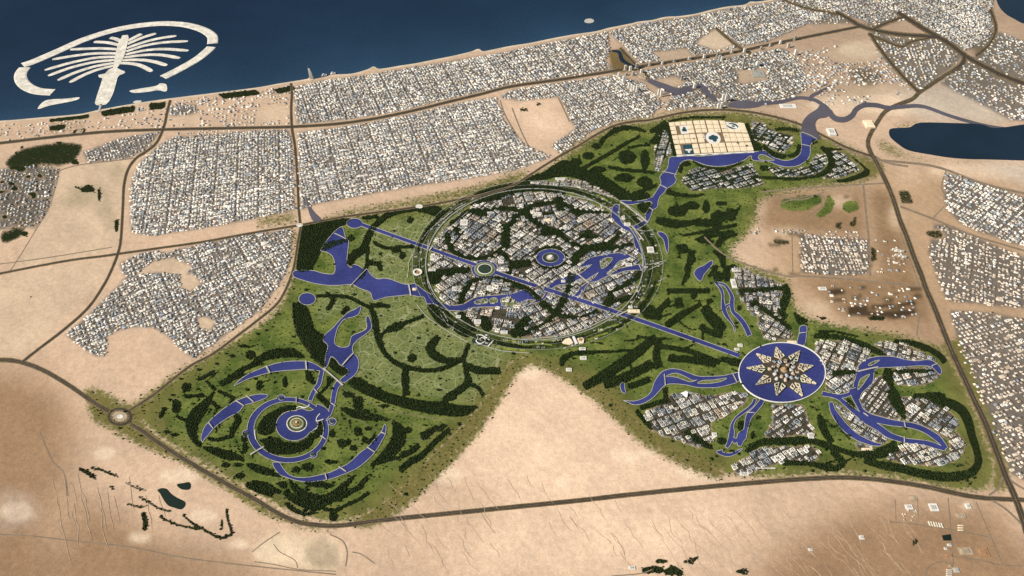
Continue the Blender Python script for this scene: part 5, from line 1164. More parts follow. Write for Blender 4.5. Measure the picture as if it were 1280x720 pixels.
def fill(outline, d2, pitch, every, size, hgt, share, seed, hole=None, jit=0.13, road_gap=34, court=False):
    rg = np.random.default_rng(seed)
    W = G(outline)
    a_, b_ = G(d2)
    u = (b_ - a_) / np.linalg.norm(b_ - a_); v = np.array([-u[1], u[0]])
    c0 = W.mean(0)
    L = np.stack([(W - c0) @ u, (W - c0) @ v], 1)
    (u0, v0), (u1, v1) = L.min(0), L.max(0)
    def stops(s0, s1, p, n, gm):
        out = []; x = s0; k = 0
        while x < s1:
            out.append(x); k += 1; x += p + (road_gap * gm if k % n == 0 else 0)
        return np.array(out)
    us = stops(u0, u1, pitch[0], every[0], 1.0 if court else 0.85); vs = stops(v0, v1, pitch[1], every[1], 1.0 if court else 0.9)
    if len(us) == 0 or len(vs) == 0: return None
    A_, B_ = np.meshgrid(us, vs)
    n = A_.size
    A_ = A_.ravel() + rg.normal(0, pitch[0] * jit, n); B_ = B_.ravel() + rg.normal(0, pitch[1] * jit, n)
    P = c0 + A_[:, None] * u + B_[:, None] * v
    s_ = S(P)
    ok = inside(outline, s_[:, 0], s_[:, 1]) & (look(block, s_) == 0)
    if hole is not None: ok &= ~inside(hole, s_[:, 0], s_[:, 1])
    # clumpy density: some lots stay open
    ci = np.tile(np.arange(len(us)), len(vs)); ri = np.repeat(np.arange(len(vs)), len(us))
    sb = (ci // every[0]) * 997 + ri // (every[1] * (2 if not court else 1))
    ub, inv = np.unique(sb, return_inverse=True)
    bm = ((0.78 + 0.46 * rg.random(len(ub))) * (0.78 if court else 0.93))[inv]
    ok &= ~((rg.random(len(ub)) < (0.002 if not court else 0.008))[inv])
    pal = rg.choice(8, len(ub), p=PR['garden'])[inv]
    fx = np.sin(P[:, 0] / 310 + seed) * np.sin(P[:, 1] / 260 + seed * 2) + np.sin(P[:, 0] / 120 + P[:, 1] / 140)
    ok &= rg.random(n) < share * (1.0 - 0.22 * (fx > 1.15))
    ok &= (s_[:, 0] > -60) & (s_[:, 0] < 1345) & (s_[:, 1] > -60)
    m_ = int(ok.sum())
    k = rg.random(m_)
    sx = size[0] * (0.82 + 0.42 * rg.random(m_)); sy = size[1] * (0.75 + 0.5 * rg.random(m_))
    big = rg.random(m_) < (0.03 if court else 0.09)
    sx[big] *= 1.5; sy[big] *= 1.45
    h = hgt[0] + (hgt[1] - hgt[0]) * k ** 2.2
    rot = np.arctan2(u[1], u[0]) + rg.normal(0, 0.03, m_) + (rg.random(m_) < 0.14) * np.pi / 2 * 1.0
    sw = np.abs(np.sin(rot - np.arctan2(u[1], u[0]))) > 0.5
    sx[sw] *= 0.6
    return dict(p=P[ok], s=s_[ok], sx=sx, sy=sy, h=h, rot=rot, t=rg.choice(5, m_, p=[.34, .2, .16, .2, .1]) if not court else 5 + rg.choice(4, m_, p=[.36, .26, .2, .18]), k=rg.random(m_), b=bm[ok], pal=np.where(rg.random(m_) < .6, pal[ok], rg.choice(8, m_, p=PR['garden'])))

def gather(lst, key):
    out = []
    for di, d_ in enumerate(lst):
        nm, outl, dr_, pit, ev, sz, hg, shr, = d_[:8]
        outl = np.asarray(outl, float)
        if isinstance(dr_[0][0], tuple) and isinstance(dr_[0][1], list):
            seeds = np.array([q[0] for q in dr_], float)
            for si, (sd, d2) in enumerate(dr_):
                r_ = fill(outl, d2, pit, ev, sz, hg, shr, 100 + di * 20 + si, road_gap=33, court=True, jit=0.03)
                if r_ is None: continue
                w = np.argmin(((r_['s'][:, None] - seeds[None]) ** 2).sum(-1), 1) == si
                r_ = {k_: v_[w] for k_, v_ in r_.items()}
                r_['d'] = np.full(len(r_['h']), di); out.append(r_)
        else:
            r_ = fill(outl, dr_, pit, ev, sz, hg, shr, 500 + di)
            if r_ is None: continue
            r_['d'] = np.full(len(r_['h']), di); out.append(r_)
    A_ = {k_: np.concatenate([o_[k_] for o_ in out]) for k_ in out[0]}
    return A_

UNITS = {}
def unit(t_, ti):
    if (t_, ti) not in UNITS:
        V, F, T_ = TM[t_]
        c_ = TINTS[ti][None] * T_
        UNITS[(t_, ti)] = np_mesh('building', V, F, M['building'], c_)
    return UNITS[(t_, ti)]

def raise_buildings(A_, lst, name, cat, key, single, rest_label, labelf):
    rg = np.random.default_rng(3)
    n = len(A_['h'])
    ti = np.empty(n, int)
    for i in range(len(lst)):
        w = A_['d'] == i
        pk = 'ne' if lst[i][0].startswith(('hillside', 'creekside quarter', 'blocks', 'scattered', 'palm-shaded')) else 'tan' if lst[i][0].startswith(('tan town', 'walled', 'plain town')) else key
        ti[w] = rg.choice(8, int(w.sum()), p=np.array(PR[pk]) / sum(PR[pk])) if key == 'city' else A_['pal'][w]
    dist2 = A_['p'][:, 0] ** 2 + (A_['p'][:, 1] + Y0) ** 2 + ALT ** 2
    score = A_['sx'] * (A_['sy'] + A_['h']) / dist2
    infr = (A_['s'][:, 0] > 4) & (A_['s'][:, 0] < 1276) & (A_['s'][:, 1] > 3) & (A_['s'][:, 1] < 716)
    order = np.argsort(-score * infr)
    pick = order[:single]
    rest = np.ones(n, bool); rest[pick] = False
    vs, fs, cs_ = [], [], []; base = 0
    for t_ in range(9):
        w = rest & (A_['t'] == t_)
        V, F, T_ = TM[t_]; m_ = int(w.sum())
        X = V[None, :, 0] * A_['sx'][w][:, None]; Y = V[None, :, 1] * A_['sy'][w][:, None]
        c, s_ = np.cos(A_['rot'][w])[:, None], np.sin(A_['rot'][w])[:, None]
        o_ = np.stack([X * c - Y * s_ + A_['p'][w][:, :1], X * s_ + Y * c + A_['p'][w][:, 1:2], V[None, :, 2] * A_['h'][w][:, None]], -1)
        vs.append(o_.reshape(-1, 3)); fs.append((F[None] + (np.arange(m_) * len(V))[:, None, None] + base).reshape(-1, 4)); base += m_ * len(V)
        tt = TINTS[ti[w]] * (0.84 + 0.3 * A_['k'][w][:, None]) * A_['b'][w][:, None]
        cs_.append((tt[:, None, :] * T_[None]).reshape(-1, 3))
    o = link(bpy.data.objects.new(name, np_mesh(name, np.concatenate(vs), np.concatenate(fs), M['building'], np.concatenate(cs_))))
    tag(o, rest_label, cat, kind='stuff')
    for i in pick:
        o = bpy.data.objects.new(name, unit(int(A_['t'][i]), int(ti[i])))
        o.location = (A_['p'][i][0], A_['p'][i][1], 0)
        o.rotation_euler = (0, 0, float(A_['rot'][i]))
        o.scale = (float(A_['sx'][i]), float(A_['sy'][i]), float(A_['h'][i]))
        link(o)
        nm = lst[int(A_['d'][i])][0]
        tag(o, labelf(nm), cat, name.replace('_', ' ') + 's of the ' + nm)
    print(name, n)

HA = gather(HOUSES, 'city')
raise_buildings(HA, HOUSES, 'house', 'house', 'city', 300, 'white and beige flat-roofed houses packed over the town quarters', lambda nm: 'large flat-roofed house in the ' + nm)
CA = gather(CITYP, 'garden')
OA = fill(OUTER[0], [(600, 330), (680, 325)], (84, 66), (3, 2), (56, 34), (7, 18), 0.42, 77, hole=OUTER[1], jit=0.4, court=True)
OA['d'] = np.full(len(OA['h']), len(CITYP)); 
CITYP.append(("park belt around the round city",))
CA = {k_: np.concatenate([CA[k_], OA[k_]]) for k_ in CA}
raise_buildings(CA, CITYP, 'apartment_block', 'apartment block', 'garden', 300, 'pale flat-roofed apartment blocks of the garden city', lambda nm: 'large pale apartment block in the ' + nm)
# keep trees off the roofs: drop greenery that falls on a block
from mathutils.kdtree import KDTree
kd = KDTree(len(CA['h']))
for i, p in enumerate(CA['p']): kd.insert((p[0], p[1], 0), i)
kd.balance()
kp = np.array([kd.find((p[0], p[1], 0))[2] > 44 for p in street_pts])
v, f, c_ = crowns(street_pts[kp], 7, 15, 7, (0.012, 0.026, 0.008), (0.045, 0.065, 0.02))
tag(link(bpy.data.objects.new('shrubbery', np_mesh('street_greenery', v, f, M['foliage'], c_, 3))), 'street and courtyard greenery between the apartment blocks', 'bushes', kind='stuff')

# ------------------------------------------------------------------ the palm island and its breakwater
T1 = lambda p: Z(0, 0, 4, p)
c0 = G([(148, 72)])[0]
palm = empty('palm_island', (c0[0], c0[1], 0), 'sandy palm-shaped island with sixteen fronds and a broad trunk', 'island')
def local(mb, name, mat, root):
    return mb.build(name, mat, root, origin=tuple(root.location))
mb = MB(); mb.prism(G(T1([(475, 515), (488, 470), (502, 430), (513, 392), (494, 386), (492, 376), (525, 370), (545, 348), (575, 336), (602, 350), (624, 358), (626, 366), (598, 378), (588, 390), (578, 430), (566, 470), (547, 508), (530, 524), (500, 528), (480, 525)])), 0, 9)
local(mb, 'trunk', M['island_sand'], palm)
mb = MB(); mb.prism(G(T1([(566, 340), (572, 300), (580, 260), (590, 220), (604, 195), (612, 178), (640, 176), (644, 190), (636, 225), (628, 260), (615, 300), (600, 322), (585, 342)])), 0, 8.6)
local(mb, 'spine', M['island_sand'], palm)
FR = [[(640, 205), (675, 187), (708, 170)], [(636, 222), (710, 190), (780, 168)], [(634, 242), (700, 218), (790, 194), (882, 180)], [(632, 258), (720, 230), (820, 213), (940, 207)], [(628, 274), (720, 254), (820, 246), (942, 254)], [(622, 288), (720, 276), (810, 276), (900, 292)], [(612, 302), (700, 300), (770, 309), (835, 328)], [(596, 316), (660, 319), (710, 331), (760, 358)],
      [(604, 207), (575, 194), (550, 190)], [(602, 228), (540, 214), (470, 210)], [(597, 248), (500, 243), (352, 248)], [(592, 268), (480, 268), (380, 279), (262, 298)], [(588, 285), (480, 290), (350, 316), (224, 352)], [(584, 300), (470, 312), (350, 341), (242, 380)], [(580, 315), (480, 332), (380, 363), (290, 402)], [(576, 328), (490, 349), (420, 376), (350, 413)]]
for i, fr in enumerate(FR):
    P = smooth(G(T1(fr)), 6)
    Tn = np.gradient(P, axis=0); Tn /= np.linalg.norm(Tn, axis=1)[:, None]
    N = np.stack([-Tn[:, 1], Tn[:, 0]], 1); w = np.interp(np.linspace(0, 1, len(P)), [0, .15, .9, 1], [48, 58, 62, 34])[:, None]
    mb = MB(); mb.prism(np.concatenate([P + N * w, (P - N * w)[::-1]]), 0, 6.5 + 0.05 * i); local(mb, 'frond', M['island_sand'], palm)
P = G(T1([(506, 522), (500, 540), (493, 560)])); Tn = np.gradient(P, axis=0); Tn /= np.linalg.norm(Tn, axis=1)[:, None]; N = np.stack([-Tn[:, 1], Tn[:, 0]], 1) * 26
mb = MB(); mb.bank(P + N, P - N, 1, 9); local(mb, 'causeway', M['path'], palm)
def arc(name, pts, w, label):
    P = smooth(G(T1(pts)), 5); Tn = np.gradient(P, axis=0); Tn /= np.linalg.norm(Tn, axis=1)[:, None]; N = np.stack([-Tn[:, 1], Tn[:, 0]], 1) * w / 2
    o0 = tuple(P[len(P) // 2]) + (0,)
    mb = MB(); mb.bank(P + N, P - N, 0.5, 8)
    return tag(mb.build(name, M['island_sand'], None, o0), label, 'breakwater')
arc('breakwater', [(1062, 219), (1062, 185), (1035, 160), (990, 140), (930, 125), (870, 119), (800, 118), (700, 127), (600, 144), (500, 171), (400, 206), (300, 251), (220, 286), (160, 311), (114, 326)], 265, 'longest sandy breakwater arc sweeping round the palm fronds')
arc('breakwater', [(1056, 235), (1038, 253), (990, 292), (930, 328), (870, 360), (815, 387)], 245, 'short sandy breakwater arc on the city side of the palm fronds')
arc('breakwater', [(124, 338), (106, 362), (102, 386), (112, 412), (140, 437), (190, 456), (264, 462)], 285, 'hooked sandy breakwater arc at the outer end of the long one')
def islet(poly, label, mat='island_sand', sm=3):
    W = G(smooth(poly, sm, True)); o0 = (W[:, 0].mean(), W[:, 1].mean(), 0)
    mb = MB(); mb.prism(W, 0, 5); return tag(mb.build('sand_islet', M[mat], None, o0), label, 'islet')
islet(T1([(190, 546), (205, 520), (230, 503), (265, 497), (330, 494), (396, 487), (385, 500), (330, 513), (250, 528)]), 'long white sand islet below the hooked breakwater')
islet(T1([(648, 455), (700, 444), (780, 430), (800, 418), (830, 422), (836, 445), (828, 458), (790, 452), (740, 460), (675, 465)]), 'white sand islet with a knobbed end beside the palm trunk')
islet(T1([(665, 512), (680, 504), (705, 504), (706, 512), (685, 517)]), 'tiny sand islet just off the shore beside the causeway')
islet([(730.5, 26), (733, 24), (738, 23.4), (742, 25), (742, 27.5), (738, 29), (732, 28.4)], 'lone pale sandbar out in the open sea', 'path')

# ------------------------------------------------------------------ sail-shaped tower on its islet
sx_, sy_ = G([(389, 98.6)])[0]
sail = empty('sail_tower', (sx_, sy_, 0), 'tall white sail-shaped tower on its own islet by the shore', 'tower')
mb = MB()
mb.prism([(sx_ + 70 * math.cos(a_), sy_ + 90 * math.sin(a_)) for a_ in np.linspace(0, 6.283, 20, endpoint=False)], 0, 8); local(mb, 'islet_base', M['beach'], sail)
mb = MB()
lv = np.linspace(0, 1, 9)
vs = []
for q in lv:
    w = 46 * (1 - q ** 2.2) + 5; d_ = 34 * (1 - q ** 1.8) + 4
    vs += [(-30, -d_, 8 + 262 * q), (w - 10, -d_ * 0.5, 8 + 262 * q), (w, 0, 8 + 262 * q), (w - 10, d_ * 0.5, 8 + 262 * q), (-30, d_, 8 + 262 * q)]
fs = [(5 * i + j, 5 * i + (j + 1) % 5, 5 * i + 5 + (j + 1) % 5, 5 * i + 5 + j) for i in range(8) for j in range(5)] + [tuple(range(40, 45))]
mb.add([(sx_ + a_, sy_ + b_, c_) for a_, b_, c_ in vs], fs); local(mb, 'sail', M['white'], sail)
mb = MB(); mb.cyl(sx_ - 32, sy_, 5, 1, 8, 330, 10); local(mb, 'mast', M['white'], sail)
for px_, py_, lb_ in ((405.5, 95.2, 'small white shore pavilion right next to the sail tower'), (416.5, 93, 'wave-roofed white hotel on the shore beyond the sail tower')):
    x, y = G([(px_, py_)])[0]
    e = empty('shore_hotel', (x, y, 0), lb_, 'hotel')
    mb = MB(); mb.box(x, y, 110, 50, 0, 34, 0.4); local(mb, 'wing', M['white'], e)
    mb = MB(); mb.box(x - 14, y - 6, 50, 34, 34, 66, 0.4, 0.7); local(mb, 'crest', M['white'], e)

# ------------------------------------------------------------------ the tiled plaza by the river
def bil(u, v):
    tl, tr, br, bl = [np.array(q) for q in Z(800, 130, 8, [(285, 190), (1042, 186), (1142, 478), (366, 518)])]
    p = (tl * (1 - u) + tr * u) * (1 - v) + (bl * (1 - u) + br * u) * v
    p[1] -= 2.6 * math.sin(math.pi * u) * (1 - v) + (0.0 if v > 0.3 else -1.4 * max(0, u - 0.75) * 4 * (1 - v))
    return p
edge = [bil(u, 0) for u in np.linspace(0, 1, 13)] + [bil(1, v) for v in (0.3, .6, 1)] + [bil(u, 1) for u in np.linspace(1, 0, 13)] + [bil(0, v) for v in (.6, .3)]
mb = MB(); mb.prism(G(edge), 0, 9.5); tag(mb.build('plaza_pavement', M['plaza']), 'brown paving of the tiled riverside plaza', 'plaza', kind='structure')
us = [0, .078, .150, .228, .315, .405, .480, .570, .660, .745, .83, .915, 1.0]
vs_ = [0, .13, .255, .385, .53, .68, .83, .985]
wide_u = {4, 6, 8}; wide_v = {3, 5}
def quad(u0, u1, v0, v1): return G([bil(u0, v1), bil(u1, v1), bil(u1, v0), bil(u0, v0)])
SKIP = {(c, r) for c in (1, 2) for r in (1, 2)} | {(c, r) for c in (9, 10) for r in (0, 1)} | {(c, r) for c in (1, 2) for r in (5, 6)} | {(c, r) for c in (5, 6, 7) for r in (3, 4)}
for c in range(12):
    for r_ in range(7):
        if (c, r_) in SKIP: continue
        gu0 = .010 if c in wide_u else .0035; gu1 = .010 if c + 1 in wide_u else .0035
        gv0 = .018 if r_ in wide_v else .008; gv1 = .018 if r_ + 1 in wide_v else .008
        q = quad(us[c] + gu0, us[c + 1] - gu1, vs_[r_] + gv0, vs_[r_ + 1] - gv1)
        ctr = (q[:, 0].mean(), q[:, 1].mean(), 0)
        mb = MB(); mb.prism(q, 9, 21, 0.97); qi = q.mean(0) + (q - q.mean(0)) * 0.4; mb.prism(qi, 21, 24, 0.9)
        tag(mb.build('exhibition_hall', M['cream'], None, ctr), 'low square cream hall in the gridded riverside plaza', 'hall', 'cream halls of the riverside plaza')
def emblem(u0, u1, v0, v1, label, shapes, base='white', ink='teal', oval=False):
    q = quad(u0, u1, v0, v1); ctr = q.mean(0)
    e = empty('emblem_garden', (ctr[0], ctr[1], 0), label, 'garden')
    ex, ey = (q[1] - q[0]) / 2, (q[3] - q[0]) / 2
    def pt(a_, b_): return ctr + a_ * ex + b_ * ey
    mb = MB()
    if oval: mb.prism([pt(math.cos(t_), math.sin(t_)) for t_ in np.linspace(0, 6.2832, 36, endpoint=False)], 9, 13)
    else: mb.prism(q, 9, 13)
    local(mb, 'paving', M[base], e)
    for k_, sh in enumerate(shapes):
        mb = MB(); mb.prism([pt(*s_) for s_ in sh], 13, 16 + 0.1 * k_); local(mb, 'pool' if ink == 'teal' else 'hedge', M[ink], e)
def disc(x, y, r_, n=14): return [(x + r_ * math.cos(t_), y + r_ * math.sin(t_)) for t_ in np.linspace(0, 6.2832, n, endpoint=False)]
def moon(x, y, r_, a0, a1, th):
    o_ = [(x + r_ * math.cos(t_), y + r_ * math.sin(t_)) for t_ in np.linspace(a0, a1, 14)]
    i_ = [(x + (r_ - th * math.sin(math.pi * k_ / 13)) * math.cos(t_), y + (r_ - th * math.sin(math.pi * k_ / 13)) * math.sin(t_)) for k_, t_ in enumerate(np.linspace(a0, a1, 14))]
    return o_ + i_[::-1][1:-1]
emblem(us[1] + .05, us[3], vs_[1], vs_[3] - .012, 'white court with a dark lobed pool, on the corner towards the old town', [disc(-.25, -.1, .38), disc(.28, -.15, .36), disc(.1, .35, .34)])
emblem(us[9], us[11], vs_[0] + .03, vs_[2] + .02, 'white court with dark crescent pools, on the corner towards the highway', [moon(0, 0, .8, -0.6, 2.6, .42), moon(-.1, .1, .85, 3.0, 5.4, .4), disc(0.05, 0.0, .22)])
emblem(us[1] + .03, us[3], vs_[5] + .02, vs_[7], 'dark court with pale wing-shaped beds, nearest to the river', [moon(-.3, .2, .5, 3.4, 6.0, .35), moon(.35, .2, .5, 3.4, 6.0, .35), disc(0, -.5, .25)], 'teal', 'white')
emblem(us[5] + .025, us[8] - .04, vs_[3] - .04, vs_[5] + .05, 'oval white court with a dark many-lobed lake in the middle of the plaza', [disc(-.34, 0, .3), disc(0.02, .12, .36), disc(.36, .05, .3), disc(.1, -.3, .3)], oval=True)
emblem(us[4] + .02, us[5] + .015, vs_[3] + .03, vs_[4] + .03, 'small white court with a leaf-shaped pool beside the oval one', [[(-.8, .5), (-.2, .7), (.5, .2), (.9, -.6), (.2, -.5), (-.4, -.1)]])
wq = [bil(u, 1.0) + np.array([0, 0.9 + 0.5 * math.sin(u * 40)]) for u in np.linspace(0, 1, 60)]; wq2 = [bil(u, .99) for u in np.linspace(0, 1, 60)]
mb = MB(); mb.bank(G(wq), G(wq2), 3, 12); tag(mb.build('quay', M['white']), 'white scalloped quay along the plaza waterfront', 'quay', kind='structure')

# ------------------------------------------------------------------ star lake: rim walk and star island
mb = MB()
oa = ell(977.5, 466, 54.9, 38, 90); ob = ell(977.5, 466, 53.5, 36.9, 90)
mb.bank(G(np.vstack([ob, ob[:1]])), G(np.vstack([oa, oa[:1]])), 3, 15)
tag(mb.build('lake_promenade', M['white']), 'white promenade ring around the star lake', 'promenade', kind='structure')
SC = np.array(Z(900, 410, 8, [(640, 425)])[0])
tips = [np.array(q) for q in Z(900, 410, 8, [(555, 190), (800, 230), (940, 385), (972, 572), (830, 700), (562, 690), (348, 580), (250, 405), (352, 258)])]
nt_ = []
for i in range(9):
    a_, b_ = tips[i], tips[(i + 1) % 9]
    nt_.append(SC + ((a_ + b_) / 2 - SC) * 0.62)
sw = G([SC])[0]
star = empty('star_island', (sw[0], sw[1], 0), 'nine-pointed star island in the round indigo lake', 'island')
poly = []
for i in range(9): poly += [tips[i], nt_[i]]
mb = MB(); mb.prism(G(poly), 2, 11); local(mb, 'island_base', M['star_base'], star)
for i in range(9):
    q = [tips[i], nt_[i], SC + (tips[i] - SC) * 0.36, nt_[i - 1]]
    cq = np.mean(q, 0); q = [cq + (p_ - cq) * 0.97 for p_ in q]
    mb = MB(); mb.prism(G(q), 11, 12.5); local(mb, 'petal', M['dark_green'] if i % 2 else M['star_base'], star)
def frame(mb, W, s_, z0, z1):
    W = np.asarray(W); c_ = W.mean(0); n = len(W); I = c_ + (W - c_) * s_
    vs = [(x, y, z0) for x, y in W] + [(x, y, z1) for x, y in W] + [(x, y, z1) for x, y in I] + [(x, y, z0) for x, y in I]
    fs = []
    for k_ in range(3): fs += [(k_ * n + i, k_ * n + (i + 1) % n, (k_ + 1) * n + (i + 1) % n, (k_ + 1) * n + i) for i in range(n)]
    mb.add(vs, fs)
NAMES = ['pointing at the north wedge', 'pointing at the north canal', 'pointing at the eastern avenue', 'pointing at the parallel canals', 'pointing at the southern diamond blocks', 'pointing at the southern lawns', 'pointing at the fan of blocks', 'pointing at the twin western canal', 'pointing at the straight axis canal']
for i in range(9):
    T_ = tips[i]; Rr = SC + (T_ - SC) * 0.40
    for sd, Nn in ((0, nt_[i]), (1, nt_[i - 1])):
        for (q0, q1) in ((0.10, .33), (.40, .63), (.70, .92)):
            # between axis (tip->root) and the outer edge (tip->notch)
            ax0, ax1 = T_ + (Rr - T_) * (1 - q0), T_ + (Rr - T_) * (1 - q1)
            ed0, ed1 = T_ + (Nn - T_) * (1 - q0), T_ + (Nn - T_) * (1 - q1)
            g0, g1 = ax0 + (ed0 - ax0) * .2, ax1 + (ed1 - ax1) * .2
            e0, e1 = ax0 + (ed0 - ax0) * .84, ax1 + (ed1 - ax1) * .84
            W = G([g0, e0, e1, g1])
            if np.sum(W[:, 0] * np.roll(W[:, 1], -1) - np.roll(W[:, 0], -1) * W[:, 1]) < 0: W = W[::-1]
            ctr = (W[:, 0].mean(), W[:, 1].mean(), 0)
            mb = MB(); frame(mb, W, 0.70, 12, 28)
            tag(mb.build('courtyard_block', M['star_stone'], None, ctr), 'cream courtyard block on the star point ' + NAMES[i], 'courtyard block', 'courtyard blocks on the star point ' + NAMES[i])
hub = empty('domed_hall', (sw[0], sw[1], 0), 'ochre domed hall at the heart of the star island', 'hall')
mb = MB(); mb.cyl(sw[0], sw[1], 56, 52, 11, 30, 20); local(mb, 'drum', M['tan'], hub)
mb = MB()
for k_ in range(5): mb.cyl(sw[0], sw[1], 40 * math.cos(k_ * .3), 40 * math.cos((k_ + 1) * .3), 30 + 45 * math.sin(k_ * .3), 30 + 45 * math.sin((k_ + 1) * .3), 18)
local(mb, 'dome', M['ochre'], hub)
for k_ in range(22):
    a_ = k_ * 2.399; rr = 110 + 150 * (k_ / 22)
    x, y = sw[0] + rr * math.cos(a_), sw[1] + rr * math.sin(a_)
    o = bpy.data.objects.new('island_house', unit([3, 5, 0, 6, 8][k_ % 5], [2, 6, 4, 6][k_ % 4])); link(o)
    o.location = (x, y, 11); o.rotation_euler = (0, 0, a_); o.scale = (58, 46, 20 + (k_ * 7) % 22)
    tag(o, 'grey flat-roofed house close around the ochre dome of the star island', 'house', 'houses around the star island dome')

# ------------------------------------------------------------------ round garden islands
def tiers(cx, cy, label, name, lst):
    w0 = G([(cx, cy)])[0]
    e = empty(name, (w0[0], w0[1], 0), label, 'garden')
    for rx, ry, z0, z1, mk, pn in lst:
        mb = MB(); mb.prism(G(ell(cx, cy, rx, ry, 30)), z0, z1); local(mb, pn, M[mk], e)
    return e
tiers(371, 530, 'terraced round garden island with an ochre top in the inner lake', 'terraced_island', [(13, 10.4, 3, 9, 'island_sand', 'shore'), (11.6, 9.3, 9, 13, 'dark_green', 'hedge_tier'), (9.6, 7.8, 13, 17, 'turf', 'lawn_tier'), (8.0, 6.4, 17, 21, 'island_sand', 'walk_tier'), (6.9, 5.5, 21, 26, 'turf', 'lawn_tier'), (4.6, 3.7, 26, 31, 'ochre', 'court_tier'), (2.6, 2.0, 31, 38, 'turf', 'knoll'), (1.1, .9, 38, 52, 'white', 'pavilion')])
tiers(606, 337, 'round hedge garden islet crossing the straight axis canal', 'round_garden', [(13.2, 9.2, 3, 8, 'ringroad', 'shore'), (12.2, 8.5, 8, 11, 'turf', 'lawn'), (9.4, 6.6, 11, 17, 'white', 'colonnade'), (8.4, 5.8, 17, 18, 'dark_green', 'grove')])
tiers(688, 322.5, 'round moated garden with a pale dome in the middle of the round city', 'round_garden', [(10.5, 6.4, 3, 8, 'ringroad', 'shore'), (9.6, 5.8, 8, 12, 'dark_green', 'grove'), (5.4, 3.4, 12, 16, 'tan', 'court'), (4.2, 2.7, 16, 30, 'path', 'drum'), (2.4, 1.6, 30, 48, 'white', 'dome')])
tiers(150, 521, 'round sandy island in the desert roundabout', 'roundabout_island', [(12.4, 8.8, 2, 5, 'verge', 'lawn'), (9.5, 6.5, 5, 7, 'tan', 'bed'), (4, 2.4, 7, 9, 'island_sand', 'sand_patch')])
tiers(374.5, 281.5, 'pale sandy island in the road junction by the north-west woods', 'roundabout_island', [(4.2, 2.2, 1, 5, 'island_sand', 'sand_bed')])
tiers(524, 258.3, 'pale sandy island in the road junction above the veined lawn', 'roundabout_island', [(4.6, 2.6, 1, 5, 'island_sand', 'sand_bed')])
for x, y, lb_ in ((351.5, 498.5, 'tree-covered islet in the small bay at the top of the ring canal'), (308.5, 542.5, 'tree-covered islet in the small bay on the desert side of the ring canal'), (415, 527.5, 'tree-covered islet in the small bay on the city side of the ring canal'), (391, 568.5, 'tree-covered islet in the small bay at the foot of the ring canal')):
    tiers(x, y, lb_, 'garden_islet', [(3.2, 2.4, 3, 8, 'path', 'shore'), (2.6, 1.9, 8, 15, 'dark_green', 'grove')])
mb = MB()
a_, b_ = ell(150, 521, 15.5, 11.4, 48), ell(150, 521, 12.6, 9, 48)
ringsheet(mb, a_, b_, 2.2); tag(mb.build('roundabout_road', M['road']), 'dark asphalt ring of the desert roundabout', 'road', kind='structure')
# white shore features round the inner lake
for pts, lb_ in ((Z(300, 500, 8, [(565, 85), (600, 68), (640, 80), (680, 70), (695, 45)]), 'curled white breakwater walk at the top of the inner lake'), (Z(300, 500, 8, [(800, 140), (768, 180), (770, 215), (835, 195)]), 'hooked white jetty on the city side of the inner lake'), (Z(300, 500, 8, [(740, 300), (768, 285), (780, 255)]), 'short white curved jetty below the hooked one'), (Z(300, 500, 8, [(150, 300), (150, 350), (160, 400)]), 'short pale landing on the desert side of the ring canal')):
    a_, b_ = sides(pts, 1.1); mb = MB(); mb.bank(G(a_), G(b_), 3, 12.5); w0 = G(pts[:1])[0]
    tag(mb.build('jetty', M['white'], None, (w0[0], w0[1], 0)), lb_, 'jetty')

# ------------------------------------------------------------------ bridges
def bridge(p, q, label, w=14, z=16):
    a_, b_ = G([p, q]); d_ = b_ - a_; Ln = np.linalg.norm(d_); u_ = d_ / Ln; n_ = np.array([-u_[1], u_[0]])
    c_ = (a_ + b_) / 2
    mb = MB(); k_ = 9
    for i in range(k_):
        t0, t1 = i / k_, (i + 1) / k_
        h0, h1 = z + 5 * math.sin(math.pi * t0), z + 5 * math.sin(math.pi * t1)
        P0, P1 = a_ + d_ * t0, a_ + d_ * t1
        for o0, o1, dz_ in ((-w / 2, w / 2, 0), (-w / 2, -w / 2 + 2, 2.4), (w / 2 - 2, w / 2, 2.4)):
            A0, A1, B0, B1 = P0 + n_ * o0, P0 + n_ * o1, P1 + n_ * o0, P1 + n_ * o1
            mb.add([(*A0, h0 - 3), (*A1, h0 - 3), (*B1, h1 - 3), (*B0, h1 - 3), (*A0, h0 + dz_), (*A1, h0 + dz_), (*B1, h1 + dz_), (*B0, h1 + dz_)],
                   [(4, 7, 6, 5), (0, 4, 5, 1), (3, 2, 6, 7), (0, 3, 7, 4), (1, 5, 6, 2)] if True else [])
        if 0 < i < k_ and i % 3 == 0:
            mb.box(P0[0], P0[1], 6, 6, 2, h0 - 3)
    o = mb.build('bridge', M['path'], None, (c_[0], c_[1], 0))
    return tag(o, label, 'bridge')
h8 = lambda p: Z(300, 440, 8, [p])[0]
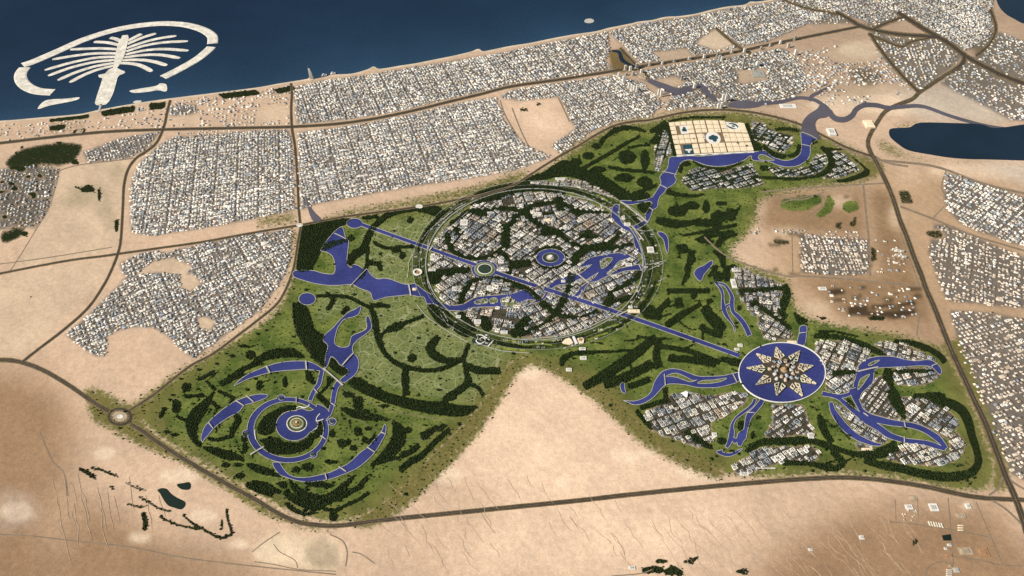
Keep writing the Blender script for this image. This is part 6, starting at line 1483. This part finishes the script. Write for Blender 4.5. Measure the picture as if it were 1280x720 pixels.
BR = [(h8((262, 145)), h8((300, 212)), 'slim pale bridge over the long crescent lake, farther from its fork'), (h8((657, 92)), h8((665, 184)), 'slim pale bridge over the long crescent lake near its fork'), (h8((60, 440)), h8((135, 505)), 'slim pale bridge near the tip of the second crescent lake'),
      (Z(180, 430, 8, [(1222, 225)])[0], Z(180, 430, 8, [(1258, 300)])[0], 'slim pale bridge near the western tip of the long crescent lake'), (Z(180, 430, 8, [(915, 570)])[0], Z(180, 430, 8, [(1000, 625)])[0], 'slim pale bridge across the middle of the second crescent lake'),
      (Z(180, 510, 8, [(645, 150)])[0], Z(180, 510, 8, [(690, 208)])[0], 'slim pale bridge at the desert end of the second crescent lake'), (h8((835, 170)), h8((1030, 340)), 'long pale causeway bridge over both canal mouths below the middle lake'),
      (h8((740, 375)), h8((775, 415)), 'short bridge where the western canal meets the ring'), (h8((912, 518)), h8((955, 548)), 'short bridge over the eastern canal above the ring'), (h8((563, 450)), h8((563, 510)), 'short white bridge over the top of the ring canal'),
      (Z(300, 500, 8, [(805, 362)])[0], Z(300, 500, 8, [(860, 400)])[0], 'short white bridge over the ring canal towards the star garden'), (Z(300, 500, 8, [(105, 552)])[0], Z(300, 500, 8, [(240, 472)])[0], 'wide sandy bridge over the ring canal towards the desert road'),
      (Z(400, 500, 8, [(470, 478)])[0], Z(400, 500, 8, [(550, 530)])[0], 'slim pale bridge across the middle of the south-eastern crescent lake'), (Z(400, 500, 8, [(185, 672)])[0], Z(400, 500, 8, [(262, 722)])[0], 'slim pale bridge across the lower half of the south-eastern crescent lake'),
      (Z(400, 500, 8, [(608, 330)])[0], Z(400, 500, 8, [(660, 348)])[0], 'slim pale bridge near the tip of the south-eastern crescent lake'), (Z(300, 570, 8, [(850, 175)])[0], Z(300, 570, 8, [(868, 245)])[0], 'slim pale bridge at the narrow foot of the south-eastern crescent lake'),
      (Z(300, 440, 8, [(1135, 15)])[0], Z(300, 440, 8, [(1025, 135)])[0], 'long slim footbridge across the wide part of the middle lake'), (Z(360, 260, 8, [(465, 258)])[0], Z(360, 260, 8, [(580, 315)])[0], 'slim footbridge across the narrow top of the north-west lake'),
      (Z(320, 180, 4, [(555, 625)])[0], Z(320, 180, 4, [(470, 715)])[0], 'curving pale causeway across the outlet of the north-west lake'), (Z(500, 300, 8, [(85, 445)])[0], Z(500, 300, 8, [(108, 565)])[0], 'double pale bridge where the lake enters the round city'),
      (Z(500, 300, 8, [(330, 60)])[0], Z(500, 300, 8, [(292, 115)])[0], 'ring road bridge over the straight canal on its lawn side'), (Z(760, 220, 8, [(515, 92)])[0], Z(760, 220, 8, [(588, 130)])[0], 'pale bridge over the river below its round basin'),
      (Z(800, 130, 8, [(215, 680)])[0], Z(800, 130, 8, [(370, 712)])[0], 'pale bridge over the river above its round basin'), (Z(760, 220, 8, [(412, 322)])[0], Z(760, 220, 8, [(452, 352)])[0], 'small footbridge at the narrow bend of the river'), (Z(760, 220, 8, [(130, 265)])[0], Z(760, 220, 8, [(400, 470)])[0], 'long diagonal avenue bridge past the river islet'),
      (Z(760, 220, 8, [(235, 505)])[0], Z(760, 220, 8, [(355, 650)])[0], 'grey ring road bridge beside the white waterfront hall'), (Z(940, 140, 8, [(490, 328)])[0], Z(940, 140, 8, [(585, 350)])[0], 'pale bridge over the river bend below the creek'), (Z(760, 300, 8, [(305, 248)])[0], Z(760, 300, 8, [(336, 312)])[0], 'curved pale bridge at the eastern mouth of the twin lake'),
      (Z(640, 300, 8, [(585, 290)])[0], Z(640, 300, 8, [(770, 440)])[0], 'long diagonal pale bridge over the twin channels of the round city'), (Z(760, 440, 8, [(560, 225)])[0], Z(760, 440, 8, [(572, 340)])[0], 'pale bridge where the western canal divides in two'), (Z(760, 440, 8, [(1240, 215)])[0], Z(760, 440, 8, [(1285, 305)])[0], 'pale bridge where the western canal reaches the star lake'),
      (Z(860, 490, 8, [(585, 210)])[0], Z(860, 490, 8, [(665, 215)])[0], 'pale bridge across the twin canal south-west of the star lake'), (Z(1020, 490, 8, [(875, 290)])[0], Z(1020, 490, 8, [(890, 370)])[0], 'pale bridge from the canal loop to the leaf-shaped island'), (Z(1020, 490, 8, [(878, 450)])[0], Z(1020, 490, 8, [(880, 505)])[0], 'pale bridge from the leaf-shaped island to the end quarter'),
      (Z(1020, 410, 8, [(415, 440)])[0], Z(1020, 410, 8, [(620, 395)])[0], 'long pale bridge across the neck of the looping canal'), (Z(1020, 410, 8, [(1155, 385)])[0], Z(1020, 410, 8, [(1215, 360)])[0], 'pale bridge at the eastern end of the looping canal'), (Z(1020, 490, 8, [(470, 215)])[0], Z(1020, 490, 8, [(520, 250)])[0], 'short bridge where the canal loop meets the lower canal'),
      (Z(640, 360, 4, [(520, 145)])[0], Z(640, 360, 4, [(590, 110)])[0], 'ring road bridge over the straight canal on its star lake side'), (Z(900, 410, 8, [(785, 60)])[0], Z(900, 410, 8, [(865, 50)])[0], 'short bridge over the stub canal north of the star lake'), (Z(640, 180, 4, [(760, 148)])[0], Z(640, 180, 4, [(812, 152)])[0], None)]
for p, q, lb_ in BR:
    if lb_: bridge(p, q, lb_, 24 if 'long' in lb_ or 'ring road' in lb_ or 'wide' in lb_ or 'double' in lb_ else 15, 16)

# ------------------------------------------------------------------ garden paths
PATHS = [XF([(560, 355), (640, 300), (710, 230), (830, 150), (930, 90)]), XF([(600, 360), (680, 430), (730, 470), (840, 510), (920, 560)]), XF([(740, 440), (900, 350), (1090, 205), (1280, 130)]), XF([(700, 250), (760, 360)]), XF([(940, 30), (990, 200)]), XF([(1160, 0), (1175, 110)]), XF([(1070, 380), (1130, 490)]), XF([(190, 600), (280, 540), (380, 560)]),
         XG([(140, 60), (150, 180), (260, 270), (400, 330), (520, 420), (640, 530), (800, 630), (920, 720)]), XG([(380, 150), (430, 260), (500, 370)]), XG([(180, 100), (215, 220)]), XG([(650, 320), (720, 410)]), XG([(720, 220), (830, 270)]), XG([(990, 520), (880, 600), (1010, 700)]), XG([(800, 520), (900, 640)]),
         A([(100, 130), (165, 85), (180, 100), (185, 170), (220, 250), (270, 330), (340, 400)]), A([(180, 85), (185, 150), (220, 240), (280, 330), (345, 405), (430, 480), (540, 550), (640, 590), (740, 620), (860, 645), (990, 655)]), A([(410, 490), (540, 560), (640, 610), (800, 640), (930, 660)]), A([(420, 510), (480, 600), (560, 640), (680, 660)]),
         D([(0, 215), (130, 270), (260, 330), (440, 420), (560, 490), (700, 545), (860, 560), (1000, 540), (1130, 460), (1280, 370)]), D([(440, 390), (470, 520), (560, 590), (700, 605), (850, 590)]), D([(370, 210), (365, 330)]), D([(460, 215), (560, 330), (720, 440)]), D([(600, 250), (720, 340), (810, 400)]), D([(490, 480), (620, 560), (830, 560)]), D([(1110, 190), (980, 330), (860, 420), (690, 470)]),
         B([(210, 190), (330, 190), (450, 240), (570, 310)]), B([(150, 390), (300, 410), (430, 430)]), B([(700, 200), (760, 250), (840, 350), (820, 460), (760, 530), (640, 610)]), B([(830, 395), (960, 400), (1130, 400)]), B([(930, 230), (990, 300), (990, 400), (900, 500), (790, 590), (690, 620)]), B([(870, 150), (940, 240), (1110, 300)]), B([(1150, 185), (1240, 240), (1180, 310), (1080, 380)]), B([(240, 70), (330, 100), (520, 140)]),
         Z(860, 220, 8, [(0, 0), (1, 1)])][:-1]
mb = MB()
for i, p in enumerate(PATHS):
    a_, b_ = sides(p, 0.42); mb.strip(G(a_), G(b_), 0.9 + 0.03 * i)
tag(mb.build('garden_path', M['track']), 'thin brown paths through the lawns', 'path', kind='structure')
LAWN = [(X7([(940, 460), (1020, 512), (1120, 535), (1250, 540)]), 2.6), (X7([(1040, 445), (1150, 450), (1240, 480), (1290, 490)]), 1.4), (X6([(0, 455), (120, 488), (280, 478), (400, 492)]), 1.6), (X6([(0, 530), (130, 540)]), 2.0), (X6([(190, 440), (330, 445), (460, 440)]), 1.8), (X6([(740, 400), (830, 370), (920, 330), (1050, 290), (1180, 270)]), 2.0), (X6([(760, 440), (860, 400), (960, 370)]), 1.8), (X6([(700, 480), (760, 470), (800, 440)]), 1.6),
        (X4([(520, 160), (580, 165), (650, 175)]), 2.0), (X4([(840, 190), (900, 215), (960, 250)]), 1.6), (XE([(430, 460), (530, 440)]), 3), (XE([(330, 580), (400, 600)]), 4)]
mbl = MB()
for i, (p, w) in enumerate(LAWN):
    a_, b_ = sides(p, w); mbl.strip(G(a_), G(b_), 2.4 + 0.03 * i)
M['bright_turf'] = plain('bright_turf', (0.17, 0.20, 0.03), 0.35, 0.008, scale2=0.04)
tag(mbl.build('lawn', M['bright_turf']), 'bright yellow-green lawns around the ring road', 'lawn', kind='structure')
# pale curved walls and walks in the park belt
BELTP = [Z(500, 220, 8, [(215, 640), (300, 540), (420, 440), (550, 340), (660, 280)]), Z(500, 220, 8, [(330, 700), (460, 560), (600, 430), (700, 340)]), X7([(170, 90), (260, 200), (390, 300), (520, 380), (680, 465)]), X7([(400, 180), (450, 260), (510, 330)]), X7([(430, 160), (480, 260)]), X7([(555, 255), (525, 350)]), X7([(720, 480), (850, 500), (1000, 550), (1290, 575)]), X6([(0, 440), (200, 430), (400, 415), (560, 390), (760, 320), (900, 250), (1030, 190)]),
         X4([(330, 92), (500, 100), (640, 115), (790, 150), (940, 195), (1060, 240)]), X4([(560, 200), (700, 225), (830, 260), (900, 300), (990, 340)]), X4([(700, 185), (770, 240)]), XE([(410, 250), (580, 210)]), XE([(410, 300), (560, 230)]), XE([(500, 420), (580, 380)]), XE([(230, 660), (290, 560), (330, 470)]), Z(760, 220, 8, [(120, 265), (250, 330), (330, 400), (400, 470)]), Z(760, 220, 8, [(290, 540), (370, 555), (450, 540)]), X3([(80, 250), (110, 180), (150, 110)]), X3([(75, 380), (85, 280), (80, 230)]), X3([(285, 0), (265, 180), (262, 300), (285, 460), (350, 580), (440, 660)])]
mb = MB()
for i, p in enumerate(BELTP):
    a_, b_ = sides(p, 0.7); mb.strip(G(a_), G(b_), 10.5 + 0.03 * i)
tag(mb.build('park_path', M['path']), 'pale curving walks in the park belt around the round city', 'path', kind='structure')

# ------------------------------------------------------------------ special buildings
def hall(cx, cy, wpx, dpx, h, label, mat='white', name='pavilion', cat='pavilion', rz=0.0):
    x, y = G([(cx, cy)])[0]; x1, _ = G([(cx + wpx, cy)])[0]; _, y1 = G([(cx, cy - dpx)])[0]
    e = empty(name, (x, y, 0), label, cat)
    W_, D_ = x1 - x, y1 - y
    mb = MB(); mb.box(x, y, W_, D_, 0, h, rz); local(mb, 'wall', M[mat], e)
    mb = MB(); mb.box(x - W_ * .06 * math.cos(rz), y, W_ * .62, D_ * .55, h, h + 7, rz, .9); local(mb, 'roof', M['path'] if mat == 'white' else M[mat], e)
    return e
st = empty('stadium', tuple(G([(522, 341)])[0]) + (0,), 'round white stadium with a tan pitch beside the ring road', 'stadium')
w_ = G(ell(522, 341, 5.8, 4.0, 30)); wi = G(ell(522, 341, 3.9, 2.6, 30))
mb = MB(); frame(mb, w_, 0.66, 0, 26); local(mb, 'stand', M['white'], st)
mb = MB(); mb.prism(wi, 0, 5); local(mb, 'pitch', M['ochre'], st)
ex = empty('exhibition_centre', tuple(G([(718, 428)])[0]) + (0,), 'cream round-ended hall with dark stripes and a brown dome on the ring road', 'hall')
mb = MB(); mb.prism(G(Z(640, 370, 8, [(500, 470), (530, 440), (570, 425), (590, 440), (612, 480), (580, 492), (520, 480)])), 0, 22); local(mb, 'round_wing', M['cream'], ex)
mb = MB(); mb.prism(G(Z(640, 370, 8, [(650, 432), (700, 422), (720, 440), (715, 480), (672, 486)])), 0, 22); local(mb, 'square_wing', M['cream'], ex)
mb = MB(); mb.prism(G(ell(725.5, 425.6, 2.6, 2.0, 20)), 22, 32, .7); local(mb, 'dome', M['brown'], ex)
mb = MB(); mb.prism(G(Z(640, 370, 8, [(600, 415), (622, 410), (660, 485), (634, 492)])), 0, 26); local(mb, 'spine_roof', M['white'], ex)
for a_ in ([(580, 412), (598, 410), (622, 484), (606, 488)], [(624, 408), (642, 406), (668, 478), (660, 484)]):
    mb = MB(); mb.prism(G(Z(640, 370, 8, a_)), 0, 17); local(mb, 'dark_roof', M['lake'], ex)
em = empty('parterre_garden', tuple(G([(602, 425)])[0]) + (0,), 'dark oval garden with curling white kerbs beside the ring road', 'garden')
mb = MB(); mb.prism(G(ell(602, 426, 12, 6.5, 30)), 0, 6); local(mb, 'bed', M['dark_green'], em)
for p, w in ((X7([(765, 395), (820, 395), (895, 445)]), 1.3), (X7([(760, 445), (775, 470), (810, 478), (845, 460), (850, 432), (825, 420), (800, 430), (810, 445)]), 1.2), (X7([(770, 400), (780, 425), (765, 445)]), 1.1), (X7([(882, 505), (905, 480), (935, 448)]), 1.8)):
    a_, b_ = sides(p, w); mb = MB(); mb.bank(G(a_), G(b_), 6, 13); local(mb, 'kerb', M['white'], em)
tent = empty('tent_hall', tuple(G([(859, 491.5)])[0]) + (0,), 'white four-pointed tent roof by the western canal', 'tent hall')
pts = G(Z(760, 440, 8, [(725, 415), (780, 388), (870, 415), (800, 428), (790, 465)])); c_ = pts.mean(0)
mb = MB(); mb.add([(*p, 8) for p in pts] + [(c_[0], c_[1], 55)], [(i, (i + 1) % 5, 5) for i in range(5)]); mb.f = [f_[::-1] for f_ in mb.f]; local(mb, 'canopy', M['white'], tent)
mb = MB(); mb.cyl(c_[0], c_[1], 3, 2, 0, 52, 8); local(mb, 'mast', M['path'], tent)
for a_ in [
 (792, 390, 15, 4, 24, 'big cream hall at the canal end of the ring road', 'cream'), (788, 384.5, 5, 3, 18, 'small white hall above the big cream one'), (779, 272.5, 4, 5, 16, 'white waterfront hall on the channel by the river islet'), (784, 281, 8, 3.5, 18, 'long white waterfront hall where the channel narrows'),
 (573, 396.5, 6, 3, 20, 'white cubic hall on the ring road above the parterre garden'), (630, 416, 9, 3.4, 20, 'long white hall by the southern ring road'), (597, 403, 8, 5, 22, 'white hall beside the dark grove south of the river'), (580, 279, 9, 7, 24, 'white hall complex at the top of the round city'), (541, 322, 5, 8, 20, 'tall white slab hall beside the straight canal and ring road'),
 (613, 266.3, 8, 2, 14, 'thin white hall on the northern tree belt'), (540, 338, 9, 2.6, 16, 'white hall at the start of the dark avenue'), (626, 328, 7, 4, 20, 'white hall just past the round hedge garden'), (630, 338, 12, 3, 16, 'long white hall on the canal after the round hedge garden'), (613, 361, 9, 6, 22, 'white hall in the middle of the southern city sector'), (568, 362, 6, 5, 20, 'white hall in the western city sector'),
 (786, 331.5, 8, 3.5, 18, 'white hall on the tip of land inside the twin lake'), (704, 352, 5, 3, 16, 'white hall on the island between lake and canal'), (813, 313, 8, 7, 22, 'cluster of white halls in the eastern park belt'), (729, 448, 8, 4, 14, 'white hall standing south of the striped exhibition centre'), (729, 446, 0, 0, 0, None), (731, 447.5, 0, 0, 0, None),
 (728, 436.5, 8, 3.5, 14, 'white hall right below the brown dome'), (711, 462.5, 7, 4, 12, 'white hall at the edge of the bare desert'), (518, 362, 5, 3, 14, 'cream hall where the lake enters the round city', 'cream'), (918, 338, 6, 4, 16, 'white hall at the corner of the twin canal quarter'), (917, 355, 6, 11, 18, 'tall white hall facing the twin canals'),
 (925, 432, 6, 3.5, 14, 'white hall on the shore where the axis canal ends'), (921, 437, 6, 3, 12, 'second white hall on the shore where the axis canal ends'), (990, 428, 11, 3, 14, 'long cream hall on the northern rim of the star lake', 'cream'), (930, 593, 11, 3.5, 14, 'white stepped hall at the prow of the boat-shaped quarter'), (957, 585.5, 24, 1.3, 10, 'very long thin white hall below the boat-shaped quarter'),
 (926, 503.5, 6, 2, 12, 'small white hall on the slope below the star lake'), (1084, 562, 14, 3, 12, 'cream hall on the triangle lots by the lower canal', 'cream'), (893, 544, 6, 5, 16, 'pale blue-white hall at the end of the fan of blocks'), (810, 517, 4, 7, 16, 'white hall at the desert end of the fan of blocks'), (1013, 545, 7, 7, 16, 'white wedge hall south of the star lake'),
 (862, 225, 0, 0, 0, None), (698, 301, 0, 0, 0, None), (685, 275.5, 11, 3, 16, 'long cream hall on the lawn in the northern city sector', 'cream'), (672, 268, 8, 4, 16, 'white hall among trees in the northern city sector'),
 (700, 224, 12, 2.5, 16, 'long white hall on the northern rim of the village'), (668, 229, 10, 2.5, 16, 'long white hall at the western end of the northern village'), (880, 482, 0, 0, 0, None), (1028, 361, 10, 4, 10, 'lone white shed on the desert by the dark fields'),
 (1167, 634.5, 10.5, 9.5, 10, 'big square white warehouse below the long road', 'white', 'warehouse', 'warehouse'), (1136, 634, 9, 6, 9, 'broad pale warehouse on the first desert plot', 'white', 'warehouse', 'warehouse'), (1210, 633, 6, 6, 12, 'small white square depot near the road fork', 'white', 'warehouse', 'warehouse'), (1141, 623, 8, 7, 6, 'hollow pale compound just below the long road', 'tan', 'warehouse', 'compound'),
 (1201, 645, 12, 6, 8, 'wide grey yard building right of the plot road', 'tan', 'warehouse', 'yard building'), (1207, 689, 17, 9, 6, 'oval-looking pale depot yard on the lower plots', 'tan', 'warehouse', 'depot'), (1229, 690, 13, 12, 7, 'dark walled depot on the lower plots', 'brown', 'warehouse', 'depot'), (1186.5, 681.5, 5, 3, 9, 'upper white shed below the dark square pond', 'white', 'warehouse', 'shed'), (1182, 686, 4, 2.5, 8, 'lower white shed below the dark square pond', 'white', 'warehouse', 'shed'),
 (1186, 694.5, 8, 3, 8, 'dark-roofed long shed beside the plot road', 'brown', 'warehouse', 'shed'), (1195, 713, 7, 6, 10, 'grey shed at the bottom edge of the plots', 'path', 'warehouse', 'shed'), (1187.5, 708, 4, 3, 9, 'pinkish shed at the bottom of the plot road', 'tan', 'warehouse', 'shed'), (790, 710, 8, 4, 9, 'pale farm building beside the dark desert scrub', 'white', 'farm_building', 'farm'), (1077, 672, 6, 5, 6, 'pale lone hut group on the dunes', 'white', 'farm_building', 'farm'), (1013, 687, 5, 3, 6, 'little pale hut among the dune lines', 'white', 'farm_building', 'farm'),
 (1086, 156, 11, 9, 30, 'pinkish block beside the highway bend', 'cream', 'office_block', 'block'), (1039, 166, 9, 8, 40, 'white stepped block alone on the creek flats', 'white', 'office_block', 'block'), (948, 93, 15, 8, 18, 'blue-grey roofed hall beside the far slim tower', 'ringroad', 'office_block', 'hall'), (802, 96, 9, 8, 14, 'pink-roofed hall beside the five towers', 'tan', 'office_block', 'hall'), (985, 133, 20, 5, 14, 'long bluish-white shed on the creek tongue', 'white', 'office_block', 'shed'), (1165, 312, 0, 0, 0, None),
 (100, 165, 8, 4, 16, 'dark-shaded estate house above the western road', 'tan', 'office_block', 'house'), (120, 412, 0, 0, 0, None)]:
    if a_[5]: hall(*a_)
for i in range(6):
    hall(1161.5 + i * 3.2, 654.5 + i * 0.5, 1.5, 6, 7, 'thin pale shed in the comb of six below the big white warehouse', 'white' if i % 2 else 'cream', 'storage_shed', 'shed')['group'] = 'comb of six thin sheds'
for i in range(3):
    hall(1200.5, 657 + i * 3.0, 7, 1.5, 7, 'low yellowish shed in the stack of three east of the plot road', 'cream', 'storage_shed', 'shed')['group'] = 'stack of three yellowish sheds'
for i in range(4):
    hall(1186, 712.5 + i * 2.4, 6.5, 1.3, 6, 'thin pale shed in the ladder of sheds at the bottom edge', 'white', 'storage_shed', 'shed')['group'] = 'ladder of sheds at the bottom edge'

# ------------------------------------------------------------------ towers
def tower(px_, py_, w, h, label, group=None, mat='white', rz=0.2, crown=True, d=None):
    x, y = G([(px_, py_)])[0]
    e = empty('tower', (x, y, 0), label, 'tower', group)
    d = d or w * .9
    mb = MB(); mb.box(x, y, w * 1.7, d * 1.5, 0, 12, rz); local(mb, 'podium', M['tan'], e)
    mb = MB(); mb.box(x, y, w, d, 12, h, rz); local(mb, 'shaft', M['building_plain'] if mat == 'b' else M[mat], e)
    if crown:
        mb = MB(); mb.box(x, y, w * .6, d * .55, h, h * 1.06 + 5, rz, .8); local(mb, 'crown', M['path'], e)
    return e
for k_, (x, y, h, w) in enumerate(((786, 111, 150, 48), (789.5, 112.5, 140, 44), (792.6, 113.5, 130, 44), (796, 115, 150, 48), (779.5, 103.5, 170, 62))):
    tower(x, y, w, h, ['pale slab tower in the row of four by the brown park', 'widest pale tower standing behind the row of four'][k_ == 4], 'row of four towers' if k_ < 4 else None)
for x, y, w, h, lb_ in ((903, 127, 48, 190, 'tall cream tower of the pair above the plaza, on the creek side'), (906.8, 127.5, 48, 185, 'tall cream tower of the pair above the plaza, on the city side'), (897.5, 135.5, 44, 130, 'slim white tower close above the plaza road'), (900.8, 135.8, 44, 120, 'slim white tower, shorter twin above the plaza road'), (928, 87, 40, 300, 'slimmest and tallest dark tower on the bare lot by the far highway'), (946.5, 83, 70, 130, 'broad pale tower past the far bare lot'), (994, 69, 60, 150, 'pale tower at the edge of the far open ground'), (899.5, 75, 60, 120, 'grey tower on the far highway'),
                      (826, 121, 44, 170, 'pale tower near the creek, taller of two'), (823, 119, 42, 150, 'pale tower near the creek, shorter of two'), (1078, 128, 50, 60, 'low cream tower beside the looping creek'), (852, 100, 46, 120, 'grey-green tower by the bending creek'), (868, 110, 56, 110, 'broad tower between the creek bends')):
    tower(x, y, w, h, lb_, None, 'ringroad' if 'dark' in lb_ or 'grey' in lb_ else 'white')
rg_ = np.random.default_rng(9)
for k_ in range(30):
    q = k_ / 29
    p = np.array([(775, 92), (800, 88), (850, 80), (900, 73), (950, 64), (990, 55)]); px_ = np.interp(q, np.linspace(0, 1, 6), p[:, 0]); py_ = np.interp(q, np.linspace(0, 1, 6), p[:, 1])
    py_ += -3.2 if k_ % 2 else 4.2
    tower(px_ + rg_.normal(0, 2), py_ + rg_.normal(0, .7), rg_.uniform(38, 56), rg_.uniform(60, 130), 'office tower in the line along the far highway', 'towers lining the far highway', ['white', 'path', 'ringroad'][k_ % 3])
for k_ in range(6):
    tower(1117 + (k_ % 3) * 5 + (k_ // 3) * 3, 313 + (k_ // 3) * 7 + (k_ % 3) * 1.2, 62, 42, 'white slab block in the cluster between compound and highway', 'slab blocks by the highway', 'white', 0.1, True, 26)
